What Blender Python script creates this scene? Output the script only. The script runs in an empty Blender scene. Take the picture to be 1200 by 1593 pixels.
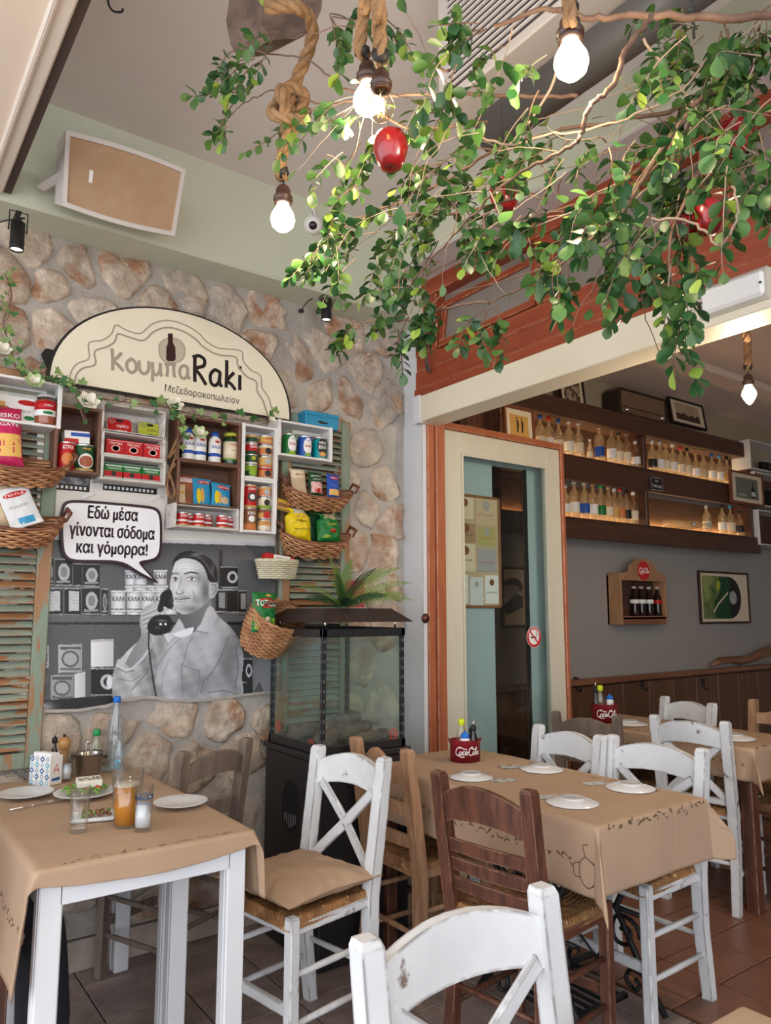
import bpy, bmesh, math, random
import numpy as np
from mathutils import Vector, Matrix
PI = math.pi
random.seed(7)
scene = bpy.context.scene
COL = scene.collection

# ------------------------------------------------------------------ camera
FPX, CX, CY, EYE = 1160.0, 600.0, 796.5, 1.4
TILT = math.atan((950 - CY) / FPX)
AZ = math.radians(54.0)
cam = bpy.data.cameras.new('camera')
cam.sensor_fit = 'VERTICAL'; cam.sensor_height = 24.0
cam.lens = 24.0 * FPX / 1593.0
cam.clip_start = 0.05
camo = bpy.data.objects.new('camera', cam); COL.objects.link(camo)
camo.location = (0, 0, EYE)
camo.rotation_euler = (PI / 2 + TILT, 0, AZ - PI / 2)
scene.camera = camo

# ------------------------------------------------------------------ world, exposure
world = bpy.data.worlds.new('world'); scene.world = world
world.use_nodes = True
wn = world.node_tree; wn.nodes.clear()
wo = wn.nodes.new('ShaderNodeOutputWorld'); wb = wn.nodes.new('ShaderNodeBackground')
wb.inputs['Color'].default_value = (0.93, 0.96, 1.0, 1)
wb.inputs['Strength'].default_value = 2.7
wn.links.new(wb.outputs[0], wo.inputs[0])
vs = scene.view_settings
vs.view_transform = 'Standard'; vs.look = 'None'; vs.gamma = 1.0; vs.use_curve_mapping = False
vs.exposure = 0.28
scene.cycles.max_bounces = 8
scene.cycles.transparent_max_bounces = 24

# ------------------------------------------------------------------ photograph geometry -> world
DV = np.array([math.cos(AZ) * math.cos(TILT), math.sin(AZ) * math.cos(TILT), math.sin(TILT)])
RV = np.array([math.sin(AZ), -math.cos(AZ), 0.0]); UV = np.cross(RV, DV)
OV = np.array([0, 0, EYE])
def at(x, y, ax, c):
    r = DV + RV * (x - CX) / FPX - UV * (y - CY) / FPX
    i = 'xyz'.index(ax); t = (c - OV[i]) / r[i]
    return Vector(OV + r * t)
def dist(x, y, d):
    r = DV + RV * (x - CX) / FPX - UV * (y - CY) / FPX
    return Vector(OV + r * d)

# ------------------------------------------------------------------ materials
MATS = {}
def nd(nt, t, **kw):
    n = nt.nodes.new(t)
    for k, v in kw.items():
        if k in n.inputs: n.inputs[k].default_value = v
        else: setattr(n, k, v)
    return n
def c4(c): return (c[0], c[1], c[2], 1.0)
def mat(name, col, rough=.6, metal=0.0, col2=None, scale=6.0, lo=.4, hi=.6, stretch=(1, 1, 1), bump=0.0, bscale=60.0,
        bstretch=None, var=0.0, rand=0.0, edge=None, edge_w=.004, spec=.5, trans=0.0, emit=None, estr=0.0, col3=None, scale3=3.0, lo3=.5, hi3=.6,
        coat=0.0, detail=6.0, sheen=0.0):
    if name in MATS: return MATS[name]
    m = bpy.data.materials.new(name); m.use_nodes = True; nt = m.node_tree
    b = nt.nodes['Principled BSDF']; L = nt.links
    b.inputs['Roughness'].default_value = rough; b.inputs['Metallic'].default_value = metal
    b.inputs['Specular IOR Level'].default_value = spec
    b.inputs['Transmission Weight'].default_value = trans
    b.inputs['Coat Weight'].default_value = coat
    tc = nd(nt, 'ShaderNodeTexCoord'); oi = nd(nt, 'ShaderNodeObjectInfo')
    off = nd(nt, 'ShaderNodeVectorMath', operation='SCALE'); L.new(oi.outputs['Random'], off.inputs[0]); off.inputs['Scale'].default_value = 37.0
    add = nd(nt, 'ShaderNodeVectorMath', operation='ADD'); L.new(tc.outputs['Object'], add.inputs[0]); L.new(off.outputs[0], add.inputs[1])
    mp = nd(nt, 'ShaderNodeMapping'); mp.inputs['Scale'].default_value = stretch; L.new(add.outputs[0], mp.inputs[0])
    cur = None
    rgb = nd(nt, 'ShaderNodeRGB'); rgb.outputs[0].default_value = c4(col); cur = rgb.outputs[0]
    def noise(sc, vec, det=6.0, rg=.6):
        n = nd(nt, 'ShaderNodeTexNoise'); n.inputs['Scale'].default_value = sc; n.inputs['Detail'].default_value = det
        n.inputs['Roughness'].default_value = rg; L.new(vec, n.inputs['Vector']); return n.outputs['Fac']
    def ramp(fac, a, z):
        r = nd(nt, 'ShaderNodeMapRange'); r.inputs['From Min'].default_value = a; r.inputs['From Max'].default_value = z
        L.new(fac, r.inputs['Value']); return r.outputs[0]
    def mix(fac, a, bb, blend='MIX'):
        x = nd(nt, 'ShaderNodeMix', data_type='RGBA', blend_type=blend)
        if isinstance(fac, float): x.inputs['Factor'].default_value = fac
        else: L.new(fac, x.inputs['Factor'])
        L.new(a, x.inputs['A'])
        if isinstance(bb, tuple): x.inputs['B'].default_value = c4(bb)
        else: L.new(bb, x.inputs['B'])
        return x.outputs['Result']
    if col2 is not None: cur = mix(ramp(noise(scale, mp.outputs[0], detail), lo, hi), cur, tuple(col2))
    if col3 is not None: cur = mix(ramp(noise(scale3, mp.outputs[0]), lo3, hi3), cur, tuple(col3))
    if edge is not None:
        bv = nd(nt, 'ShaderNodeBevel', samples=3); bv.inputs['Radius'].default_value = edge_w
        ge = nd(nt, 'ShaderNodeNewGeometry')
        dt = nd(nt, 'ShaderNodeVectorMath', operation='DOT_PRODUCT'); L.new(bv.outputs[0], dt.inputs[0]); L.new(ge.outputs['Normal'], dt.inputs[1])
        e = ramp(dt.outputs['Value'], .995, .90)
        n = ramp(noise(14.0, add.outputs[0]), .42, .52)
        mu = nd(nt, 'ShaderNodeMath', operation='MULTIPLY'); L.new(e, mu.inputs[0]); L.new(n, mu.inputs[1])
        cur = mix(mu.outputs[0], cur, tuple(edge))
    if var > 0 or rand > 0:
        hs = nd(nt, 'ShaderNodeHueSaturation'); L.new(cur, hs.inputs['Color'])
        v = nd(nt, 'ShaderNodeMath', operation='MULTIPLY_ADD'); v.inputs[1].default_value = rand; v.inputs[2].default_value = 1 - rand / 2
        L.new(oi.outputs['Random'], v.inputs[0])
        w = nd(nt, 'ShaderNodeMath', operation='MULTIPLY_ADD'); L.new(noise(scale * 3 + 1, mp.outputs[0]), w.inputs[0])
        w.inputs[1].default_value = var * 2; w.inputs[2].default_value = 1 - var
        q = nd(nt, 'ShaderNodeMath', operation='MULTIPLY'); L.new(v.outputs[0], q.inputs[0]); L.new(w.outputs[0], q.inputs[1])
        L.new(q.outputs[0], hs.inputs['Value']); cur = hs.outputs[0]
    L.new(cur, b.inputs['Base Color'])
    if bump > 0:
        mp2 = nd(nt, 'ShaderNodeMapping'); mp2.inputs['Scale'].default_value = bstretch or stretch; L.new(add.outputs[0], mp2.inputs[0])
        bu = nd(nt, 'ShaderNodeBump'); bu.inputs['Strength'].default_value = min(1, bump); bu.inputs['Distance'].default_value = .004 * max(1, bump)
        L.new(noise(bscale, mp2.outputs[0]), bu.inputs['Height']); L.new(bu.outputs[0], b.inputs['Normal'])
    if emit is not None:
        b.inputs['Emission Color'].default_value = c4(emit); b.inputs['Emission Strength'].default_value = estr
    MATS[name] = m; return m
def flat(name, col, rough=.5, metal=0.0):
    return mat(name, col, rough, metal, var=.04, scale=9.0, spec=.3)
def clear(name, tint=(1, 1, 1), gloss=.12, rough=.03, haze=None, hfac=0.0, kind='ShaderNodeBsdfDiffuse'):
    """thin clear glass or plastic: see-through with a fresnel reflection"""
    if name in MATS: return MATS[name]
    m = bpy.data.materials.new(name); m.use_nodes = True; nt = m.node_tree; L = nt.links
    nt.nodes.remove(nt.nodes['Principled BSDF']); out = nt.nodes['Material Output']
    t = nd(nt, 'ShaderNodeBsdfTransparent'); t.inputs[0].default_value = c4(tint)
    g = nd(nt, 'ShaderNodeBsdfGlossy'); g.inputs['Roughness'].default_value = rough
    f = nd(nt, 'ShaderNodeLayerWeight')
    pw = nd(nt, 'ShaderNodeMath', operation='POWER'); L.new(f.outputs['Facing'], pw.inputs[0]); pw.inputs[1].default_value = 4.5
    a = nd(nt, 'ShaderNodeMath', operation='MULTIPLY_ADD', use_clamp=True); L.new(pw.outputs[0], a.inputs[0]); a.inputs[1].default_value = .85; a.inputs[2].default_value = gloss * .5
    mx = nd(nt, 'ShaderNodeMixShader'); L.new(a.outputs[0], mx.inputs[0]); L.new(t.outputs[0], mx.inputs[1]); L.new(g.outputs[0], mx.inputs[2])
    last = mx.outputs[0]
    if haze is not None:
        d = nd(nt, kind); d.inputs[0].default_value = c4(haze)
        m2 = nd(nt, 'ShaderNodeMixShader'); m2.inputs[0].default_value = hfac
        L.new(last, m2.inputs[1]); L.new(d.outputs[0], m2.inputs[2]); last = m2.outputs[0]
    L.new(last, out.inputs[0]); MATS[name] = m; return m
def glow(name, col, s):
    if name in MATS: return MATS[name]
    m = bpy.data.materials.new(name); m.use_nodes = True; nt = m.node_tree
    nt.nodes.remove(nt.nodes['Principled BSDF']); e = nd(nt, 'ShaderNodeEmission')
    e.inputs[0].default_value = c4(col); e.inputs[1].default_value = s
    nt.links.new(e.outputs[0], nt.nodes['Material Output'].inputs[0]); MATS[name] = m; return m

# ------------------------------------------------------------------ mesh builder
class MB:
    def __init__(s): s.v = []; s.f = []; s.sm = []
    def add(s, vs_, fs, smooth=False):
        o = len(s.v); s.v += [tuple(p) for p in vs_]; s.f += [tuple(i + o for i in f) for f in fs]; s.sm += [smooth] * len(fs); return s
    def box(s, c, d, rot=None, ch=0.0):
        """box centre c, full size d, optional 3x3 rotation, chamfer ch"""
        hx, hy, hz = d[0] / 2, d[1] / 2, d[2] / 2; c = Vector(c)
        if ch <= 0:
            P = [Vector((x * hx, y * hy, z * hz)) for x in (-1, 1) for y in (-1, 1) for z in (-1, 1)]
            F = [(0, 1, 3, 2), (4, 6, 7, 5), (0, 4, 5, 1), (2, 3, 7, 6), (0, 2, 6, 4), (1, 5, 7, 3)]
        else:
            ch = min(ch, hx * .8, hy * .8, hz * .8)
            P = []; idx = {}
            for x in (-1, 1):
                for y in (-1, 1):
                    for z in (-1, 1):
                        for a in range(3):
                            q = [x * (hx - ch), y * (hy - ch), z * (hz - ch)]
                            q[a] = (x, y, z)[a] * (hx, hy, hz)[a]
                            idx[(x, y, z, a)] = len(P); P.append(Vector(q))
            F = []
            def quad(a, sgn):
                o = [i for i in range(3) if i != a]; r = []
                for u, w in ((-1, -1), (1, -1), (1, 1), (-1, 1)):
                    k = [0, 0, 0]; k[a] = sgn; k[o[0]] = u; k[o[1]] = w; r.append(idx[(*k, a)])
                return r
            for a in range(3):
                for sg in (-1, 1): F.append(tuple(quad(a, sg)))
            for a in range(3):                      # edges along axis a
                o = [i for i in range(3) if i != a]
                for u in (-1, 1):
                    for w in (-1, 1):
                        k1 = [0, 0, 0]; k1[a] = -1; k1[o[0]] = u; k1[o[1]] = w
                        k2 = list(k1); k2[a] = 1
                        F.append((idx[(*k1, o[0])], idx[(*k2, o[0])], idx[(*k2, o[1])], idx[(*k1, o[1])]))
            for x in (-1, 1):
                for y in (-1, 1):
                    for z in (-1, 1): F.append(tuple(idx[(x, y, z, a)] for a in range(3)))
        if rot is not None: P = [rot @ p for p in P]
        return s.add([p + c for p in P], F)
    def bx(s, x0, y0, z0, x1, y1, z1, ch=0.0):
        return s.box(((x0 + x1) / 2, (y0 + y1) / 2, (z0 + z1) / 2), (abs(x1 - x0), abs(y1 - y0), abs(z1 - z0)), None, ch)
    def beam(s, a, b, w, t, up=(0, 0, 1), ch=0.0):
        """bar from a to b, width w (sideways), thickness t (along up)"""
        a, b = Vector(a), Vector(b); d = b - a; L_ = d.length; d = d / L_
        u = Vector(up); side = d.cross(u)
        if side.length < 1e-4: side = d.cross(Vector((1, 0, 0)))
        side.normalize(); u = side.cross(d).normalized()
        R = Matrix((d, side, u)).transposed()
        return s.box((a + b) / 2, (L_, w, t), R, ch)
    def tube(s, pts, r, n=8, caps=True, smooth=True, closed=False):
        pts = [Vector(p) for p in pts]; m = len(pts)
        rr = r if hasattr(r, '__len__') else [r] * m
        V = []; prev = None
        for i, p in enumerate(pts):
            a = pts[i - 1] if (i > 0 or closed) else p; b = pts[(i + 1) % m] if (i < m - 1 or closed) else p
            d = (b - a)
            d = d.normalized() if d.length > 1e-9 else Vector((0, 0, 1))
            if prev is None:
                u = d.orthogonal().normalized()
            else:
                u = prev - d * prev.dot(d)
                u = u.normalized() if u.length > 1e-6 else d.orthogonal().normalized()
            prev = u; w = d.cross(u)
            for k in range(n):
                t = 2 * PI * k / n; V.append(p + (u * math.cos(t) + w * math.sin(t)) * rr[i])
        F = []
        for i in range(m if closed else m - 1):
            j = (i + 1) % m
            for k in range(n): F.append((i * n + k, i * n + (k + 1) % n, j * n + (k + 1) % n, j * n + k))
        if caps and not closed: F += [tuple(reversed(range(n))), tuple(range((m - 1) * n, m * n))]
        return s.add(V, F, smooth)
    def lathe(s, prof, c=(0, 0, 0), n=20, rot=None, smooth=True, sx=1.0, sy=1.0):
        """profile [(r,z)...] round z"""
        c = Vector(c); V = []; F = []; m = len(prof)
        for r, z in prof:
            for k in range(n):
                t = 2 * PI * k / n; p = Vector((max(r, 1e-5) * math.cos(t) * sx, max(r, 1e-5) * math.sin(t) * sy, z))
                V.append((rot @ p if rot is not None else p) + c)
        for i in range(m - 1):
            for k in range(n): F.append((i * n + k, i * n + (k + 1) % n, (i + 1) * n + (k + 1) % n, (i + 1) * n + k))
        return s.add(V, F, smooth)
    def prism(s, poly, fn, t0, t1, smooth=False):
        """closed polygon [(u,v)], fn(u,v,t)->point, from depth t0 to t1"""
        n = len(poly); V = [fn(u, v, t0) for u, v in poly] + [fn(u, v, t1) for u, v in poly]
        F = [tuple(range(n)), tuple(reversed(range(n, 2 * n)))] + [(i, (i + 1) % n, n + (i + 1) % n, n + i) for i in range(n)]
        return s.add(V, F, smooth)
    def grid(s, nu, nv, fn, smooth=True, closed_u=False):
        V = [fn(i / (nu - (0 if closed_u else 1)), j / (nv - 1)) for j in range(nv) for i in range(nu)]; F = []
        for j in range(nv - 1):
            for i in range(nu if closed_u else nu - 1):
                k = (i + 1) % nu; F.append((j * nu + i, j * nu + k, (j + 1) * nu + k, (j + 1) * nu + i))
        return s.add(V, F, smooth)
    def ribbon(s, pts, w, fn, t=0.0, n0=0):
        """flat stroke along 2D polyline, mapped by fn(u,v,t)"""
        pts = [Vector(p) for p in pts]; m = len(pts); Lf = []; Rt = []
        for i, p in enumerate(pts):
            d = pts[min(i + 1, m - 1)] - pts[max(i - 1, 0)]
            d = d.normalized() if d.length > 1e-9 else Vector((1, 0)); nn = Vector((-d.y, d.x)) * w / 2
            tt = t + (len(s.f) % 61) * 6e-6 + i * 1.2e-5; Lf.append(fn(p.x + nn.x, p.y + nn.y, tt)); Rt.append(fn(p.x - nn.x, p.y - nn.y, tt))
        V = Lf + Rt; return s.add(V, [(i, i + 1, m + i + 1, m + i) for i in range(m - 1)])
    def disc(s, cx, cy, rx, ry, fn, t=.0004, n=18):
        V = [fn(cx, cy, t)] + [fn(cx + rx * k * math.cos(2 * PI * i / n), cy + ry * k * math.sin(2 * PI * i / n), t) for k in (.34, .67, 1.0) for i in range(n)]
        F = [(0, 1 + i, 1 + (i + 1) % n) for i in range(n)] + [(1 + r * n + i, 1 + (r + 1) * n + i, 1 + (r + 1) * n + (i + 1) % n, 1 + r * n + (i + 1) % n) for r in range(2) for i in range(n)]
        return s.add(V, F)
    def mesh(s, name, m):
        me = bpy.data.meshes.new(name); me.from_pydata([tuple(p) for p in s.v], [], s.f)
        me.polygons.foreach_set('use_smooth', s.sm); me.validate(); me.update()
        bm = bmesh.new(); bm.from_mesh(me); bmesh.ops.recalc_face_normals(bm, faces=bm.faces); bm.to_mesh(me); bm.free()
        if m is not None: me.materials.append(m)
        return me
    def build(s, name, m, parent=None, loc=None, rot=None, **tags):
        o = bpy.data.objects.new(name, s.mesh(name, m)); COL.objects.link(o)
        if parent is not None: o.parent = parent
        if loc is not None: o.location = loc
        if rot is not None: o.rotation_euler = rot
        for k, v in tags.items(): o[k] = v
        return o
def thing(name, label, cat, loc=(0, 0, 0), rz=0.0, group=None, rot=None):
    o = bpy.data.objects.new(name, None); COL.objects.link(o); o.empty_display_size = .05
    o.location = loc; o.rotation_euler = rot if rot is not None else (0, 0, rz)
    o['label'] = label; o['category'] = cat
    if group: o['group'] = group
    return o
def tag(o, label, cat, group=None):
    o['label'] = label; o['category'] = cat
    if group: o['group'] = group
    return o
def struct(o): o['kind'] = 'structure'; return o
def inst(o, parent=None, loc=None, rot=None, scale=None):
    c = o.copy(); COL.objects.link(c)
    if parent is not None: c.parent = parent
    if loc is not None: c.location = loc
    if rot is not None: c.rotation_euler = rot
    if scale is not None: c.scale = scale
    return c
def dup(root, loc, rz, label, group=None, scale=None):
    r = root.copy(); COL.objects.link(r); r.location = loc; r.rotation_euler = (0, 0, rz); r['label'] = label
    if group: r['group'] = group
    if scale: r.scale = scale
    for ch in list(root.children):
        c = ch.copy(); COL.objects.link(c); c.parent = r
        for g in ch.children:
            d = g.copy(); COL.objects.link(d); d.parent = c
    return r
TXT = {}
def text_data(s, bold=0.0, shear=0.0):
    """outline text -> (verts, faces), height of capitals about 0.7, left aligned"""
    k = (s, bold, shear)
    if k in TXT: return TXT[k]
    cu = bpy.data.curves.new('lettering', 'FONT'); cu.body = s; cu.size = 1.0; cu.resolution_u = 2
    cu.offset = bold; cu.shear = shear
    o = bpy.data.objects.new('lettering', cu); COL.objects.link(o)
    dg = bpy.context.evaluated_depsgraph_get(); dg.update()
    me = bpy.data.meshes.new_from_object(o.evaluated_get(dg))
    V = [v.co.copy() for v in me.vertices]; F = [tuple(p.vertices) for p in me.polygons]
    bpy.data.objects.remove(o); bpy.data.curves.remove(cu); bpy.data.meshes.remove(me)
    TXT[k] = (V, F); return TXT[k]
def put_text(mb, s, fn, w=None, h=None, cx=0.0, cy=0.0, bold=0.0, shear=0.0, t=0.0):
    """text fitted to width w and height h, centred on (cx,cy) in the plane of fn(u,v,t)"""
    V, F = text_data(s, bold, shear)
    if not V: return mb
    x0 = min(v.x for v in V); x1 = max(v.x for v in V); y0 = min(v.y for v in V); y1 = max(v.y for v in V)
    sx = w / (x1 - x0) if w else None; sy = h / (y1 - y0) if h else None
    sx = sx or sy; sy = sy or sx
    mx, my = (x0 + x1) / 2, (y0 + y1) / 2
    return mb.add([fn(cx + (v.x - mx) * sx, cy + (v.y - my) * sy, t) for v in V], F)
def wallfn(Y):            # plane facing -Y: u = x, v = z
    return lambda u, v, t: Vector((u, Y - t, v))
def cylfn(r, a0=-PI / 2):  # on a standing cylinder of radius r, u = arc length round the side, v = z
    return lambda u, v, t: Vector(((r + t) * math.cos(a0 + u / r), (r + t) * math.sin(a0 + u / r), v))
def circle(cx, cy, r, n=24, ry=None, a0=0, a1=2 * PI):
    ry = ry or r; full = abs(a1 - a0 - 2 * PI) < 1e-6
    return [(cx + r * math.cos(a0 + (a1 - a0) * i / (n if full else n - 1)), cy + ry * math.sin(a0 + (a1 - a0) * i / (n if full else n - 1))) for i in range(n)]
def smooth2(pts, k=6, closed=False):
    """catmull-rom through 2D/3D points"""
    P = [Vector(p) for p in pts]; out = []; n = len(P)
    for i in range(n if closed else n - 1):
        p0 = P[(i - 1) % n] if (closed or i > 0) else P[0]; p1 = P[i]; p2 = P[(i + 1) % n]; p3 = P[(i + 2) % n] if (closed or i < n - 2) else P[-1]
        for j in range(k):
            t = j / k
            out.append(.5 * ((2 * p1) + (p2 - p0) * t + (2 * p0 - 5 * p1 + 4 * p2 - p3) * t * t + (3 * p1 - p0 - 3 * p2 + p3) * t ** 3))
    if not closed: out.append(P[-1])
    return out
def noisef(x, y, z=0.0):
    from mathutils import noise
    return noise.noise(Vector((x, y, z)))
# ------------------------------------------------------------------ material palette
PLASTER = mat('ceiling_plaster', (.78, .73, .71), .9, var=.05, scale=1.2, bump=.5, bscale=7)
GREEN = mat('sage_plaster', (.56, .59, .46), .85, col2=(.60, .60, .49), scale=1.1, lo=.4, hi=.7, var=.05, bump=.5, bscale=6)
SOFFIT = mat('shaded_underside_grey', (.55, .50, .49), .85, var=.06, scale=3, bump=.4, bscale=20)  # grey of the shadowed box underside, put into the colour
WHITEPL = mat('white_jamb_plaster', (.66, .68, .72), .8, var=.06, scale=4, bump=.8, bscale=14)
MORTAR = mat('mortar', (.47, .43, .39), .95, col2=(.36, .335, .31), scale=5, lo=.35, hi=.7, var=.14, bump=2.5, bscale=40)
STONE = mat('field_stone', (.45, .345, .265), .9, col2=(.66, .56, .46), scale=8, lo=.42, hi=.60, col3=(.40, .21, .12), scale3=7.0, lo3=.52, hi3=.64,
            var=.42, rand=.25, bump=5.0, bscale=34)
STONE2 = mat('pale_field_stone', (.62, .53, .43), .9, col2=(.45, .39, .34), scale=9, lo=.42, hi=.60, col3=(.52, .33, .21), scale3=6.0, lo3=.56, hi3=.68,
             var=.42, rand=.2, bump=5.0, bscale=34)
TILE_OUT = mat('grey_brown_tile', (.33, .26, .23), .42, col2=(.22, .165, .15), scale=9, lo=.38, hi=.66, var=.12, rand=.16, bump=.5, bscale=15)
TILE_IN = mat('terracotta_tile', (.25, .115, .072), .38, col2=(.19, .085, .052), scale=6, lo=.35, hi=.7, var=.08, rand=.16, bump=.3, bscale=15)
GROUT = mat('grout', (.13, .10, .09), .95, var=.1)
RED = mat('red_brown_paint', (.33, .065, .022), .42, col2=(.23, .038, .014), scale=4, lo=.35, hi=.7, stretch=(1, 1, 7), col3=(.56, .20, .09), scale3=22, lo3=.63, hi3=.75,
          var=.10, edge=(.58, .30, .16), edge_w=.008, bump=.4, bscale=40)
ORANGE = mat('orange_brown_frame', (.42, .135, .06), .45, col2=(.33, .09, .04), scale=5, lo=.35, hi=.7, stretch=(6, 6, .7), var=.08, edge=(.62, .38, .25), edge_w=.006)
CREAM = mat('cream_paint', (.78, .72, .58), .5, col2=(.72, .65, .50), scale=2.0, lo=.4, hi=.7, col3=(.45, .36, .26), scale3=9, lo3=.71, hi3=.8, var=.04, bump=.15, bscale=30)
DOORCREAM = mat('door_cream_paint', (.64, .61, .50), .5, col2=(.60, .57, .47), scale=3, lo=.4, hi=.7, stretch=(3, 3, .5), col3=(.40, .38, .30), scale3=5, lo3=.68, hi3=.8, var=.04)
PANEBLUE = mat('pale_blue_paint', (.42, .53, .56), .55, var=.04, scale=2)
PANE = clear('window_glass', (.93, .97, .96), .08)
FROST = mat('dusty_pane', (.20, .175, .155), .3, col2=(.25, .22, .20), scale=2, lo=.3, hi=.7, var=.05)
TINT = clear('tinted_glass', (.72, .64, .60), .06)
INWALL = mat('grey_inner_wall', (.34, .32, .30), .8, var=.03, scale=1)
INWALLHI = mat('ochre_inner_wall', (.40, .34, .235), .8, var=.05, scale=1)
INCEIL = mat('inner_ceiling', (.78, .64, .56), .85, var=.04, scale=1)
DARKWOOD = mat('dark_stained_wood', (.10, .042, .025), .45, col2=(.055, .024, .016), scale=3, lo=.35, hi=.7, stretch=(1, 8, 8), var=.2, bump=.4, bscale=20)
WAINS = mat('wainscot_wood', (.16, .075, .04), .4, col2=(.10, .045, .026), scale=3, lo=.35, hi=.7, stretch=(8, 8, .7), var=.15, rand=.2)
RAIL = mat('rail_wood', (.27, .12, .06), .4, col2=(.20, .08, .04), scale=3, stretch=(.7, 8, 8), var=.12)
CANVAS = mat('cream_canopy', (.80, .68, .56), .7, var=.03, scale=1)
BLACK = mat('black_metal', (.012, .012, .014), .4, var=.1, scale=8, spec=.4)
CHROME = flat('chrome', (.75, .75, .78), .18, 1.0)

WA = 3.25          # stone wall plane
FB = 2.49          # facade plane
# ------------------------------------------------------------------ floors
fl = MB().bx(-3.5, -3.5, -.1, FB, 3.45, -.012).bx(FB, -3.2, -.1, 8.2, 3.85, -.012)
floor = struct(fl.build('floor', GROUT))
def tiles(x0, x1, y0, y1, dx, dy, m, z=0.0, keep=None):
    me = MB().box((0, 0, -.006), (dx - .006, dy - .006, .012), None, .002).mesh('tile', m)
    i = 0; x = x0
    while x + dx / 2 < x1:
        y = y0
        while y + dy / 2 < y1:
            cx, cy = x + dx / 2, y + dy / 2
            if keep is None or keep(cx, cy):
                o = bpy.data.objects.new('tile', me); COL.objects.link(o); o.parent = floor
                o.location = (cx, cy, z + random.uniform(-.0008, .0008))
            y += dy
        x += dx
tiles(-.35, 2.48, 1.02, 3.25, .30, .30, TILE_OUT)
tiles(-.35, 2.48, 3.12, 3.245, .30, .12, TILE_OUT); tiles(2.35, 2.49, 1.02, 3.12, .135, .30, TILE_OUT)
tiles(2.50, 6.9, .72, 3.75, .31, .2475, TILE_IN)
stf = MB()
for (a, b, c_, d_, dx, dy) in [(-3.5, 2.45, -3.4, 1.02, .3, .3), (2.5, 8.1, -3.1, .72, .31, .2475)]:
    x = a
    while x + dx <= b:
        y = c_
        while y + dy <= d_: stf.bx(x + .003, y + .003, -.012, x + dx - .003, y + dy - .003, 0); y += dy
        x += dx
stf.build('tile_field', TILE_OUT, floor, kind='stuff')

# ------------------------------------------------------------------ stone wall
def clip(poly, px, py, nx, ny):
    out = []; n = len(poly)
    for i in range(n):
        a, b = poly[i], poly[(i + 1) % n]
        da = (a[0] - px) * nx + (a[1] - py) * ny; db = (b[0] - px) * nx + (b[1] - py) * ny
        if da <= 0: out.append(a)
        if da * db < 0:
            t = da / (da - db); out.append((a[0] + (b[0] - a[0]) * t, a[1] + (b[1] - a[1]) * t))
    return out
wb_ = MB()
def wfn(u, v):
    x = -1.2 + (FB + 1.2) * u; z = 3.45 * v
    return Vector((x, WA + .012 * noisef(x * 3, z * 3) + .006 * noisef(x * 11, z * 11, 3), z))
wb_.grid(90, 80, wfn)
wb_.bx(-1.2, WA + .03, 0, FB, WA + .25, 3.45)
wall = struct(wb_.build('wall_back', MORTAR))
rs = random.Random(11); seeds = []
gx, gz = .235, .20
for i in range(-4, 13):
    for j in range(0, 16):
        seeds.append((i * gx + (j % 2) * gx * .5 + rs.uniform(-.075, .075), .12 + j * gz + rs.uniform(-.07, .07)))
for k, (sx, sz) in enumerate(seeds):
    if sx < -.35 or sx > FB - .06 or sz > 2.93 or sz < .1: continue
    poly = [(sx - .3, sz - .3), (sx + .3, sz - .3), (sx + .3, sz + .3), (sx - .3, sz + .3)]
    for j, (ox, oz) in enumerate(seeds):
        if j == k or abs(ox - sx) > .55 or abs(oz - sz) > .55: continue
        poly = clip(poly, (sx + ox) / 2, (sz + oz) / 2, ox - sx, oz - sz)
    for (px_, pz_, nx, nz) in ((FB - .012, 0, 1, 0), (0, 3.0, 0, 1), (0, .125, 0, -1)): poly = clip(poly, px_, pz_, nx, nz)
    if len(poly) < 3: continue
    cx = sum(p[0] for p in poly) / len(poly); cz = sum(p[1] for p in poly) / len(poly)
    if .60 < cx < 1.74 and 1.0 < cz < 2.2: continue
    shr = rs.uniform(.70, .93)
    ring = [(cx + (p[0] - cx) * shr, cz + (p[1] - cz) * shr) for p in poly]
    ring = [p for i, p in enumerate(ring) if math.hypot(p[0] - ring[i - 1][0], p[1] - ring[i - 1][1]) > .02]
    if len(ring) < 3: continue
    R2 = [tuple(p) for p in smooth2(ring, 4, True)]
    R2 = [(x + .022 * noisef(x * 19, z * 19, k), z + .022 * noisef(x * 19, z * 19, k + 50)) for x, z in R2]
    n = len(R2); V = []; F = []
    dep = rs.uniform(.008, .022)
    for s_, d_ in ((1.03, -.012), (.97, dep * .55), (.84, dep), (.60, dep * 1.05), (.30, dep * 1.06)):
        for i, (x, z) in enumerate(R2):
            xx, zz = (x - cx) * s_, (z - cz) * s_
            dd = d_ + (0 if d_ < 0 else .022 * noisef((xx + cx) * 11, (zz + cz) * 11, k * .7) + .009 * noisef((xx + cx) * 32, (zz + cz) * 32, 9))
            V.append((xx, -dd, zz))
    for r_ in range(4):
        for i in range(n): F.append((r_ * n + i, r_ * n + (i + 1) % n, (r_ + 1) * n + (i + 1) % n, (r_ + 1) * n + i))
    V.append((0, -dep * 1.05, 0))
    for i in range(n): F.append((4 * n + i, 4 * n + (i + 1) % n, 5 * n))
    s = MB().add(V, F, True)
    s.build('stone', STONE if rs.random() < .62 else STONE2, wall, loc=(cx, WA, cz))
# tiled baseboard
bt = MB().box((0, 0, 0), (.294, .012, .115), None, .002).mesh('baseboard_tile', mat('beige_baseboard_tile', (.52, .44, .38), .5, col2=(.42, .35, .30), scale=8, var=.12, rand=.15))
bb = struct(MB().bx(-.4, WA - .008, 0, 2.48, WA + .02, .12).build('baseboard_back', GROUT))
for i in range(9):
    o = bpy.data.objects.new('baseboard_tile', bt); COL.objects.link(o); o.parent = bb; o.location = (-.1 + i * .3, WA - .014, .0595)

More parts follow.
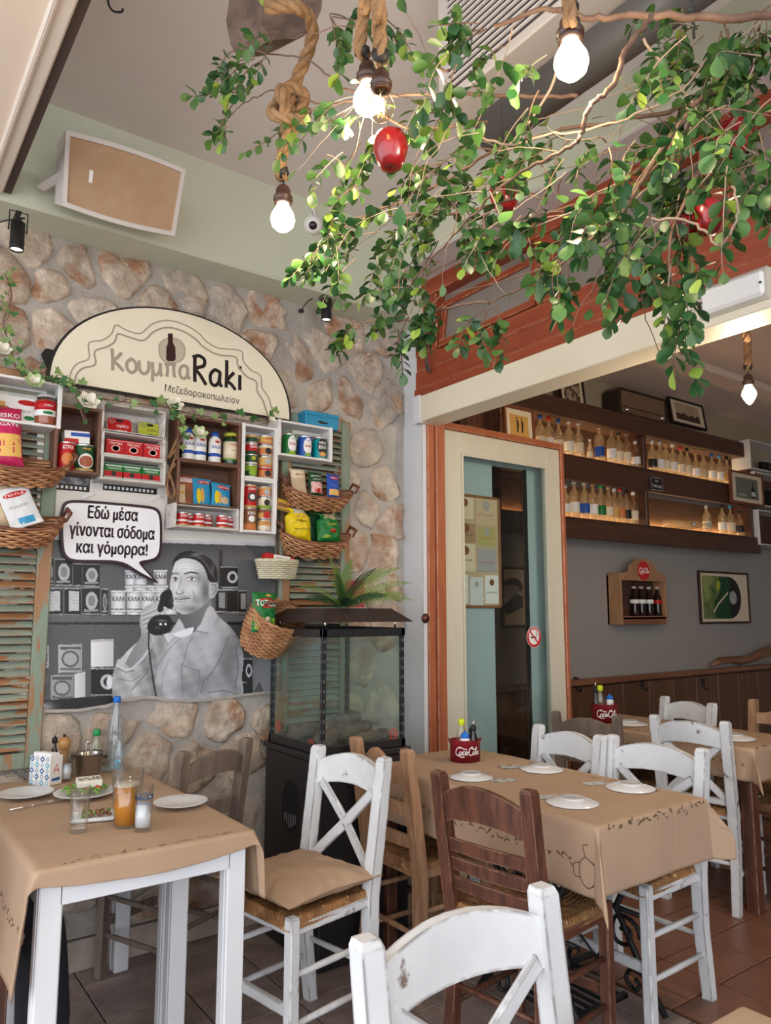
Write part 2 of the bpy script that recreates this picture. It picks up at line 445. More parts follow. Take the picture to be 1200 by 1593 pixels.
# ------------------------------------------------------------------ sage soffit boxes, ceiling, jamb
struct(MB().bx(-1.6, 3.05, 2.975, FB, 3.3, 3.5, .012).build('trim_1', GREEN))
trm = MB().bx(2.28, -3.2, 3.195, FB + .02, 3.06, 3.5, .01)
struct(trm.build('trim_2', GREEN))
struct(MB().bx(2.284, -3.2, 3.185, FB + .02, 3.05, 3.196).build('trim_3', SOFFIT))
cg = MB()
cg.grid(60, 60, lambda u, v: Vector((-3.0 + 5.4 * u, -3.2 + 6.3 * v, 3.44 + .006 * noisef(u * 14, v * 14))))
cg.bx(-3.0, -3.2, 3.47, 2.4, 3.1, 3.55)
struct(cg.build('ceiling', PLASTER))
jb = MB()
jb.grid(8, 60, lambda u, v: Vector((FB - .004 + .004 * noisef(u * 5, v * 40), WA - .165 * u, 2.98 * v)))
jb.bx(FB, 3.085, 0, FB + .03, 3.5, 3.0)
struct(jb.build('trim_4', WHITEPL))

# ------------------------------------------------------------------ facade over the opening
cb = MB().bx(FB - .05, -3.2, 2.405, FB + .10, 3.09, 2.545, .004)
struct(cb.build('trim_5', CREAM))
struct(MB().bx(FB - .055, 3.04, 2.40, FB - .02, 3.10, 2.552, .003).build('trim_6', WHITEPL))
tw = struct(MB().bx(FB - .03, -3.2, 2.545, FB + .09, 3.12, 2.60, .004).build('window_1', RED))
def bar(y0, z0, y1, z1, x0=FB - .02, x1=FB + .06, name='frame_bar'):
    MB().bx(x0, y0, z0, x1, y1, z1, .004).build(name, RED, tw)
bar(-3.2, 2.60, 3.12, 2.70); bar(-3.2, 2.702, 3.12, 2.785, FB - .012); bar(-3.2, 3.10, 3.12, 3.20, FB - .03)
bar(2.94, 2.785, 3.12, 3.10)
for y in (2.12, 1.30, .48, -.34): bar(y, 2.785, y + .11, 3.10)
ys = [(2.23, 2.94), (1.41, 2.12), (.59, 1.30), (-.23, .48)]
for k, (a, b) in enumerate(ys):
    if k == 0:        # pivoting sash, slightly tilted
        R = Matrix.Rotation(math.radians(7), 3, 'Y')
        sx = FB - .0
        sash = MB(); 
        for (ya, za, yb, zb) in ((a + .01, .0, b - .01, .035), (a + .01, .225, b - .01, .26), (a + .01, .035, a + .05, .225), (b - .05, .035, b - .01, .225)):
            sash.box(R @ Vector((0, (ya + yb) / 2, (za + zb) / 2)) + Vector((sx, 0, 2.79)), (.035, yb - ya, zb - za), R, .003)
        sash.build('sash', RED, tw)
        MB().box(R @ Vector((0, (a + b) / 2, .13)) + Vector((sx, 0, 2.79)), (.005, b - a - .1, .2), R).build('pane', FROST, tw)
        MB().bx(FB + .045, a, 2.785, FB + .05, b, 3.10).build('pane', FROST, tw)
        st = MB().beam((FB - .05, 2.985, 2.80), (FB - .055, 2.98, 2.70), .012, .008).beam((FB - .055, 2.98, 2.71), (FB - .04, 2.975, 2.66), .02, .012)
        st.beam((FB - .03, 2.985, 2.93), (FB - .05, 2.985, 2.80), .01, .006)
        st.build('window_stay', flat('dull_steel', (.12, .10, .10), .4, .8), tw)
    else:
        MB().bx(FB + .03, a, 2.785, FB + .036, b, 3.10).build('pane', FROST, tw)

# ------------------------------------------------------------------ folding door, open into the room
DY = 3.10
d1 = struct(MB().bx(2.515, DY - .03, 0, 2.56, DY + .03, 2.425, .003).bx(2.563, DY - .045, 0, 2.625, DY + .03, 2.42, .004).build('door_1', ORANGE))
def db(x0, z0, x1, z1, m=DOORCREAM, name='door_stile', y0=DY - .022, y1=DY + .022): return MB().bx(x0, y0, z0, x1, y1, z1, .004).build(name, m, d1)
db(2.628, 0, 2.762, 2.40); db(3.463, 0, 3.585, 2.40); db(2.762, 2.278, 3.465, 2.40, name='door_rail'); db(2.762, 0, 3.465, .22, name='door_rail')
db(3.587, 0, 3.615, 2.44, ORANGE, 'door_edge', DY - .035, DY + .03); db(2.628, 2.402, 3.585, 2.44, ORANGE, 'door_edge', DY - .035, DY + .03)
bd = MB()
for (x0, z0, x1, z1) in ((2.762, .22, 2.775, 2.278), (3.452, .22, 3.465, 2.278), (2.775, 2.265, 3.452, 2.278)): bd.bx(x0, DY - .028, z0, x1, DY - .018, z1)
bd.build('glazing_bead', DOORCREAM, d1)
MB().bx(2.765, DY - .003, .22, 3.462, DY + .003, 2.275).build('door_pane', PANE, d1)
kb = MB().lathe([(.001, .0), (.022, .0), (.026, .006), (.02, .016), (.001, .02)], (0, 0, 0), 14, Matrix.Rotation(PI / 2, 3, 'X'))
kb.build('door_knob', flat('aged_bronze', (.12, .05, .035), .35, .7), d1, loc=tuple(at(661, 962, 'y', DY - .035)))
# second leaf behind it, pale blue with a tinted pane
d2 = struct(MB().bx(2.70, 3.20, 0, 3.12, 3.235, 2.42, .003).build('door_2', PANEBLUE))
def db2(x0, z0, x1, z1, m=PANEBLUE, name='door_stile', y0=3.20, y1=3.235): return MB().bx(x0, y0, z0, x1, y1, z1, .004).build(name, m, d2)
db2(3.405, 0, 3.62, 2.42); db2(3.12, 0, 3.405, .16, name='door_rail'); db2(3.12, 2.27, 3.405, 2.42, name='door_rail')
MB().bx(3.12, 3.212, .16, 3.405, 3.218, 2.27).build('door_pane', TINT, d2)
MB().bx(3.385, 3.19, .16, 3.405, 3.2, 2.27).build('pane_seal', BLACK, d2)

# ------------------------------------------------------------------ inner room
CW = 3.68
struct(MB().bx(2.52, CW, 0, 8.2, CW + .1, 2.62).build('wall_inner', INWALL))
struct(MB().bx(2.52, CW + .001, 2.62, 8.2, CW + .1, 3.45).build('wall_inner_top', INWALLHI))
struct(MB().bx(2.51, 3.27, 0, 2.54, CW + .1, 3.45).build('wall_inner_side', PANEBLUE))
struct(MB().bx(8.1, -3.2, 0, 8.2, CW, 3.45).build('wall_far', INWALL))
struct(MB().bx(2.5, -3.3, 0, 8.2, -3.2, 3.45).build('wall_near', INWALL))
ic = MB().bx(FB + .02, -3.2, 3.28, 8.2, CW + .1, 3.5).bx(2.55, 3.0, 3.22, 8.2, CW, 3.28, .01)
struct(ic.build('ceiling_inner', INCEIL))
struct(MB().bx(4.9, .9, 3.04, 8.0, 1.12, 3.28, .01).build('trim_7', DARKWOOD))
wp = struct(MB().bx(2.56, CW - .012, 0, 8.1, CW, .86).build('trim_8', DARKWOOD))
pm = MB().box((0, 0, 0), (.326, .016, .84), None, .004).mesh('panel', WAINS)
for i in range(17):
    o = bpy.data.objects.new('panel', pm); COL.objects.link(o); o.parent = wp; o.location = (2.75 + i * .331, CW - .019, .43)
MB().bx(2.56, CW - .06, .86, 8.1, CW, .905, .008).build('rail', RAIL, wp)

# ------------------------------------------------------------------ cream canopy edge, top left
cn = MB().bx(-1.5, -1.2, 3.0, .325, 3.02, 3.05)
cn = struct(cn.build('trim_9', CANVAS))
MB().bx(.325, -1.2, 2.985, .385, 3.03, 3.07, .006).build('edge_profile', mat('canopy_profile', (.74, .66, .58), .5, var=.03), cn)
MB().bx(.335, -1.2, 2.978, .345, 3.03, 2.99, .002).build('edge_groove', mat('canopy_groove', (.50, .40, .33), .6), cn)
MB().bx(.386, -1.2, 3.0, .415, 3.04, 3.12).build('edge_gap_shade', mat('gap_shade', (.07, .045, .04), .6), cn)  # dark strip put in for the shaded gap up to the ceiling
# ------------------------------------------------------------------ furniture materials
WWHITE = mat('distressed_white_paint', (.72, .74, .77), .5, col2=(.62, .64, .67), scale=5, lo=.4, hi=.7, col3=(.20, .15, .125), scale3=11, lo3=.64, hi3=.70,
             stretch=(1, 1, 1), var=.05, edge=(.07, .05, .045), edge_w=.009, bump=.3, bscale=50)
WHITEP = mat('white_table_paint', (.80, .83, .88), .35, var=.02, scale=3, col3=(.55, .55, .56), scale3=8, lo3=.74, hi3=.8)
WBROWN = mat('dark_brown_chair_wood', (.14, .052, .030), .4, col2=(.065, .024, .016), scale=9, lo=.38, hi=.64, stretch=(5, 5, .7), var=.18, edge=(.40, .24, .16), edge_w=.005, bump=.2)
WNAT = mat('natural_chair_wood', (.43, .25, .145), .5, col2=(.30, .16, .085), scale=9, lo=.40, hi=.62, stretch=(5, 5, .7), var=.16, edge=(.30, .17, .10), edge_w=.004, bump=.2)
WGREY = mat('weathered_chair_wood', (.20, .15, .12), .75, col2=(.13, .095, .075), scale=5, lo=.35, hi=.7, stretch=(6, 6, 1), var=.15, edge=(.34, .27, .22), edge_w=.006, bump=.4)
RUSH = mat('rush_cord', (.36, .18, .07), .65, col2=(.17, .075, .028), scale=14, lo=.35, hi=.65, col3=(.60, .38, .17), scale3=30, lo3=.55, hi3=.7, var=.2, bump=1.0, bscale=120)
KRAFT = mat('kraft_paper', (.46, .32, .22), .75, col2=(.42, .285, .19), scale=2.5, lo=.35, hi=.7, var=.03, bump=.8, bscale=9)
PRINT = mat('olive_print_ink', (.13, .085, .05), .8)
CUSH = mat('tan_cushion_cotton', (.44, .30, .20), .85, var=.03, bump=.4, bscale=250)

# rush seat: cords run square to each rail and meet on the diagonals
def rush_mesh():
    mb = MB(); W, D = .40, .38; n = 84
    def fn(u, v):
        x = (u - .5) * 2; y = (v - .5) * 2
        side = abs(x) > abs(y); a = y if side else x
        rad = max(abs(x), abs(y))
        ridge = abs(math.sin(a * 38 + 1.2 * noisef(x * 4, y * 4)))
        h = .013 + .007 * ridge * min(1, (1.06 - rad) / .14) + .006 * (1 - (1 - rad) ** 1) - .010 * (1 - rad) + .004 * noisef(x * 3, y * 3)
        if rad > .93: h -= (rad - .93) / .07 * .030
        wv = (1 - .06 * v)
        return Vector((x * W / 2 * (1.02 - .05 * v), y * D / 2, .445 + h))
    mb.grid(n, n, fn)
    return mb.mesh('seat', RUSH)
RUSHME = rush_mesh()
def curve_rail(mb, z0, z1, bow, ysh, half, arch=0.0, th=.022, n=14, rake=0.0, hump=False):
    """bent back rail: arched top edge, bowed backwards"""
    def zt(u):
        if hump: return z1 + arch * math.exp(-((u) / .42) ** 2)
        return z1 + arch * (1 - u * u)
    V = []; F = []
    for i in range(n):
        u = -1 + 2 * i / (n - 1); x = u * half; yb = ysh + bow * (1 - u * u)
        a, b = z0 + (arch * .55 * (1 - u * u) if not hump else 0), zt(u)
        V += [(x, yb, a), (x, yb + rake * (b - a), b), (x, yb + th + rake * (b - a), b), (x, yb + th, a)]
    for i in range(n - 1):
        for k in range(4): F.append((i * 4 + k, i * 4 + (k + 1) % 4, (i + 1) * 4 + (k + 1) % 4, (i + 1) * 4 + k))
    F += [(0, 1, 2, 3), tuple(reversed(range((n - 1) * 4, n * 4)))]
    return mb.add(V, F)
def chair(kind, m, label, loc, rz, group=None, w=.40, hz=.89):
    t = thing('dining_chair', label, 'chair', loc, rz, group)
    hw = w / 2 - .02; hd = .17; RK = .13
    def yb(z): return hd + max(0, z - .42) * RK          # rear posts lean back above the seat
    for s in (-1, 1):        # rear legs running up into the back posts
        lg = MB(); pts = [(s * hw, hd + .03, 0), (s * hw, hd, .25), (s * hw, hd, .44), (s * (hw + .006), yb(hz), hz - .012)]
        V = []; F = []
        secs = [(pts[0], .036), (pts[1], .040), (pts[2], .043), (((pts[2][0] + pts[3][0]) / 2, (yb(.66)), .66), .043), (pts[3], .041), ((s * (hw + .006), yb(hz) + .003, hz), .032)]
        for (p, q) in secs:
            h = q / 2
            for dx, dy in ((-h, -h), (h, -h), (h, h), (-h, h)): V.append((p[0] + dx * 1.05, p[1] + dy, p[2]))
        for i in range(len(secs) - 1):
            for k in range(4): F.append((i * 4 + k, i * 4 + (k + 1) % 4, i * 4 + 4 + (k + 1) % 4, i * 4 + 4 + k))
        F += [(3, 2, 1, 0), tuple(range((len(secs) - 1) * 4, len(secs) * 4))]
        lg.add(V, F).build('leg', m, t)
        MB().box((s * (hw + .002), -hd, .236), (.037, .037, .472), None, .004).build('leg', m, t)
    se = bpy.data.objects.new('seat', RUSHME); COL.objects.link(se); se.parent = t; se.scale = ((w - .015) / .40, 1, 1)
    sf = MB()
    for s in (-1, 1):
        sf.box((0, s * hd, .432), (2 * hw - .03, .022, .032), None, .003)
        sf.box((s * hw, 0, .432), (.022, 2 * hd - .03, .032), None, .003)
    sf.build('seat_frame', m, t)
    def st(a, b, r=.011): MB().tube([a, [(a[i] + b[i]) / 2 for i in range(3)], b], [r * .8, r, r * .8], 8).build('stretcher', m, t)
    for s in (-1, 1):
        for z in (.16, .30): st((s * hw, -hd, z), (s * hw, hd + .01, z))
    st((-hw, hd + .01, .22), (hw, hd + .01, .22))
    MB().box((0, -hd, .20), (2 * hw - .03, .016, .036), None, .003).build('stretcher', m, t)
    if kind == 'cross':
        curve_rail(MB(), hz - .135, hz - .050, .022, yb(hz - .09) - .014, hw - .008, .038, .024, rake=RK).build('top_rail', m, t)
        for s in (-1, 1):
            a = (-s * (hw - .028), yb(.80) - .003 + s * .003, hz - .118); b = (s * (hw - .02), yb(.52) + s * .004, .505)
            mid = ((a[0] + b[0]) / 2, (a[1] + b[1]) / 2 + .012, (a[2] + b[2]) / 2)
            MB().beam(a, mid, .036, .014, (0, 1, .1), .003).beam(mid, b, .036, .014, (0, 1, .1), .003).build('cross_bar', m, t)
        MB().box((0, yb(.50), .497), (2 * hw - .03, .02, .032), None, .003).build('lower_rail', m, t)
    elif kind == 'ladder':
        curve_rail(MB(), hz - .155, hz - .070, .028, yb(hz - .1) - .014, hw - .008, .050, .020, rake=RK).build('top_rail', m, t)
        for z in (.655, .595, .535): curve_rail(MB(), z - .02, z + .018, .022, yb(z) - .012, hw - .008, .006, .014, rake=RK).build('slat', m, t)
    elif kind == 'hump':
        curve_rail(MB(), hz - .135, hz - .075, .026, yb(hz - .1) - .014, hw - .008, .060, .020, 18, RK, True).build('top_rail', m, t)
        for z in (.66, .545): curve_rail(MB(), z - .024, z + .022, .020, yb(z) - .012, hw - .008, .006, .014, rake=RK).build('slat', m, t)
    elif kind == 'two':
        curve_rail(MB(), hz - .135, hz - .070, .028, yb(hz - .1) - .014, hw - .008, .050, .020, rake=RK).build('top_rail', m, t)
        for z in (.63,): curve_rail(MB(), z - .030, z + .028, .022, yb(z) - .012, hw - .008, .008, .014, rake=RK).build('slat', m, t)
    return t
def face(fx, fy): return math.atan2(fy, fx) + PI / 2     # local -Y looks along (fx,fy)
def bk(mx, my, fx, fy, off=.235):                        # origin from the middle of the back's top
    l = math.hypot(fx, fy); return (mx + fx / l * off, my + fy / l * off, 0)
WG = 'white cross-back chairs'
chair('cross', WWHITE, 'white cross-back chair nearest the camera, cut by the bottom edge', bk(.926, 1.05, -.02, -1), face(-.02, -1), WG, .43, .88)
chair('cross', WWHITE, 'white cross-back chair holding the tan cushion beside the small white table', bk(1.56, 2.365, -.98, -.18), face(-.98, -.18), WG, .375, .89)
chair('cross', WWHITE, 'white cross-back chair at the near right corner of the long kraft-covered table', bk(2.70, 1.865, -1, -.03), face(-1, -.03), WG, .43, .88)
chair('cross', WWHITE, 'white cross-back chair in front of the folding glass door, far end of the long table', bk(2.652, 2.27, -1, .04), face(-1, .04), WG, .385, .88)
chair('cross', WWHITE, 'white cross-back chair with its back to the long table, serving the inner table', bk(3.40, 2.16, .97, .2), face(.97, .2), WG, .37, .88)
chair('cross', WWHITE, 'white cross-back chair farthest inside, behind the inner table under the wall rail', bk(4.10, 2.60, -.97, .24), face(-.97, .24), WG, .40, .88)
chair('hump', WNAT, 'light natural wood chair with humped top rail between glass heater and long table', bk(1.745, 2.44, 1, 0), face(1, 0), None, .37, .89)
chair('ladder', WBROWN, 'dark brown ladder-back chair with rush seat in the middle of the picture', bk(1.65, 1.77, .99, .13), face(.99, .13), None, .385, .88)
chair('two', WGREY, 'weathered grey-brown chair against the stone wall left of the black heater', bk(1.24, 2.83, -.40, .92), face(-.40, .92), None, .38, .88)
chair('hump', WNAT, 'pale wooden chair at the right edge behind the inner table', bk(4.44, 2.20, -.98, .0), face(-.98, .0), None, .40, .88)
chair('two', WGREY, 'dark weathered chair in the shade at the far end of the inner table', bk(3.24, 2.66, .94, .34), face(.94, .34), None, .36, .86)
chair('ladder', WBROWN, 'dark chair cut by the right edge at the near end of the inner table', bk(3.86, 1.66, .1, 1), face(.1, 1), None, .38, .89)
chair('ladder', WBROWN, 'dark wooden chair with rush seat corner showing at the bottom left edge', (.25, 2.50, 0), face(1, 0), None, .40, .88)

# ------------------------------------------------------------------ kraft paper cloths
def cloth(x0, x1, y0, y1, z, al, ar, af, ab, name, label, flare=.16, cflare=.55, sag=0.0, group=None, rz=0.0, seed=0, n=70):
    """paper sheet over a table; overhangs al (left, -x), ar (right), af (front, -y), ab (back)"""
    cx, cy = (x0 + x1) / 2, (y0 + y1) / 2; hx, hy = (x1 - x0) / 2, (y1 - y0) / 2
    mb = MB(); rr = .012
    def drop(d, fl, wob):
        if d <= 0: return 0, 0
        if d < rr * 1.57:
            a = d / rr; return rr * math.sin(a), -rr * (1 - math.cos(a))
        e = d - rr * 1.57; return rr + e * fl + wob * min(1, e / .08), -rr - e * math.sqrt(max(0, 1 - fl * fl))
    def fn(u, v):
        s = -hx - al + (2 * hx + al + ar) * u; t = -hy - af + (2 * hy + af + ab) * v
        ox = max(0, abs(s) - hx); oy = max(0, abs(t) - hy); sx = 1 if s > 0 else -1; sy = 1 if t > 0 else -1
        zz = z + .002 * noisef(s * 5, t * 5, seed) + .0012 * noisef(s * 17, t * 17, seed)
        bx_, by_ = max(-hx, min(hx, s)), max(-hy, min(hy, t))
        if ox > 0 and oy > 0:
            r = math.hypot(ox, oy); ph = math.atan2(oy, ox); k = math.sin(2 * ph)
            h, d = drop(r, flare + (cflare - flare) * k ** 2, 0)
            ph2 = ph + .35 * math.sin(4 * ph - .0) * min(1, r / .1)
            return Vector((cx + bx_ + sx * h * math.cos(ph2), cy + by_ + sy * h * math.sin(ph2), zz + d))
        if ox > 0:
            h, d = drop(ox, flare + .05 * noisef(t * 4, seed), .012 * noisef(t * 6, 3 + seed)); return Vector((cx + bx_ + sx * h, cy + by_, zz + d))
        if oy > 0:
            sg = 1 + sag * (1 - (s / hx) ** 2)
            h, d = drop(oy * sg, flare + .05 * noisef(s * 4, 9 + seed), .012 * noisef(s * 6, 5 + seed)); return Vector((cx + bx_, cy + by_ + sy * h, zz + d))
        return Vector((cx + s, cy + t, zz))
    # sample more densely near the table edges
    def spread(lo, h0, h1, hi, m):
        k = m // 4; r = [lo + (h0 - lo) * i / k for i in range(k)] + [h0 + (h1 - h0) * i / (m - 2 * k) for i in range(m - 2 * k)] + [h1 + (hi - h1) * i / (k - 1) for i in range(k)]
        return r
    US = spread(0, al / (2 * hx + al + ar), (al + 2 * hx) / (2 * hx + al + ar), 1, n); VS = spread(0, af / (2 * hy + af + ab), (af + 2 * hy) / (2 * hy + af + ab), 1, n)
    mb.grid(n, n, lambda u, v: fn(US[min(n - 1, int(round(u * (n - 1))))], VS[min(n - 1, int(round(v * (n - 1))))]))
    o = mb.build(name, KRAFT); tag(o, label, 'tablecloth', group)
    md = o.modifiers.new('thickness', 'SOLIDIFY'); md.thickness = .0012; md.offset = 1
    def P(s, t, lift=.0016):          # point on the cloth from sheet coordinates (metres from the table centre)
        u = (s + hx + al) / (2 * hx + al + ar); v = (t + hy + af) / (2 * hy + af + ab); e = .002
        a = fn(u, v); b = fn(u + e, v); c = fn(u, v + e); nn = (b - a).cross(c - a).normalized(); return a + nn * lift
    return o, P, (hx, hy)
def sprigs(o, P, path, step=.045, size=.03, seed=0):
    """printed olive sprigs along a line on the sheet"""
    r = random.Random(seed); mb = MB()
    for (a, b) in zip(path[:-1], path[1:]):
        a, b = Vector(a), Vector(b); L_ = (b - a).length; k = max(1, int(L_ / step)); d = (b - a).normalized(); nn = Vector((-d.y, d.x))
        for i in range(k):
            c = a + d * (i + .5) * step
            for q in range(3):
                an = r.uniform(-.9, .9) + (PI if r.random() < .4 else 0); dd = d * math.cos(an) + nn * math.sin(an); l = size * r.uniform(.45, .8); w = l * .16
                c2 = c + d * r.uniform(-.015, .015) + nn * r.uniform(-.008, .008); pp = Vector((-dd.y, dd.x))
                pts = [c2, c2 + dd * l * .35 + pp * w, c2 + dd * l * .75 + pp * w * .8, c2 + dd * l, c2 + dd * l * .75 - pp * w * .8, c2 + dd * l * .35 - pp * w]
                mb.add([P(p.x, p.y) for p in pts], [(0, 1, 2, 3, 4, 5)])
            if r.random() < .5: 
                pts = [c + d * (.02 * j / 3 - .01) + nn * .004 * math.sin(j) for j in range(4)]
                mb.ribbon([tuple(p) for p in pts], .0015, lambda u, v, t: P(u, v))
    mb.build('printed_sprigs', PRINT, o, kind='stuff')

# long table
lt = thing('dining_table', 'long wooden table with an old cast-iron treadle base under kraft paper', 'table', (2.185, 2.13, 0))
MB().bx(-.285, -.60, .72, .285, .60, .752, .004).build('tabletop', WBROWN, lt)
ap = MB(); ap.bx(-.25, -.56, .64, .25, -.54, .72).bx(-.25, .54, .64, .25, .56, .72).bx(-.25, -.56, .64, -.23, .56, .72).bx(.23, -.56, .64, .25, .56, .72)
ap.build('apron', WBROWN, lt)
for (x, y) in ((-.24, .52), (.24, .52)): MB().box((x, y, .32), (.05, .05, .64), None, .004).build('leg', WBROWN, lt)
ir = MB()
def scroll(cy, cz, R, turns, sgn, x): return [(x + .004 * math.sin(i), cy + sgn * (R * (1 - .8 * i / 26)) * math.cos(i / 26 * turns * 2 * PI), cz + R * (1 - .8 * i / 26) * math.sin(i / 26 * turns * 2 * PI)) for i in range(27)]
for x in (-.19, .19):
    for sg in (-1, 1):
        ir.tube([(x, sg * .05 - .22, .70), (x, sg * .16 - .22, .50), (x, sg * .07 - .22, .33), (x, sg * .18 - .22, .14), (x, sg * .26 - .22, .03)], .013, 6)
        ir.tube(scroll(-.22 + sg * .10, .25, .07, 1.4, sg, x), .008, 5); ir.tube(scroll(-.22 + sg * .08, .50, .06, 1.3, -sg, x), .008, 5)
        ir.tube(scroll(-.22 + sg * .14, .10, .05, 1.2, sg, x), .008, 5)
    ir.tube([(x, -.42, .33), (x, -.02, .33)], .009, 6)
ir.tube([(-.19, -.22, .62), (.19, -.22, .62)], .010, 6).tube([(-.19, -.22, .16), (.19, -.22, .16)], .012, 6)
ir.tube([(0.02, -.22 + .15 * math.cos(a / 16 * 2 * PI), .30 + .15 * math.sin(a / 16 * 2 * PI)) for a in range(17)], .010, 6)
for a in range(5): ir.tube([(.02, -.22, .30), (.02, -.22 + .15 * math.cos(a * 1.257), .30 + .15 * math.sin(a * 1.257))], .005, 5)
ir.build('treadle_base', BLACK, lt)
tp = MB(); tp.bx(-.15, -.36, .06, .15, -.34, .075).bx(-.15, -.10, .06, .15, -.08, .075)
for k in range(8): tp.bx(-.15 + k * .04, -.36, .062, -.14 + k * .04, -.08, .072)
tp.build('treadle_plate', BLACK, lt)
c1, P1, H1 = cloth(1.90, 2.472, 1.53, 2.73, .756, .21, .10, .20, .02, 'tablecloth', 'brown kraft paper cloth printed with olive sprigs on the long table', .06, .62, seed=1, n=90)
hx, hy = H1
sprigs(c1, P1, [(-hx - .12, hy - .05), (-hx - .12, -hy + .05)], seed=1)
sprigs(c1, P1, [(-hx + .03, -hy - .02), (hx + .05, -hy - .02)], seed=2); sprigs(c1, P1, [(hx - .04, hy - .1), (hx - .04, -hy + .1)], .09, seed=3)
jug = MB(); jf = lambda u, v, t: P1(-hx - .10 + v, -hy + .03 + u)
for st_ in ([(0, 0), (-.035, -.02), (-.04, -.06), (-.01, -.085), (.02, -.06), (.02, -.02), (0, 0)], [(0, 0), (.01, .03), (-.01, .035)], [(.02, -.02), (.045, -.03), (.04, -.06), (.015, -.06)]):
    jug.ribbon([tuple(p) for p in smooth2(st_, 5)], .0035, jf)
jug.build('printed_jug', PRINT, c1)
fo = MB(); 
for xx in (0.0,): fo.tube([tuple(P1(xx + .03, -hy + .45 - .9 * i / 40, .0008)) for i in range(22)] , .0012, 4)
fo.tube([tuple(P1(.10, -hy - .19 * i / 12, .0008)) for i in range(13)], .0018, 4)
fo.build('fold_crease', KRAFT, c1)

# small white table (two pushed end to end) with its cloth
def wtable(x0, x1, y0, y1, label):
    t = thing('dining_table', label, 'table', ((x0 + x1) / 2, (y0 + y1) / 2, 0), 0, 'white painted tables'); hx, hy = (x1 - x0) / 2, (y1 - y0) / 2
    MB().bx(-hx, -hy, .735, hx, hy, .752, .002).build('tabletop', WHITEP, t)
    for (a, b, c_, d_) in ((-hx + .05, -hy, hx - .05, -hy + .022), (-hx + .05, hy - .022, hx - .05, hy), (-hx, -hy + .05, -hx + .022, hy - .05), (hx - .022, -hy + .05, hx, hy - .05)):
        MB().bx(a, b, .655, c_, d_, .735, .002).build('apron', WHITEP, t)
    for sx in (-1, 1):
        for sy in (-1, 1):
            lg = MB().box((sx * (hx - .029), sy * (hy - .029), .3675), (.058, .058, .735), None, .004).box((sx * (hx - .029), sy * (hy - .029), .36), (.062, .030, .70), None, .004)
            lg.build('leg', WHITEP, t)
    return t
wtable(.462, 1.028, 2.115, 2.60, 'small white painted table nearest the camera on the left')
wtable(.462, 1.028, 2.615, 3.19, 'small white painted table pushed against the stone wall behind the first')
c2, P2, H2 = cloth(.452, 1.038, 2.105, 3.195, .756, .30, .20, .045, .0, 'tablecloth', 'brown kraft paper cloth with olive print on the small white table at left', .10, .5, .55, seed=4, n=80)
hx, hy = H2
sprigs(c2, P2, [(-hx + .05, -hy + .012), (hx, -hy + .012)], .06, seed=5)
sprigs(c2, P2, [(-hx - .16, hy - .1), (-hx - .16, -hy + .02)], seed=6); sprigs(c2, P2, [(hx + .06, hy - .2), (hx + .06, -hy)], seed=7)

# inner table
it = thing('dining_table', 'dark wooden inner table under kraft paper at the right edge', 'table', (3.78, 2.48, 0))
MB().bx(-.235, -.55, .72, .235, .55, .752, .004).build('tabletop', WBROWN, it)
MB().bx(-.21, -.52, .64, .21, -.50, .72).bx(-.21, .50, .64, .21, .52, .72).bx(-.21, -.5, .64, -.19, .5, .72).bx(.19, -.5, .64, .21, .5, .72).build('apron', WBROWN, it)
for x in (-.20, .20):
    for y in (-.505, .505): MB().box((x, y, .36), (.06, .06, .72), None, .004).build('leg', WBROWN, it)
c3, P3, H3 = cloth(3.535, 4.025, 1.92, 3.04, .756, .16, .16, .16, .16, 'tablecloth', 'kraft paper cloth with olive sprigs on the inner table', .06, .5, seed=8, n=56)
hx, hy = H3
sprigs(c3, P3, [(-hx + .02, hy), (-hx + .02, -hy), (hx, -hy)], seed=9); sprigs(c3, P3, [(-hx - .08, hy), (-hx - .08, -hy)], seed=10)

# paper-covered table corner at the bottom right
cr = thing('dining_table', 'table at the bottom right corner, only its kraft paper edge in view', 'table', (.94, .31, 0))
MB().bx(-.33, -.40, .70, .33, .395, .735, .004).build('tabletop', WBROWN, cr)
for x in (-.29, .29):
    for y in (-.36, .355): MB().box((x, y, .35), (.05, .05, .70), None, .004).build('leg', WBROWN, cr)
c4_, P4, H4 = cloth(.61, 1.275, -.09, .735, .742, .05, .05, .05, .05, 'tablecloth', 'kraft paper cloth corner at the bottom right of the picture', .5, .6, seed=12, n=40)

# tan cushion on the white chair
def cushion(loc, rz):
    mb = MB(); n = 44
    def sh(u, v, s):
        x = 2 * u - 1; y = 2 * v - 1
        pin = 1 + .10 * (abs(x) * abs(y)) ** 1.5 - .05 * (max(abs(x), abs(y)) ** 2) * (1 - min(abs(x), abs(y)))
        e = max(0, (1 - abs(x) ** 2.6) * (1 - abs(y) ** 2.6)) ** .55
        wr = .0035 * math.sin(16 * math.atan2(y, x) + 3 * noisef(x * 2, y * 2)) * min(1, (abs(x) ** 4 + abs(y) ** 4)) * (1 if s > 0 else .3) + .003 * noisef(x * 4, y * 4, 3)
        return Vector((x * .185 * pin, y * .185 * pin, s * (.046 * e) + wr * (e > .02) + .042))
    mb.grid(n, n, lambda u, v: sh(u, v, 1)); mb.grid(n, n, lambda u, v: sh(u, v, -1) + Vector((0, 0, -.0005)))
    o = mb.build('seat_cushion', CUSH, None, loc, (math.radians(0), math.radians(0), rz)); tag(o, 'plump tan cotton cushion lying on the white cross-back chair', 'cushion')
    return o
cushion((1.322, 2.325, .470), face(-.98, -.18))
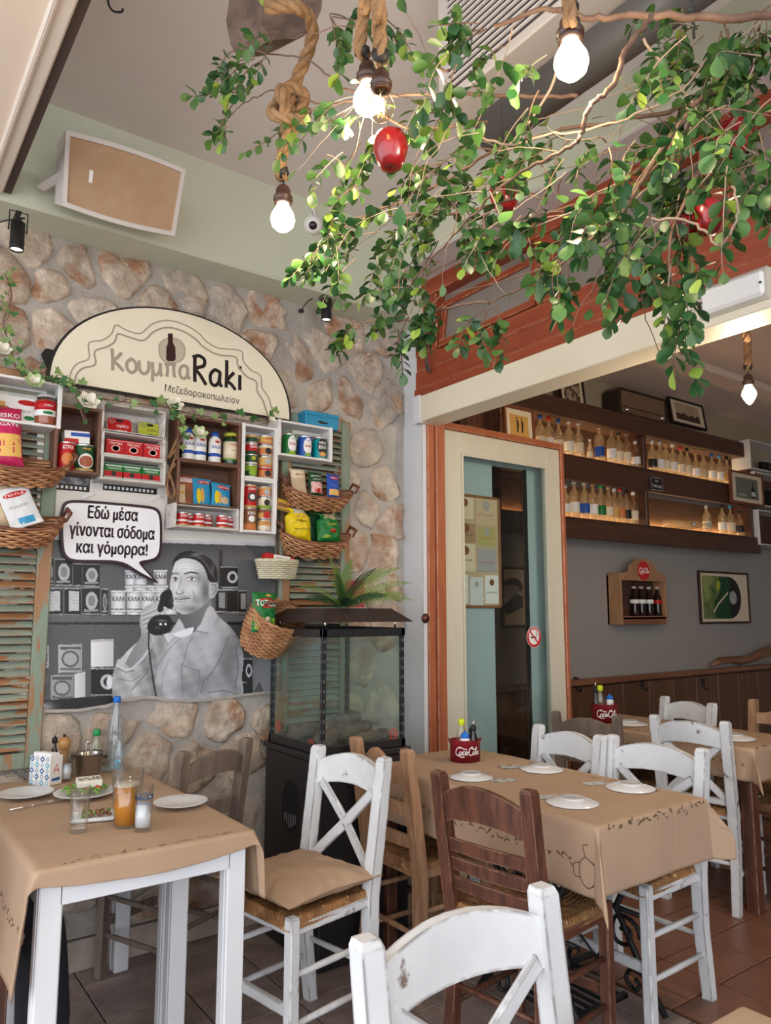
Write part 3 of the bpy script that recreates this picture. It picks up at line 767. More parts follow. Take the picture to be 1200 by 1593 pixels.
# ------------------------------------------------------------------ shutters on the stone wall
SHUT = mat('peeling_green_shutter', (.27, .33, .27), .65, col2=(.33, .15, .065), scale=7, lo=.52, hi=.56, stretch=(.6, 2, 2.2), var=.12, rand=.25, edge=(.36, .19, .10), edge_w=.008, bump=.6, bscale=30)
SHUTW = mat('bare_shutter_wood', (.33, .175, .09), .65, col2=(.22, .28, .22), scale=5, lo=.46, hi=.50, stretch=(3, 3, .6), var=.15, edge=(.2, .1, .05), bump=.5, bscale=30)
def shutter(x0, x1, z0, z1, label, bands):
    t = thing('wooden_shutter', label, 'shutter', ((x0 + x1) / 2, WA, z0), 0, None); hx = (x1 - x0) / 2; H = z1 - z0
    for s in (-1, 1): MB().bx(s * hx, -.05, 0, s * (hx - .055), -.015, H, .004).build('stile', SHUTW, t)
    for (a, b) in bands: MB().bx(-hx + .055, -.046, a, hx - .055, -.018, b, .003).build('rail', SHUTW, t)
    me = None; z = .02; k = 0
    R = Matrix.Rotation(math.radians(38), 3, 'X')
    while z < H - .02:
        if not any(a - .012 < z < b + .012 for a, b in bands):
            if me is None: me = MB().box((0, 0, 0), (2 * hx - .112, .036, .008), R, .002).mesh('slat', SHUT)
            o = bpy.data.objects.new('slat', me); COL.objects.link(o); o.parent = t; o.location = (0, -.034, z)
        z += .031
    MB().bx(-hx + .05, -.018, .01, hx - .05, -.012, H - .01).build('backing', mat('shutter_backing', (.09, .07, .05), .9), t)
    return t
shutter(.24, .675, .80, 2.36, 'peeling green louvred shutter at the left edge behind the baskets', [(0, .06), (.90, .98), (1.50, 1.56)])
shutter(1.70, 2.10, .80, 2.38, 'peeling green louvred shutter right of the mural, behind glass heater and baskets', [(0, .06), (.86, .92), (1.10, 1.20), (1.52, 1.58)])

# ------------------------------------------------------------------ mural photograph
MU = {}
def mural():
    x0, x1 = 58, 428; nx, ny = 380, 390
    def yb(px):    # ragged lower edge
        return np.interp(px, [58, 70, 120, 165, 190, 215, 240, 262, 290, 330, 380, 428], [1106, 1104, 1103, 1096, 1088, 1083, 1083, 1087, 1088, 1086, 1079, 1074])
    PX = np.linspace(x0, x1, nx); ytop = 655 + (PX - 60) * .16
    YY = np.linspace(0, 1, ny)[:, None] * (yb(PX) - ytop)[None, :] + ytop[None, :]
    XX = np.repeat(PX[None, :], ny, 0)
    U = (XX - 40) * 2.857; V = (YY - 780) * 2.857      # drawing coordinates
    im = np.zeros(U.shape)
    def inside(poly):
        poly = np.array(poly, float); r = np.zeros(U.shape, bool); a, b = poly.min(0), poly.max(0)
        m = (U >= a[0]) & (U <= b[0]) & (V >= a[1]) & (V <= b[1]); u, v = U[m], V[m]; c = np.zeros(u.shape, bool); n = len(poly)
        for i in range(n):
            xi, yi = poly[i]; xj, yj = poly[i - 1]
            with np.errstate(divide='ignore', invalid='ignore'): c ^= ((yi > v) != (yj > v)) & (u < (xj - xi) * (v - yi) / (yj - yi) + xi)
        r[m] = c; return r
    def sm(pts, k=5): return [tuple(p) for p in smooth2(pts, k, True)]
    def P(poly, g, g2=None, vert=False):
        m = inside(poly)
        if g2 is None: im[m] = g
        else:
            a = np.array(poly, float); q, lo, hi = (V, a[:, 1].min(), a[:, 1].max()) if vert else (U, a[:, 0].min(), a[:, 0].max())
            t = (q - lo) / (hi - lo); im[m] = (g + (g2 - g) * t)[m]
    def Rc(a, b, c, d, g, g2=None): P([(a, b), (c, b), (c, d), (a, d)], g, g2)
    def E(cx, cy, rx, ry, g, soft=0.0, k=1.0):
        d = ((U - cx) / rx) ** 2 + ((V - cy) / ry) ** 2
        if soft: w = k * np.exp(-d * soft); im[:] = im * (1 - w) + g * w
        else: im[d < 1] = g
    def Ln(pts, w, g, k=1.0):
        for (a, b) in zip(pts[:-1], pts[1:]):
            ax, ay = a; bx, by = b; L2 = (bx - ax) ** 2 + (by - ay) ** 2 + 1e-9
            t = np.clip(((U - ax) * (bx - ax) + (V - ay) * (by - ay)) / L2, 0, 1)
            d = np.hypot(U - ax - t * (bx - ax), V - ay - t * (by - ay)); m = np.clip((w / 2 + .8 - d) / 1.6, 0, 1) * k
            im[:] = im * (1 - m) + g * m
    # rows of shelving
    top = 168 + (U - 90) * .03
    im[:] = .82
    im[V > top - 14] = .62; im[V > top] = .20
    t2 = np.clip((V - top - 3) / 60, 0, 1); im[V > top + 3] = (.15 + .07 * t2)[V > top + 3]
    im[(V > 505 + 6 * np.sin(U * .01))] = .16
    Rc(40, 508, 1110, 536, .24); Rc(40, 536, 1110, 548, .06)
    Rc(860, 215, 875, 500, .10)
    g = np.clip(1 - np.abs(U - 300) / 500, 0, 1) * .06; im += g * (V > 548)
    def tin(a, b, c, d, body=.04, lab=.55, kind='oval'):
        Rc(a, b, c, d, body)
        w = c - a; 
        m = inside([(a, b), (c, b), (c, d), (a, d)]); s = np.cos((U - (a + c) / 2) / w * PI) ; im[m] = (im * (.55 + .6 * s))[m]
        Rc(a, b, c, b + 4, .55); Rc(a, d - 4, c, d, .45)
        if kind == 'oval': E((a + c) / 2 + 2, (b + d) / 2, w * .34, (d - b) * .33, lab); E((a + c) / 2 + 2, (b + d) / 2, w * .20, (d - b) * .20, lab * .65); Rc(a + w * .1, d - 22, c - w * .1, d - 12, .42)
        elif kind == 'label': Rc(a + w * .28, b + 14, c - w * .12, d - 18, lab); [Ln([(a + w * .35, b + 26 + q * 14), (c - w * .2, b + 26 + q * 14)], 2, .3, .6) for q in range(4)]
        elif kind == 'rings': E((a + c) / 2 + w * .2, (b + d) / 2, w * .3, (d - b) * .28, .6); E((a + c) / 2 + w * .2, (b + d) / 2, w * .18, (d - b) * .17, .05)
    tin(80, 250, 126, 372); tin(130, 255, 206, 374); tin(212, 275, 252, 376, .03, .1, 'x'); tin(254, 278, 330, 378)
    tin(72, 385, 164, 505, .03, .62, 'label'); tin(172, 385, 246, 505, .03, .62, 'label'); tin(252, 382, 330, 502); tin(336, 388, 364, 505, .05, .4)
    def tub(a, b, c, d, txt=True):
        m = inside([(a, b), (c, b), (c, d), (a, d)]); s = np.cos((U - (a + c) / 2) / (c - a) * PI * .9); im[m] = (.42 + .36 * s)[m]
        Rc(a - 2, b, c + 2, b + 7, .72); Ln([(a, b + 10), (c, b + 10)], 2, .3); Ln([(a, d), (c, d)], 2, .15)
        h = (b + d) / 2 - 4; w = (c - a) * .17; x = a + (c - a) * .12
        if txt:
            for q, gl in enumerate('KALA'):
                X = x + q * w * 1.25
                if gl == 'K': Ln([(X, h - 9), (X, h + 9)], 3, .05); Ln([(X + w, h - 9), (X, h), (X + w, h + 9)], 3, .05)
                if gl == 'A': Ln([(X, h + 9), (X + w / 2, h - 9), (X + w, h + 9)], 3, .05); Ln([(X + w * .2, h + 3), (X + w * .8, h + 3)], 2, .05)
                if gl == 'L': Ln([(X, h + 9), (X + w / 2, h - 9), (X + w, h + 9)], 3, .05)
    for a in (442, 480, 570): tub(a, 305, a + 58, 372)
    for a in (442, 478, 540, 570): tub(a, 374, a + 60, 396, False)
    for a in (380, 448, 511, 575): tub(a, 396, a + 64, 478); tub(a, 482, a + 62, 505, False)
    tub(610, 470, 672, 503, False)
    tin(866, 290, 942, 384, .03, .5, 'rings'); tin(846, 392, 892, 492, .03, .4, 'label'); tin(895, 392, 942, 495, .02, .3, 'x'); tin(946, 395, 982, 495, .03, .4, 'label')
    # lower shelf
    def box(a, b, c, d, g, ring=True):
        P([(a, b), (c, b - 4), (c, d - 4), (a, d)], g, g * .8)
        if ring: E((a + c) / 2, (b + d) / 2, (c - a) * .36, (d - b) * .30, .22); E((a + c) / 2, (b + d) / 2, (c - a) * .28, (d - b) * .22, .5); Rc(a + 8, b + 8, c - 8, b + 20, .2); Rc(a + 8, d - 22, c - 8, d - 12, .25)
    box(60, 642, 104, 742, .66); box(144, 638, 252, 762, .56); box(290, 616, 390, 742, .78, False); Ln([(290, 622), (390, 618)], 5, .45); Ln([(290, 738), (390, 736)], 5, .15)
    box(110, 772, 214, 888, .48); P([(216, 768), (266, 756), (266, 866), (216, 878)], .72, .6); tin(290, 742, 396, 862, .03, .5, 'rings'); E(372, 805, 12, 28, .75)
    P([(60, 885), (380, 862), (400, 900), (400, 930), (60, 960)], .05); E(90, 915, 40, 26, .42, 1.2); E(75, 905, 10, 10, .7)
    E(70, 790, 30, 34, .25); E(66, 790, 20, 24, .1)
    tin(962, 698, 1006, 806, .03, .55, 'rings'); P([(955, 808), (1010, 800), (1010, 870), (955, 870)], .06)
    P([(1010, 680), (1100, 690), (1100, 860), (1010, 845)], .30, .46); P([(1014, 845), (1040, 800), (1060, 850)], .2)
    # man: shirt
    sh = sm([(645, 590), (682, 525), (700, 590), (760, 570), (818, 466), (858, 512), (912, 560), (948, 615), (968, 690), (962, 780), (965, 870), (900, 878), (700, 885), (560, 872), (440, 885), (392, 880), (384, 800), (398, 735), (430, 690), (480, 640), (545, 590), (605, 588)])
    m = inside(sh); P(sh, .62, .50)
    fold = .05 * np.sin(U * .035 + V * .013 + 2 * np.sin(V * .012)) + .035 * np.sin(U * .09 - V * .05) + .02 * np.sin(V * .13 + U * .05)
    im[m] += fold[m]
    for (a, b, c, d, gg) in [(820, 620, 60, 90, .62), (640, 700, 34, 110, .64), (740, 660, 40, 60, .60), (480, 780, 40, 60, .60), (900, 720, 46, 110, .28), (800, 800, 60, 50, .36), (600, 640, 24, 70, .35), (700, 830, 40, 40, .36), (560, 850, 40, 30, .30)]:
        w = np.exp(-(((U - a) / c) ** 2 + ((V - b) / d) ** 2)) * .75; im[m] = (im * (1 - w) + gg * w)[m]
    for ln, w, gg in [([(745, 600), (720, 640), (690, 760), (700, 870)], 3, .28), ([(700, 600), (650, 640), (590, 720), (575, 790)], 3, .24), ([(905, 600), (870, 690), (830, 760), (790, 800), (780, 850)], 5, .26), ([(935, 640), (945, 740), (930, 830)], 5, .25), ([(810, 850), (880, 840), (955, 860)], 4, .25),
                      ([(690, 720), (720, 740), (772, 752), (775, 800), (760, 862)], 4, .33), ([(690, 720), (700, 790), (705, 850)], 3, .36), ([(770, 690), (800, 650), (830, 560)], 4, .62), ([(640, 700), (610, 770), (600, 860)], 3, .33), ([(400, 800), (450, 830), (520, 850)], 4, .30)]: Ln(ln, w, gg, .8)
    # rolled sleeve and forearm
    P(sm([(540, 560), (560, 610), (545, 650), (505, 705), (462, 745), (438, 738), (452, 700), (480, 650), (512, 600), (515, 560)]), .36, .46)
    sl = sm([(398, 735), (415, 700), (452, 728), (470, 742), (520, 700), (560, 650), (582, 700), (575, 800), (550, 865), (470, 880), (395, 875), (384, 810)]); P(sl, .56, .45)
    m2 = inside(sl); im[m2] += fold[m2] * 1.3
    Ln([(405, 728), (440, 748), (472, 742), (520, 700), (552, 652)], 7, .68); Ln([(410, 742), (445, 760), (480, 752)], 4, .25); Ln([(560, 660), (540, 760), (470, 840)], 5, .28, .8); Ln([(420, 790), (470, 800), (520, 770)], 4, .3, .8)
    # neck, head, ear
    P(sm([(690, 480), (760, 478), (815, 430), (826, 470), (780, 545), (730, 580), (690, 585), (678, 540)]), .24, .36)
    P(sm([(655, 300), (664, 266), (700, 250), (755, 252), (792, 285), (815, 330), (828, 380), (820, 430), (795, 458), (765, 482), (735, 496), (702, 502), (676, 490), (660, 465), (650, 432), (641, 402), (641, 372), (646, 340)]), .68, .54)
    hm = inside(sm([(655, 300), (664, 266), (700, 250), (755, 252), (792, 285), (815, 330), (828, 380), (820, 430), (795, 458), (765, 482), (735, 496), (702, 502), (676, 490), (660, 465), (650, 432), (641, 402), (641, 372), (646, 340)]))
    for (a, b, c, d, gg, kk) in [(715, 290, 50, 26, .84, .9), (735, 390, 34, 26, .76, .8), (672, 390, 10, 40, .80, .8), (800, 400, 22, 60, .24, .9), (700, 465, 26, 14, .58, .8), (740, 480, 40, 16, .28, .8), (700, 425, 30, 6, .33, .5), (770, 340, 14, 20, .32, .7), (760, 440, 20, 20, .36, .6)]:
        w = np.exp(-(((U - a) / c) ** 2 + ((V - b) / d) ** 2)) * kk; im[hm] = (im * (1 - w) + gg * w)[hm]
    P(sm([(815, 370), (832, 355), (852, 362), (856, 385), (846, 415), (828, 432), (816, 420)]), .60, .48); Ln([(830, 372), (844, 372), (846, 395), (832, 415)], 4, .28); Ln([(828, 385), (836, 395)], 3, .3)
    P(sm([(652, 302), (656, 262), (680, 234), (722, 220), (772, 230), (820, 255), (846, 292), (854, 330), (850, 358), (828, 360), (812, 348), (803, 318), (790, 290), (768, 268), (738, 256), (702, 252), (668, 268), (658, 288)]), .03)
    for k in range(9): Ln([(690 + k * 10, 246 - k * .3), (735 + k * 10, 236 + k * 3), (790 + k * 5, 262 + k * 7), (820 + k * 3, 318 + k * 4)], 2, .28, .45)
    E(760, 236, 26, 7, .42, 1.2, .8); E(832, 300, 8, 26, .30, 1.2, .7)
    Ln([(647, 326), (660, 319), (680, 321)], 5, .08); Ln([(708, 322), (735, 314), (766, 320)], 6, .08)
    for (a, b, r) in ((664, 346, 14), (737, 344, 19)):
        E(a, b, r, 7.5, .78); E(a + 1, b, 7, 7, .03); E(a - 1, b - 2, 2, 2, .9); Ln([(a - r, b - 3), (a, b - 9), (a + r, b - 3)], 3, .06); Ln([(a - r, b + 5), (a, b + 11), (a + r, b + 6)], 2, .25, .8)
    Ln([(692, 336), (688, 360), (678, 390), (668, 403)], 4, .34, .7); Ln([(668, 403), (674, 412), (690, 412), (704, 404)], 4, .18); E(680, 396, 9, 8, .74, 1, .8); E(697, 398, 8, 6, .5, 1, .7)
    Ln([(664, 432), (685, 436), (705, 433), (728, 430)], 4.5, .10); Ln([(668, 443), (690, 447), (715, 442)], 3, .30, .7); Ln([(740, 395), (752, 420), (748, 440)], 3, .28, .8); Ln([(662, 470), (690, 478), (715, 474)], 2.5, .3, .6)
    for q in range(3): Ln([(690, 276 + q * 12), (730, 272 + q * 12), (768, 280 + q * 12)], 2, .42, .5)
    # collar
    P(sm([(758, 572), (780, 540), (816, 466), (850, 505), (838, 545), (812, 584), (780, 580)]), .70, .56); P([(682, 520), (700, 545), (716, 590), (660, 600), (640, 590)], .6, .68); P(sm([(655, 590), (690, 575), (745, 560), (735, 590), (690, 605)]), .82)
    P([(612, 590), (650, 582), (658, 610), (632, 636)], .74, .66); Ln([(760, 575), (812, 586)], 3, .25); Ln([(612, 592), (632, 636), (658, 610)], 3, .28)
    # hand
    P(sm([(512, 500), (530, 470), (560, 455), (592, 460), (606, 482), (604, 510), (590, 528), (560, 545), (545, 575), (522, 585), (508, 550)]), .50, .62)
    for (a, b, c, d) in ((520, 500, 592, 470), (520, 518, 600, 492), (524, 538, 592, 512), (530, 556, 575, 532)): Ln([(a, b), (c, d)], 13, .62, .8); Ln([(a, b + 9), (c, d + 9)], 3, .24)
    # telephone
    Ln([(625, 420), (606, 450), (598, 480)], 26, .02); P(sm([(598, 420), (612, 400), (640, 390), (652, 410), (656, 450), (650, 478), (622, 470), (600, 452)]), .02); E(648, 440, 9, 26, .10)
    P(sm([(542, 548), (560, 518), (600, 504), (640, 512), (652, 540), (640, 575), (610, 592), (570, 594), (546, 578)]), .02); E(605, 530, 30, 6, .45, 1.4, .7); E(600, 546, 6, 5, .85); E(622, 545, 6, 5, .75); E(585, 560, 14, 8, .12)
    Ln([(548, 580), (546, 640), (556, 720), (566, 790), (580, 866)], 7, .03)
    # grain
    rng = np.random.RandomState(3); im += rng.normal(0, .012, im.shape)
    im[:] = np.clip(np.where(V < top - 14, im, im ** 1.65 * 1.20), .006, .9)
    col = np.stack([im * .95, im * .98, im * 1.06, np.ones_like(im)], -1); cream = V < top - 14
    tcr = (.70, .68, .64)
    for k in range(3): col[..., k] = np.where(cream, tcr[k] + (im - .82) * .3, col[..., k])
    # geometry: project the drawing onto the wall plane once, giving a flat printed sheet
    verts = []
    Y = WA - .034
    r_ = DV[None, None, :] + RV[None, None, :] * ((XX - CX) / FPX)[..., None] - UV[None, None, :] * ((YY - CY) / FPX)[..., None]
    t_ = Y / r_[..., 1]; W = OV[None, None, :] + r_ * t_[..., None]
    me = bpy.data.meshes.new('mural_print')
    idx = (np.arange(ny - 1)[:, None] * nx + np.arange(nx - 1)[None, :]).ravel()
    F = np.stack([idx, idx + nx, idx + nx + 1, idx + 1], 1)
    me.vertices.add(nx * ny); me.vertices.foreach_set('co', W.reshape(-1).astype(np.float32))
    me.loops.add(F.size); me.loops.foreach_set('vertex_index', F.ravel().astype(np.int32))
    me.polygons.add(len(F)); me.polygons.foreach_set('loop_start', (np.arange(len(F)) * 4).astype(np.int32)); me.polygons.foreach_set('loop_total', np.full(len(F), 4, np.int32))
    me.update(); me.validate()
    ca = me.color_attributes.new('print', 'FLOAT_COLOR', 'POINT'); ca.data.foreach_set('color', col.reshape(-1).astype(np.float32))
    m = bpy.data.materials.new('printed_sheet'); m.use_nodes = True; b = m.node_tree.nodes['Principled BSDF']; a = m.node_tree.nodes.new('ShaderNodeVertexColor'); a.layer_name = 'print'
    m.node_tree.links.new(a.outputs[0], b.inputs['Base Color']); b.inputs['Roughness'].default_value = .45
    me.materials.append(m)
    o = bpy.data.objects.new('wall_mural', me); COL.objects.link(o)
    tag(o, 'black and white wall mural of a man on the telephone before shelves of tins', 'mural')
    # plaster skim that carries the print
    L_ = [W[ny - 1, i] for i in range(nx)]
    pv = [Vector((p[0], WA - .033, p[2] - .012 - .01 * noisef(p[0] * 20, 1))) for p in L_[::12]]
    tp_ = [Vector((L_[0][0], WA - .033, 2.3)), Vector((L_[-1][0], WA - .033, 2.3))]
    poly = [(p.x, p.z) for p in pv] + [(tp_[1].x, 2.3), (tp_[0].x, 2.3)]
    MB().prism(poly, lambda u, v, t: Vector((u, WA - .033 + t, v)), 0, .05).build('plaster_skim', MORTAR, wall)
mural()

# film-strip prints with paper clips peeking out under the crates
STRIP = flat('film_strip_black', (.02, .018, .02), .5); PAPER = flat('white_paper', (.72, .72, .72), .7); GREYP = mat('grey_photo_print', (.42, .43, .45), .6, col2=(.12, .12, .13), scale=28, lo=.42, hi=.58)
for (a, b, ya, yb_, lab) in ((77, 139, 738, 762, 'film-strip photo print peeking out below the narrow brown crate'), (160, 244, 745, 765, 'film-strip photo print peeking out below the three white crates')):
    p = at(a, yb_, 'y', WA - .036); q = at(b, yb_ + 2, 'y', WA - .036); z0 = (p.z + q.z) / 2; w = q.x - p.x
    t = thing('photo_strip', lab, 'photo', (p.x, WA - .036, z0), 0, None)
    MB().bx(0, 0, 0, w, .001, .10).build('sheet', STRIP, t); MB().bx(.004, -.0008, .026, w - .004, 0, .10).build('photo', GREYP, t)
    n = int(w / .018)
    sq = MB()
    for i in range(n): sq.bx(.006 + i * .018, -.0008, .007, .006 + i * .018 + .010, 0, .019)
    sq.build('sprocket_row', PAPER, t, kind='stuff')
    R = Matrix.Rotation(math.radians(-28), 3, 'Y')
    MB().box((w * .96, -.003, -.014), (.055, .002, .018), R, .001).build('paper_clip', PAPER, t)

# ------------------------------------------------------------------ speech bubble sign
BUB = flat('bubble_white', (.80, .81, .86), .35); INK = flat('bubble_ink', (.030, .012, .018), .4)
def bub():
    Y = WA - .065
    o_ = [(97, 790), (100, 781), (110, 777.5), (140, 778.5), (180, 782), (225, 786), (243, 789), (250, 796), (252.5, 810), (252.5, 850), (250, 866), (241, 874), (219, 877), (232, 890), (247, 907), (247.4, 907.4), (247, 907.2), (216, 894), (187, 876), (140, 875.5), (112, 875), (100, 868), (95, 855), (93.5, 820), (94, 800)]
    def ch(P):
        for _ in range(2): P = [q for a, b in zip(P, P[1:] + P[:1]) for q in (((.75 * a[0] + .25 * b[0]), (.75 * a[1] + .25 * b[1])), ((.25 * a[0] + .75 * b[0]), (.25 * a[1] + .75 * b[1])))]
        return P
    o_ = ch(o_)
    w = [at(x, y, 'y', Y) for x, y in o_]; c = Vector((sum(p.x for p in w) / len(w), Y, sum(p.z for p in w) / len(w)))
    t = thing('speech_bubble_sign', 'white speech bubble sign with Greek words pointing at the man in the mural', 'sign', tuple(c))
    pl = [(p.x - c.x, p.z - c.z) for p in w]
    MB().prism(pl, lambda u, v, q: Vector((u, q, v)), 0, .02).build('outline_board', INK, t)
    i_ = [(100.5, 791), (103, 785), (111, 782), (140, 783), (180, 786), (224, 790.5), (240, 793), (246, 799), (248.5, 811), (248.5, 850), (246, 862), (239, 869.5), (213, 873), (222, 884), (237, 900), (237.3, 900.3), (237, 900.1), (216, 889), (190, 871.5), (140, 871), (114, 870.5), (104, 865), (99.5, 854), (98, 820), (98.5, 800)]
    w2 = [at(x, y, 'y', Y) for x, y in ch(i_)]
    MB().prism([(p.x - c.x, p.z - c.z) for p in w2], lambda u, v, q: Vector((u, q, v)), -.002, 0).build('white_face', BUB, t)
    for s, (xa, ya, xb, yb_) in (('Εδώ μέσα', (137, 800, 214, 801)), ('γίνονται σόδομα', (108, 828, 240, 829)), ('кαι γόμορρα!', (119, 854, 229, 855))):
        p = at(xa, ya, 'y', Y); q = at(xb, yb_ + .5, 'y', Y)
        mb = MB(); tl = (q.z - p.z) / (q.x - p.x) * .0
        put_text(mb, s, lambda u, v, k: Vector((u, -.0025 - k, v)), q.x - p.x, .067 if s[0] != 'γ' else .070, (p.x + q.x) / 2 - c.x, (p.z + q.z) / 2 - c.z)
        V0, F0, S0 = list(mb.v), list(mb.f), list(mb.sm)
        for dx, dz in ((.002, 0), (-.002, 0), (.001, .001), (-.001, -.001)): mb.add([(x_ + dx, y_ - abs(dx) * .1, z_ + dz) for x_, y_, z_ in V0], F0)
        mb.build('lettering', INK, t)
bub()

# ------------------------------------------------------------------ arched restaurant sign
def sign():
    Y = WA - .06
    CREAMS = mat('sign_cream', (.80, .75, .60), .4, col2=(.74, .68, .50), scale=2.5, lo=.5, hi=.75, var=.02); RIM = flat('sign_rim_black', (.015, .012, .012), .4); TAU = flat('sign_taupe', (.36, .31, .25), .5)
    a = at(76, 583, 'y', Y); b = at(451, 657, 'y', Y); tp_ = at(262, 480, 'y', Y)
    cx = (a.x + b.x) / 2; z0 = (a.z + b.z) / 2 - .005; hw = (b.x - a.x) / 2; H = tp_.z - z0
    t = thing('arched_sign', 'cream half-round restaurant sign with black rim on the stone wall', 'sign', (cx, Y, z0))
    arc = [(hw * math.cos(q), H * math.sin(q) ** .92 if math.sin(q) > 0 else 0) for q in [PI * i / 48 for i in range(49)]]
    MB().prism(arc, lambda u, v, k: Vector((u * 1.015, k, v * 1.02 - .004)), 0, .03).build('rim', RIM, t)
    MB().prism(arc, lambda u, v, k: Vector((u * .992, k, v * .985 + .002)), -.003, 0).build('face', CREAMS, t)
    F = lambda u, v, k: Vector((u, -.004 - k, v))
    def W(x, y): p = at(x, y, 'y', Y); return (p.x - cx, p.z - z0)
    def z6(x, y): return W(x / 2.5, 380 + y / 2.5)
    o1 = [(268, 545), (275, 500), (300, 465), (345, 445), (345, 385), (395, 375), (432, 350), (450, 315), (490, 335), (545, 348), (590, 312), (650, 297), (720, 315), (775, 350), (800, 378), (850, 405), (935, 415), (945, 455), (975, 490), (1012, 512), (1018, 560), (1045, 600), (1062, 672)]
    o2 = [(288, 548), (298, 505), (325, 482), (370, 468), (368, 418), (415, 400), (445, 380), (458, 350), (500, 362), (558, 375), (598, 340), (652, 325), (712, 340), (762, 372), (790, 400), (845, 430), (915, 440), (925, 475), (958, 515), (995, 535), (1000, 575), (1022, 610), (1040, 668)]
    mb = MB(); mb.ribbon([tuple(p) for p in smooth2([z6(*p) for p in o1], 4)], .006, F); mb.build('scroll_border', TAU, t); mb = MB(); mb.ribbon([tuple(p) for p in smooth2([z6(*p) for p in o2], 4)], .008, F); mb.build('scroll_border', TAU, t)
    # emblem: pebble with a small bottle
    cxp = z6(665, 405)
    mb = MB(); mb.prism([z6(x, y) for x, y in smooth2([(618, 420), (622, 385), (650, 368), (690, 370), (714, 395), (716, 430), (700, 455), (660, 464), (630, 450)], 4, True)], F, 0, .001); mb.build('pebble_emblem', mat('sign_pebble', (.50, .44, .35), .5), t)
    mb = MB(); mb.ribbon([z6(*p) for p in smooth2([(618, 420), (622, 385), (650, 368), (690, 370), (714, 395), (716, 430), (700, 455), (660, 464), (630, 450)], 4, True)] + [z6(618, 420)], .0045, F, .0012); mb.build('emblem_ring', TAU, t)
    mb = MB(); mb.prism([z6(*p) for p in [(652, 348), (670, 348), (671, 385), (680, 402), (682, 448), (674, 456), (652, 456), (645, 448), (646, 402), (652, 385)]], F, .0012, .002); mb.build('bottle_emblem', flat('emblem_dark', (.04, .012, .012), .4), t)
    # hand-drawn letters
    G = {'K': [[(0, .0), (.02, .36), (0, .72)], [(.34, .62), (.16, .42), (.03, .33), (.20, .20), (.38, .02)]], 'o': [[(.16, .44), (.02, .32), (.02, .12), (.16, 0), (.32, .10), (.34, .30), (.22, .44), (.12, .44)]],
         'u': [[(.0, .44), (.0, .16), (.10, .02), (.24, .04), (.34, .20), (.34, .45)]], 'm': [[(.0, -.22), (.02, .1), (.02, .44)], [(.02, .16), (.10, .02), (.22, .06), (.30, .22), (.32, .44), (.31, .10), (.38, .0)]],
         'p': [[(-.02, .40), (.20, .44), (.42, .43)], [(.08, .42), (.08, .2), (.04, 0)], [(.32, .43), (.32, .15), (.36, .0)]], 'a': [[(.32, .40), (.16, .45), (.02, .30), (.03, .08), (.16, .0), (.29, .12), (.33, .42), (.32, .12), (.40, .0)]],
         'R': [[(.04, .74), (.04, .36), (.06, 0)], [(-.04, .68), (.16, .76), (.34, .68), (.32, .50), (.08, .38), (.24, .2), (.42, -.03)]],
         'k': [[(.02, .80), (.03, .4), (.02, 0)], [(.28, .48), (.06, .22), (.20, .12), (.34, -.02)]], 'i': [[(.02, .44), (.02, .2), (.03, .0)], [(.02, .60), (.02, .70)]]}
    def word(glyphs, p0, p1, w, m, name):
        adv = [max(x for st_ in G[g] for x, _ in st_) + .12 for g in glyphs]; tot = sum(adv) - .12
        a_, b_ = Vector(p0), Vector(p1); sc = (b_ - a_).length / tot; d = (b_ - a_).normalized(); n_ = Vector((-d.y, d.x)); x = 0
        for g, ad in zip(glyphs, adv):
            mb = MB()
            for st_ in G[g]:
                pts = smooth2(st_, 5) if len(st_) > 2 else [Vector(q) for q in st_]
                mb.ribbon([tuple(a_ + d * (x + q[0]) * sc + n_ * q[1] * sc * 1.12) for q in pts], w, F)
            mb.build('letter', m, t); x += ad
    word('Koumpa', z6(437, 492), z6(738, 526), .0145, TAU, 'x'); word('Raki', z6(750, 535), z6(932, 568), .0165, RIM, 'x')
    p, q = z6(640, 570), z6(930, 612)
    mb = MB(); put_text(mb, 'Μεζεδοραкοпωλείον', lambda u, v, k: Vector((u, -.0045, v + (u - (p[0] + q[0]) / 2) * (q[1] - p[1]) / (q[0] - p[0]) * .0)), q[0] - p[0], .043, (p[0] + q[0]) / 2, (p[1] + q[1]) / 2 + .004, bold=.0)
    mb.build('lettering', RIM, t)
    # dark sheet standing in for the shaded hole behind the left shoulder
    MB().prism([(u, v) for u, v in [W(66, 548), W(72, 540), W(96, 545), W(130, 515), W(150, 505), W(120, 560), W(84, 590)]], F, -.035, -.02).build('shadow_gap', mat('recess_shade', (.02, .017, .015), .95), t)
sign()
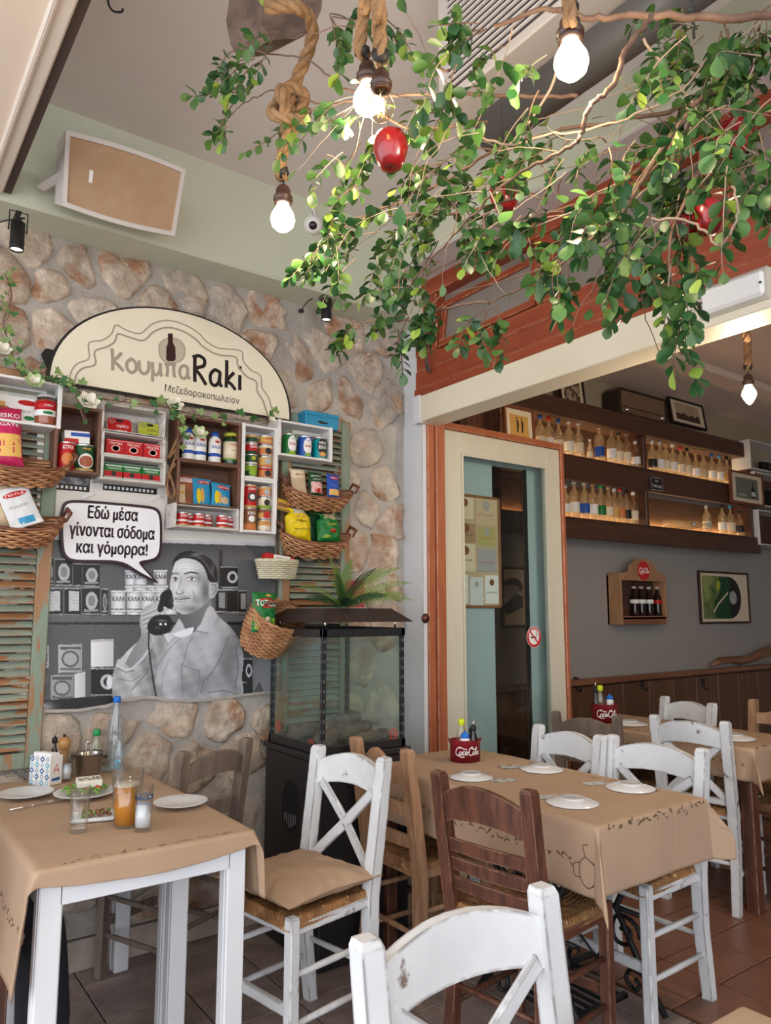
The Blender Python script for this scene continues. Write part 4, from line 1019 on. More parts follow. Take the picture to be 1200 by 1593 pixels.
# ------------------------------------------------------------------ crates and groceries on the stone wall
CW_ = mat('whitewashed_crate', (.60, .58, .56), .7, col2=(.40, .33, .28), scale=9, lo=.5, hi=.68, stretch=(1, 4, 4), var=.1, edge=(.30, .24, .2), edge_w=.004)
CWB = mat('white_crate_paint', (.74, .73, .72), .6, var=.04, col2=(.60, .56, .52), scale=6, lo=.6, hi=.75)
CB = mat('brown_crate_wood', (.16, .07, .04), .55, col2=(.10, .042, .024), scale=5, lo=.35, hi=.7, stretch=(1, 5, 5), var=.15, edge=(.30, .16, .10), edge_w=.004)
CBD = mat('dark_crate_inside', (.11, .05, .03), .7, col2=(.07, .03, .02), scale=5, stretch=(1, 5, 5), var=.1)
YF = WA - .15
CR = {}
def crate(key, name, label, px0, py0, px1, py1, m, mb_=None, shelves=(), depth=.115, gap=True, posts=False, yf=YF, back=True):
    xm, ym = (px0 + px1) / 2, (py0 + py1) / 2
    x0 = at(px0, ym, 'y', yf).x; x1 = at(px1, ym, 'y', yf).x; z1 = at(xm, py0, 'y', yf).z; z0 = at(xm, py1, 'y', yf).z
    w = x1 - x0; h = z1 - z0; t = thing('wall_crate', label, 'crate', ((x0 + x1) / 2, yf, z0)); th = .011
    hw = w / 2; d = depth
    for s in (-1, 1):
        if gap:
            k = max(2, int(round(h / .07))); 
            for i in range(k): MB().bx(s * (hw - .001), .004, h * i / k + .002, s * (hw - .008), d, h * (i + 1) / k - .004, .001).build('side_board', m, t)
        else: MB().bx(s * (hw + .001), -.001, -.001, s * (hw - th), d + .001, h + .001, .002).build('side_board', m, t)
    for z in (0, h - th): MB().bx(-hw, 0, z, hw, d, z + th, .002).build('board', m, t)
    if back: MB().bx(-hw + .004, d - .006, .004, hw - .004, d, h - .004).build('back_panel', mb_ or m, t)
    for sz in shelves: MB().bx(-hw + .006, .002, sz * h - th / 2, hw - .006, d, sz * h + th / 2, .002).build('shelf', m, t)
    if posts:
        for s in (-1, 1): MB().bx(s * (hw + .002), -.003, -.002, s * (hw - .014), .014, h + .002, .002).build('post', m, t)
    CR[key] = ((x0 + x1) / 2, yf, z0, w, h, th, d); return t
crate('dessert', 'wall_crate', 'white slatted crate at the left edge holding dessert box and red jar', -12, 588, 96, 660, CWB, posts=True, depth=.12)
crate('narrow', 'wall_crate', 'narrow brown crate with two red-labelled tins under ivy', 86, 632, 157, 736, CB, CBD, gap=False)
crate('sardine', 'wall_crate', 'whitewashed crate with red and green sardine tins, topmost of three', 158, 632, 258, 678, CW_, gap=False)
crate('redbox', 'wall_crate', 'whitewashed crate with three red packets, middle of three', 158, 673, 258, 713, CW_, gap=False)
crate('greenbox', 'wall_crate', 'whitewashed crate with three green and red packets, lowest of three', 157, 711, 258, 750, CW_, gap=False)
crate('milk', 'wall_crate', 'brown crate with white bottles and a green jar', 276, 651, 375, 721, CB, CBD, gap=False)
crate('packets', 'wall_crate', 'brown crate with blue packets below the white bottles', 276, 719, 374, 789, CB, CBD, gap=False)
crate('tomato', 'wall_crate', 'low whitewashed crate with small tomato tins', 271, 786, 372, 823, CW_, gap=False)
crate('tallup', 'wall_crate', 'tall white crate with stacked tins, upper of two', 377, 662, 432, 746, CWB, posts=True, gap=False)
crate('talllow', 'wall_crate', 'tall white crate with stacked tins, lower of two', 375, 746, 430, 829, CWB, posts=True, gap=False)
crate('cans', 'wall_crate', 'white slatted crate with green, blue and teal tins, on the right shutter', 433, 659, 517, 713, CWB, posts=True)

INKK = flat('ink_black', (.02, .02, .02), .5); INKW = flat('ink_white', (.85, .85, .84), .5); INKR = flat('ink_red', (.55, .02, .03), .45); INKB = flat('ink_blue', (.02, .08, .42), .45); INKG = flat('ink_green', (.03, .20, .05), .45)
TIN = flat('tin_metal', (.62, .62, .64), .3, .9)
COLS = {'red': (.46, .010, .014), 'white': (.80, .80, .79), 'green': (.012, .16, .035), 'dkgreen': (.010, .065, .022), 'blue': (.02, .08, .40), 'teal': (.0, .30, .32), 'gold': (.62, .36, .10), 'orange': (.60, .20, .06), 'olive': (.42, .45, .04),
        'lime': (.24, .40, .03), 'yellow': (.74, .55, .01), 'sky': (.03, .28, .52), 'cream': (.75, .65, .48), 'brown': (.22, .09, .04), 'beans': (.36, .10, .05), 'grey': (.4, .4, .4), 'silver': (.66, .68, .70), 'pink': (.8, .45, .45), 'pasta': (.78, .47, .13),
        'rice': (.62, .48, .32), 'dkred': (.32, .015, .03), 'magenta': (.50, .02, .10), 'black': (.02, .02, .02), 'oat': (.55, .42, .28)}
def cm(k): return flat('print_' + k, COLS[k], .4)
def inkm(k): return {'black': INKK, 'white': INKW, 'red': INKR, 'blue': INKB, 'green': INKG}.get(k) or cm(k)
def place(key, px, z_extra=0, shelf=None, dy=.045):
    cx, yf, z0, w, h, th, d = CR[key]
    z = z0 + th + z_extra if shelf is None else z0 + shelf * h + th / 2
    x = at(px, 700, 'y', yf + dy).x
    return (x, yf + dy, z)
def tin(name, label, cat, loc, r, h, body, bands=(), texts=(), discs=(), lid=None, group=None, rz=0.0):
    """tin with rims; bands (z0,z1,colour) fractions, texts (string,colour,z,height,width), discs (z,rx,rz,colour)"""
    t = thing(name, label, cat, loc, rz, group)
    mb = MB().lathe([(0, 0), (r * .96, 0), (r, .002), (r, .004), (r * .97, .006), (r * .97, h - .006), (r, h - .004), (r, h - .001), (r * .94, h), (r * .92, h - .004), (0, h - .004)], n=22); mb.build('tin_body', TIN, t)
    MB().lathe([(r * .975, .007), (r * .985, .008), (r * .985, h - .008), (r * .975, h - .007)], n=22).build('label', cm(body), t)
    R = r * .99
    for i, (a, b, c) in enumerate(bands): MB().lathe([(R, a * h), (R + .0004, a * h + .0001), (R + .0004, b * h), (R, b * h)], n=22).build('label_band', cm(c), t)
    F = cylfn(R + .001)
    for k_, (z, rx, rz_, c) in enumerate(discs): MB().disc(0, z * h, rx * r, rz_ * h, F, .0004 + .0003 * k_).build('label_badge', cm(c), t)
    for (s, c, z, hh, ww) in texts: put_text(MB(), s, F, ww * r, hh * h, 0, z * h, bold=.015, t=.0016).build('lettering', inkm(c), t)
    return t
def carton(name, label, cat, loc, w, h, d, col, rects=(), texts=(), discs=(), rot=(0, 0, 0), group=None, flap=False):
    """box with printed front; rects (u0,v0,u1,v1,colour) in fractions of the front, texts (s,colour,u,v,w,h)"""
    t = thing(name, label, cat, loc, 0, group, rot)
    MB().bx(-w / 2, 0, 0, w / 2, d, h, .0015).build('box_body', cm(col), t)
    F = lambda u, v, k: Vector((u, -.0003 - k, v))
    for (a, b, c_, e, c) in rects: MB().prism([(w * (a - .5), h * b), (w * (c_ - .5), h * b), (w * (c_ - .5), h * e), (w * (a - .5), h * e)], F, 0, .0003).build('printed_panel', cm(c), t)
    for (u, v, rx, rz_, c) in discs: MB().prism(circle(w * (u - .5), h * v, rx * w, 16, rz_ * h), F, .0003, .0006).build('printed_badge', cm(c), t)
    for (s, c, u, v, ww, hh) in texts: put_text(MB(), s, F, ww * w, hh * h, w * (u - .5), h * v, bold=.012, t=.0009).build('lettering', inkm(c), t)
    return t
def bag(name, label, cat, loc, w, h, d, col, rects=(), texts=(), discs=(), rot=(0, 0, 0), group=None, window=None, seal=True, wrinkle=.004, neck=None):
    """pillow bag with crimped top; printed areas follow the bulge"""
    t = thing(name, label, cat, loc, 0, group, rot); sd = random.random() * 50
    def dep(u, v):       # u,v in 0..1
        e = max(0, (1 - abs(2 * u - 1) ** 2.4)) ** .6 * max(0, (1 - abs(2 * v - 1) ** 3.2)) ** .6
        return d / 2 * e + wrinkle * noisef(u * 5, v * 6, sd) * e + wrinkle * .6 * noisef(u * 14, v * 14, sd) * e
    def wid(v): return (1 - .10 * (1 - abs(2 * v - 1) ** 6)) if neck is None else (1 if v < .72 else 1 - (1 - neck) * min(1, (v - .72) / .16) + (.25 * max(0, (v - .9) / .1)))
    def S(u, v, s, lift=0): return Vector(((u - .5) * w * wid(v), s * (dep(u, v) + lift) , v * h + .003 * noisef(u * 4, sd) * (v > .9)))
    mb = MB(); mb.grid(18, 22, lambda u, v: S(u, v, -1)).grid(18, 22, lambda u, v: S(u, v, 1)); mb.build('bag_film', cm(col), t)
    def patch(a, b, c_, e, lift): return lambda u, v: S(a + (c_ - a) * u, b + (e - b) * v, -1, lift)
    k = .0006
    for (a, b, c_, e, c) in rects: MB().grid(10, 10, patch(a, b, c_, e, k)).build('printed_panel', cm(c) if isinstance(c, str) else c, t); k += .0003
    F = lambda u, v, kk: S(.5 + u / w, v / h, -1, .0015 + kk)
    for (u, v, rx, rz_, c) in discs: mb = MB(); pts = circle(w * (u - .5), v * h, rx * w, 16, rz_ * h); mb.add([F(a, b, 0) for a, b in pts] + [F(w * (u - .5), v * h, .0005)], [(i, (i + 1) % 16, 16) for i in range(16)]); mb.build('printed_badge', cm(c), t)
    for (s, c, u, v, ww, hh) in texts: put_text(MB(), s, F, ww * w, hh * h, w * (u - .5), h * v, bold=.012, t=.0008).build('lettering', inkm(c), t)
    if seal:
        mb = MB(); 
        for i in range(3): mb.box((0, 0, h * (.985 - .012 * i)), (w * .98, .0025, .002))
        mb.build('crimped_seal', cm(col), t, kind='stuff')
    return t
# dessert crate
x, y, z = place('dessert', 26); carton('dessert_box', 'white and green caramel dessert box in the white crate at left', 'box', (x, y + .02, z), .155, .115, .03, 'white', [(0, .0, 1, .13, 'lime'), (0, .60, .2, .75, 'gold')],
    [('Caramel', 'grey', .62, .50, .34, .14)], [(.16, .38, .17, .22, 'orange'), (.16, .52, .15, .08, 'brown'), (.16, .18, .24, .07, 'dkred'), (.76, .26, .12, .08, 'green'), (.72, .80, .24, .10, 'red')], (math.radians(-6), 0, 0))
def jar(label, loc, r, h, liquid, lidc, bands, texts=(), discs=(), name='glass_jar'):
    t = thing(name, label, 'jar', loc)
    MB().lathe([(0, 0), (r * .92, 0), (r, .006), (r, h * .80), (r * .82, h * .88), (r * .82, h * .93)], n=22).build('glass_wall', clear('jar_glass', (.95, .97, .95), .1), t)
    MB().lathe([(0, .003), (r * .9, .003), (r * .95, .008), (r * .95, h * .78), (r * .78, h * .84), (0, h * .84)], n=20).build('contents', cm(liquid), t)
    MB().lathe([(r * .86, h * .90), (r * .88, h * .905), (r * .88, h * .99), (r * .84, h), (0, h)], n=22).build('lid', cm(lidc), t)
    R = r * 1.01
    for (a, b, c) in bands: MB().lathe([(R, a * h), (R + .0004, a * h + .0001), (R + .0004, b * h), (R, b * h)], n=22).build('label_band', cm(c), t)
    F = cylfn(R + .001)
    for (zz, rx, rz_, c) in discs: MB().disc(0, zz * h, rx * r, rz_ * h, F).build('label_badge', cm(c), t)
    for (s, c, zz, hh, ww) in texts: put_text(MB(), s, F, ww * r, hh * h, 0, zz * h, t=.0006).build('lettering', inkm(c), t)
    return t
x, y, z = place('dessert', 68); jar('jar of dark red peppers with red and white label beside the dessert box', (x, y, z), .042, .125, 'beans', 'grey', [(.28, .48, 'white'), (.48, .76, 'red')], [('CHILLI', 'white', .62, .07, .8)], [(.38, .5, .05, 'green')])
# narrow crate
x, y, z = place('narrow', 103); tin('food_tin', 'red tin with white writing, left in the narrow brown crate', 'tin', (x, y - .005, z), .034, .115, 'red', [(.0, .12, 'dkred')], [('ΚΥΡΙΑ', 'white', .80, .14, 1.2)], [(.38, .75, .22, 'orange')])
x, y, z = place('narrow', 131); tin('food_tin', 'tin of red beans with dark green top, right in the narrow brown crate', 'tin', (x, y - .005, z), .040, .112, 'dkgreen', [(.02, .10, 'gold')], [('FINE', 'gold', .82, .08, .8)], [(.38, .80, .27, 'white'), (.36, .68, .21, 'beans')])
x, y, z = place('narrow', 118); carton('carton', 'small blue, white and red carton lying on top of the two tins', 'box', (x, y - .02, z + .116), .098, .05, .06, 'white', [(0, .0, .55, .35, 'red'), (.25, .55, 1, .85, 'blue')], (), (), (0, math.radians(-3), 0))
# sardine tins
for px, c, lab in ((185, 'red', 'flat red sardine tin standing upright in the top white crate'), (233, 'olive', 'flat yellow-green sardine tin standing upright in the top white crate')):
    x, y, z = place('sardine', px, dy=.05); t = thing('sardine_tin', lab, 'tin', (x, y, z), 0, None, (math.radians(-10), 0, 0)); w, h = .105, .072
    def rr(w, h, r, n=5): return [(sx * (w / 2 - r) + r * math.cos(a + q * PI / 2 / n), sz * (h / 2 - r) + h / 2 + r * math.sin(a + q * PI / 2 / n)) for sx, sz, a in ((1, 1, 0), (-1, 1, PI / 2), (-1, -1, PI), (1, -1, 1.5 * PI)) for q in range(n + 1)]
    MB().prism(rr(w, h, .018), lambda u, v, k: Vector((u, k, v)), 0, .022).build('tin_body', TIN, t); MB().prism(rr(w * .95, h * .93, .016), lambda u, v, k: Vector((u, k, v + h * .035)), -.001, 0).build('label', cm(c), t)
    F = lambda u, v, k: Vector((u, -.0014 - k, v)); put_text(MB(), 'σαρδέλα', F, .05, .018, .012, h * .5).build('lettering', inkm('black' if c == 'olive' else 'white'), t)
    MB().prism(circle(0, h * .83, .016, 14, .007), F, 0, .0004).build('label_badge', cm('black'), t); MB().ribbon([tuple(p) for p in smooth2([(-.035, h * .62), (-.042, h * .78), (-.030, h * .84), (-.022, h * .72), (-.035, h * .62)], 4)], .003, lambda u, v, k: F(u, v, .002)).build('ring_pull', TIN, t)
    MB().prism([(-.02, h * .2), (0, h * .25), (.02, h * .22), (.03, h * .27), (.03, h * .17), (.02, h * .2), (0, h * .16)], F, 0, .0004).build('printed_fish', inkm('black' if c == 'olive' else 'white'), t)
for i, px in enumerate((180, 208, 238)):
    n_ = ('left', 'middle', 'right')[i]
    x, y, z = place('redbox', px, dy=.04); carton('food_packet', 'red food packet with black badge, %s of three in the middle crate' % n_, 'packet', (x, y, z), .079, .070, .03, 'red', [(.04, .08, .96, .12, 'pink'), (.04, .88, .96, .92, 'pink')], [('ΠΕΛΤΕΣ', 'white', .5, .74, .66, .12)], [(.5, .44, .24, .20, 'pink'), (.5, .44, .17, .15, 'black')], group='red packets in the middle crate')
    x, y, z = place('greenbox', px - 1, dy=.04); carton('food_packet', 'green topped packet with red band, %s of three in the lowest crate' % n_, 'packet', (x, y, z), .079, .066, .03, 'green', [(0, .18, 1, .52, 'red'), (.0, .0, 1, .18, 'grey'), (.06, .84, .94, .9, 'white')], [('ΤΟΜΑΤΑ', 'white', .5, .70, .7, .12)], [(.5, .36, .13, .16, 'black')], group='green packets in the lowest crate')
# milk bottles and jar
for i, px in enumerate((293, 311, 334)):
    x, y, z = place('milk', px, dy=.05); t = thing('salt_bottle', 'white plastic bottle with blue cap, %s of three in the brown crate' % ('left', 'middle', 'right')[i], 'bottle', (x, y, z), 0, 'white bottles in the brown crate')
    r, h = .0285, .148
    MB().lathe([(0, 0), (r * .9, 0), (r, .006), (r, h * .66), (r * .9, h * .76), (r * .55, h * .84), (r * .55, h * .86)], n=20).build('bottle_body', cm('white'), t)
    MB().lathe([(r * .66, h * .84), (r * .70, h * .85), (r * .70, h * .93), (r * .4, h * .96), (r * .35, h), (0, h)], n=18).build('cap', cm('blue'), t)
    R = r * 1.012; MB().lathe([(R, h * .20), (R + .0004, h * .201), (R + .0004, h * .30), (R, h * .301)], n=20).build('label_band', cm('blue'), t)
    put_text(MB(), 'KALAS', cylfn(R + .0006), r * 1.6, h * .10, 0, h * .50, bold=.02).build('lettering', INKB, t)
    MB().disc(0, h * .66, r * .42, h * .035, cylfn(R + .0004)).build('label_badge', cm('red'), t)
x, y, z = place('milk', 359, dy=.05); jar('olive green jar with a pale label beside the white bottles', (x, y, z), .035, .150, 'dkgreen', 'olive', [(.20, .72, 'cream'), (.16, .20, 'lime')], [('Vine', 'red', .62, .06, .8), ('leaves', 'black', .45, .04, .7)])
# packets
def pkt(label, key, px, w, h, col, rot, dy, **kw): x, y, z = place(key, px, dy=dy); return bag('food_packet', label, 'packet', (x, y, z), w, h, .012, col, rot=rot, wrinkle=.001, **kw)
pkt('red food packet with round picture behind the blue ones', 'packets', 295, .10, .135, 'beans', (math.radians(-8), 0, 0), .07, rects=[(0.0, .78, 1, .92, 'white')], texts=[('ΓΙΩΤΗΣ', 'red', .5, .85, .8, .08)], discs=[(.6, .35, .3, .2, 'brown')])
pkt('blue maize packet standing behind, left in the brown crate', 'packets', 318, .092, .13, 'sky', (math.radians(-12), 0, 0), .055, rects=[], texts=[('ΓΙΩΤΗΣ', 'white', .6, .86, .6, .07)], discs=[(.6, .86, .36, .07, 'red'), (.3, .35, .12, .28, 'yellow'), (.5, .38, .11, .28, 'gold')])
pkt('blue maize packet leaning in front, right in the brown crate', 'packets', 346, .098, .115, 'sky', (math.radians(-14), math.radians(5), 0), .035, rects=[], texts=[('ΓΙΩΤΗΣ', 'white', .62, .82, .6, .08)], discs=[(.62, .82, .36, .09, 'red'), (.26, .38, .12, .28, 'yellow'), (.42, .36, .10, .26, 'gold'), (.7, .28, .22, .16, 'oat')])
pkt('small packet with yellow grain leaning at left in the brown crate', 'packets', 284, .05, .09, 'rice', (math.radians(-10), 0, 0), .04, rects=[(.0, .5, 1, .62, 'gold')])
for i, (px, dy) in enumerate(((288, .03), (297, .06), (313, .03), (325, .06), (349, .03), (359, .06))):
    x, y, z = place('tomato', px, dy=dy); tin('food_tin', 'small red tomato paste tin, %s from the left in the low white crate' % ('first', 'second', 'third', 'fourth', 'fifth', 'last')[i], 'tin', (x, y, z), .026, .058, 'red' if i % 2 == 0 else 'dkred', [(.30, .44, 'white'), (.05, .12, 'gold')], [('ΚΥΚΝΟΣ', 'white', .72, .16, 1.3)], group='tomato paste tins in the low crate')
# tall crates: stacked tins
def stack(key, cols):
    for j, (px, items) in enumerate(cols):
        x, y, z = place(key, px, dy=.045)
        for k, (r, h, body, bands, txt, disc, lab) in enumerate(items):
            tin('food_tin', lab, 'tin', (x, y, z), r, h, body, bands, txt, disc); z += h + .0005
stack('tallup', [(391, [(.030, .060, 'dkgreen', [(.5, .9, 'lime')], [], [(.35, .7, .25, 'lime')], 'green pea tin at the bottom left of the upper tall crate'), (.030, .050, 'dkgreen', [(.1, .2, 'white')], [], [(.6, .4, .2, 'olive')], 'dark green tin second from the bottom at left, upper tall crate'),
                       (.030, .050, 'red', [(.0, .25, 'dkgreen')], [('BEANS', 'white', .65, .2, 1.2)], [], 'red tin second from the top at left, upper tall crate'), (.030, .040, 'dkgreen', [(.7, .9, 'gold')], [], [], 'dark tin on top at left, upper tall crate')]),
                 (413, [(.034, .055, 'orange', [(.75, .9, 'red')], [], [(.45, .5, .28, 'black')], 'orange tin with black picture at the bottom right, upper tall crate'), (.034, .053, 'gold', [(.0, .2, 'orange')], [], [(.5, .5, .28, 'grey')], 'gold tin second from the bottom at right, upper tall crate'),
                       (.034, .053, 'orange', [(.7, .9, 'cream')], [], [(.45, .5, .28, 'black')], 'orange tin with grey picture second from the top, upper tall crate'), (.034, .046, 'gold', [(.1, .2, 'red')], [('γίγας', 'red', .6, .25, 1.1)], [], 'gold tin with red word on top at right, upper tall crate')])])
stack('talllow', [(390, [(.033, .107, 'brown', [(.0, .3, 'orange')], [('ΚΥΚΝΟΣ', 'white', .75, .12, 1.2)], [(.5, .5, .14, 'white')], 'tall dark tin with orange foot at the bottom left, lower tall crate'), (.033, .107, 'red', [(.0, .08, 'gold'), (.9, .95, 'gold')], [('ΚΥΚΝΟΣ', 'white', .80, .10, 1.2)], [(.45, .75, .20, 'black'), (.45, .4, .12, 'white')], 'tall red tin with black badge at the top left, lower tall crate')]),
                  (413, [(.032, .055, 'cream', [(.5, .9, 'gold')], [('Γίγας', 'red', .7, .2, 1.1)], [], 'cream and gold tin at the bottom right, lower tall crate'), (.032, .053, 'gold', [(.6, .9, 'brown')], [], [(.4, .6, .3, 'red')], 'gold tin with red picture second from the bottom, lower tall crate'),
                        (.032, .053, 'cream', [(.0, .25, 'lime')], [], [(.5, .5, .28, 'black')], 'cream and lime tin second from the top, lower tall crate'), (.032, .050, 'orange', [(.7, .9, 'gold')], [], [(.45, .5, .28, 'grey')], 'orange tin on top at right, lower tall crate')])])
for px, c, tx, lab in ((450, 'green', 'COOL', 'green fizzy drink tin with white badge on the right shutter crate'), (474, 'blue', 'COOL', 'dark blue tin with white badge in the right shutter crate'), (497, 'teal', 'BEANZ', 'teal tin of baked beans in the right shutter crate')):
    x, y, z = place('cans', px, dy=.045)
    if c == 'teal': tin('food_tin', lab, 'tin', (x, y, z), .036, .110, c, [(.90, .94, 'black')], [('HEINZ', 'white', .74, .12, 1.05), ('BEANZ', 'white', .54, .16, 1.25)], [(.58, .85, .36, 'black'), (.22, .55, .11, 'orange'), (.22, .4, .08, 'gold')])
    else: tin('food_tin', lab, 'tin', (x, y, z), .036, .106, c, [(.02, .08, 'lime' if c == 'green' else 'sky')], [('Dolce', 'red', .52, .12, .95), ('3αλφα', 'blue', .76, .07, .6)], [(.52, .68, .38, 'white'), (.12, .5, .07, 'lime')])
# blue tin box on top
cx, yf, z0, w, h, th, d = CR['cans']
a = at(476, 655, 'y', YF + .03); b = at(527, 655, 'y', YF + .03)
TB = mat('blue_tin_paint', (.02, .25, .48), .35, .3, col2=(.04, .33, .58), scale=5, lo=.4, hi=.7, var=.1)
t = thing('tin_box', 'battered blue lidded tin box on the white crate at right', 'box', ((a.x + b.x) / 2, YF + .03, z0 + h)); bw = b.x - a.x
MB().bx(-bw / 2, -.0, 0, bw / 2, .10, .066, .004).build('box_body', TB, t); MB().bx(-bw / 2 - .003, -.003, .056, bw / 2 + .003, .103, .080, .004).build('lid', TB, t)
MB().prism([(-.03, .030), (-.01, .036), (.03, .032), (.035, .026), (.0, .022), (-.02, .024)], lambda u, v, k: Vector((u, -.001 - k, v)), 0, .0005).build('printed_motif', inkm('black'), t)
MB().bx(-.014, -.006, .050, .014, -.002, .064, .001).build('clasp', TB, t)

RX = math.radians
# ------------------------------------------------------------------ wicker baskets
WICK = mat('wicker_brown', (.50, .26, .12), .55, col2=(.32, .14, .06), scale=16, var=.15); WICKD = mat('wicker_dark', (.26, .10, .05), .55, col2=(.15, .055, .03), scale=16, var=.15)
WICKC = mat('wicker_cream', (.66, .62, .46), .6, col2=(.54, .50, .36), scale=16, var=.08); HAND = mat('basket_handle', (.13, .045, .025), .4, var=.1)
def woven(t, fn, nu, nv, m, mdark, th=.004, w=.5, name='weaver', full=True):
    """basket wall from fn(u,v)->point (u round, v up): horizontal weavers passing in and out of stakes"""
    mb = MB(); K = nu * 4
    for j in range(nv):
        v = (j + .5) / nv; pts = []
        for i in range(K + 1 if not full else K):
            u = i / K; p = fn(u, v); e = 1e-3; du = fn(min(1, u + e), v) - fn(max(0, u - e), v); dv = fn(u, min(1, v + .01)) - fn(u, max(0, v - .01)); nn = du.cross(dv)
            nn = nn.normalized() if nn.length > 1e-12 else Vector((0, 0, 1))
            pts.append(p + nn * th * math.sin(i / 4 * PI + PI / 2 + j * PI))
        hgt = (fn(.25, min(1, v + .5 / nv)) - fn(.25, max(0, v - .5 / nv))).length * w
        mb.tube(pts, hgt, 5, closed=full)
    mb.build(name, m, t, kind='stuff')
    mb = MB()
    for i in range(nu): mb.tube([fn((i + .5) / nu, v / 5) for v in range(6)], th * .7, 4)
    mb.build('stake', mdark, t, kind='stuff')
def tray_basket(label, c, w, d, h, tiltx, handles=True, m=WICK):
    """shallow boat-shaped basket fixed to the shutter; c = rim centre"""
    t = thing('wicker_basket', label, 'basket', tuple(c), 0, None, (RX(24), 0, 0))
    def fn(u, v):
        a = 2 * PI * u; k = .62 + .38 * v ** .6
        return Vector((math.cos(a) * w / 2 * k, -.0 + math.sin(a) * d / 2 * k, -h + h * v + .35 * h * (abs(math.cos(a)) ** 3) * v))
    woven(t, fn, 30, 7, m, WICKD, .0045, .45)
    MB().lathe([(0, -h + .002), (w / 2 * .62, -h + .002)], n=24, sy=d / w, smooth=False).build('base', m, t)
    MB().tube([fn(i / 40, 1.0) + Vector((0, 0, .003)) for i in range(40)], .0055, 6, closed=True).build('rim', WICKD, t)
    if handles:
        for s in (-1, 1): MB().tube([(s * w / 2, -.03, .35 * h), (s * (w / 2 + .012), -.028, .35 * h + .035), (s * (w / 2 + .012), .028, .35 * h + .035), (s * w / 2, .03, .35 * h)], [.004, .009, .009, .004], 8).build('handle', HAND, t)
    return t
YB = WA - .14
def cpx(px, py, y=YB): return at(px, py, 'y', y)
B1 = cpx(495, 768); w1 = cpx(550, 765).x - cpx(441, 765).x
tray_basket('wicker tray basket of pulses and pasta, upper one on the right shutter', B1, w1 * .97, .15, .075, 0)
B2 = cpx(490, 838); tray_basket('wicker tray basket with yellow and green snack bags, lower one on the right shutter', B2, w1 * .97, .15, .085, 0)
B3 = cpx(30, 722); tray_basket('wicker tray basket with a pasta bag, upper one on the left shutter', B3, .37, .16, .075, 0)
B4 = cpx(25, 814); tray_basket('wicker tray basket with two bags, lower one on the left shutter', B4, .34, .16, .08, 0)
def inb(px, B, dy=0.0): return (at(px, 760, 'y', YB + dy).x, YB + dy, B.z - .012)
RX = math.radians
bag('pulse_bag', 'clear bag of brown lentils at left in the upper right basket', 'bag', inb(467, B1, .01), .088, .130, .04, 'rice', [(.02, .62, .98, .93, 'cream'), (.1, .1, .9, .58, 'oat')], [('φαкές', 'orange', .5, .74, .6, .10)], rot=(RX(-10), RX(-3), 0))
bag('pulse_bag', 'green bag of beans in the middle of the upper right basket', 'bag', inb(492, B1, .0), .080, .120, .04, 'dkgreen', [(.08, .10, .92, .55, 'pink')], [('φασόλια', 'white', .5, .80, .8, .10), ('μέτρια', 'white', .5, .66, .6, .08)], [(.6, .2, .3, .10, 'red')], rot=(RX(-8), 0, 0))
bag('pasta_bag', 'blue pasta packet at right in the upper right basket', 'bag', inb(519, B1, .0), .078, .122, .035, 'blue', [(.1, .08, .9, .32, 'pasta')], [('Melissa', 'white', .5, .80, .5, .06)], [(.5, .80, .36, .08, 'red')], rot=(RX(-8), RX(2), 0))
SN1 = clear('clear_film', (.9, .9, .9), .25, .15, haze=(.7, .6, .5), hfac=.25)
bag('snack_bag', 'yellow snack bag with clear tied top in the lower right basket', 'bag', inb(466, B2, -.005), .135, .155, .07, 'yellow', [(.15, .80, .85, 1.0, 'grey')], [('Χωριό', 'black', .5, .56, .42, .10), ('κριτσίνια', 'black', .5, .30, .5, .06)], [(.5, .7, .25, .05, 'gold')], rot=(RX(-8), 0, 0), neck=.55, wrinkle=.012)
bag('snack_bag', 'green snack bag with clear tied top in the lower right basket', 'bag', inb(513, B2, -.005), .130, .140, .07, 'green', [(.15, .78, .85, 1.0, 'oat')], [('Χωριό', 'yellow', .5, .58, .4, .09)], [(.55, .36, .14, .07, 'red'), (.3, .15, .18, .06, 'lime')], rot=(RX(-8), 0, 0), neck=.6, wrinkle=.012)
bag('snack_bag', 'dark green packet behind the yellow and green snack bags', 'bag', inb(492, B2, .05), .10, .175, .03, 'dkgreen', [], [('Χωριό', 'lime', .5, .82, .6, .08)], rot=(RX(-8), 0, 0))
bag('snack_bag', 'yellow patterned packet hanging at the left end of the right baskets', 'bag', tuple(cpx(440, 795, WA - .10)), .10, .055, .03, 'gold', [(.1, .3, .9, .6, 'brown'), (.0, .75, 1, .9, 'yellow')], rot=(0, RX(12), 0))
bag('pasta_bag', 'magenta bag of pasta tubes in the upper left basket', 'bag', inb(8, B3, .0), .125, .235, .05, 'magenta', [(.05, .14, .95, .52, 'pasta')], [('MISKO', 'white', .55, .84, .8, .08), ('RIGATE', 'white', .5, .68, .8, .05)], rot=(RX(-8), RX(-4), 0))
bag('rice_bag', 'clear bag of small pasta with magenta label in the lower left basket', 'bag', inb(10, B4, .015), .145, .185, .06, 'rice', [(.3, .88, .7, 1.0, 'magenta'), (.2, .38, .95, .56, 'magenta')], [('κριθαράκι', 'white', .55, .50, .6, .05), ('ΜΕΤΡΙΟ', 'white', .55, .42, .5, .05), ('3αλφα', 'black', .55, .63, .4, .05)], rot=(RX(-14), RX(6), 0))
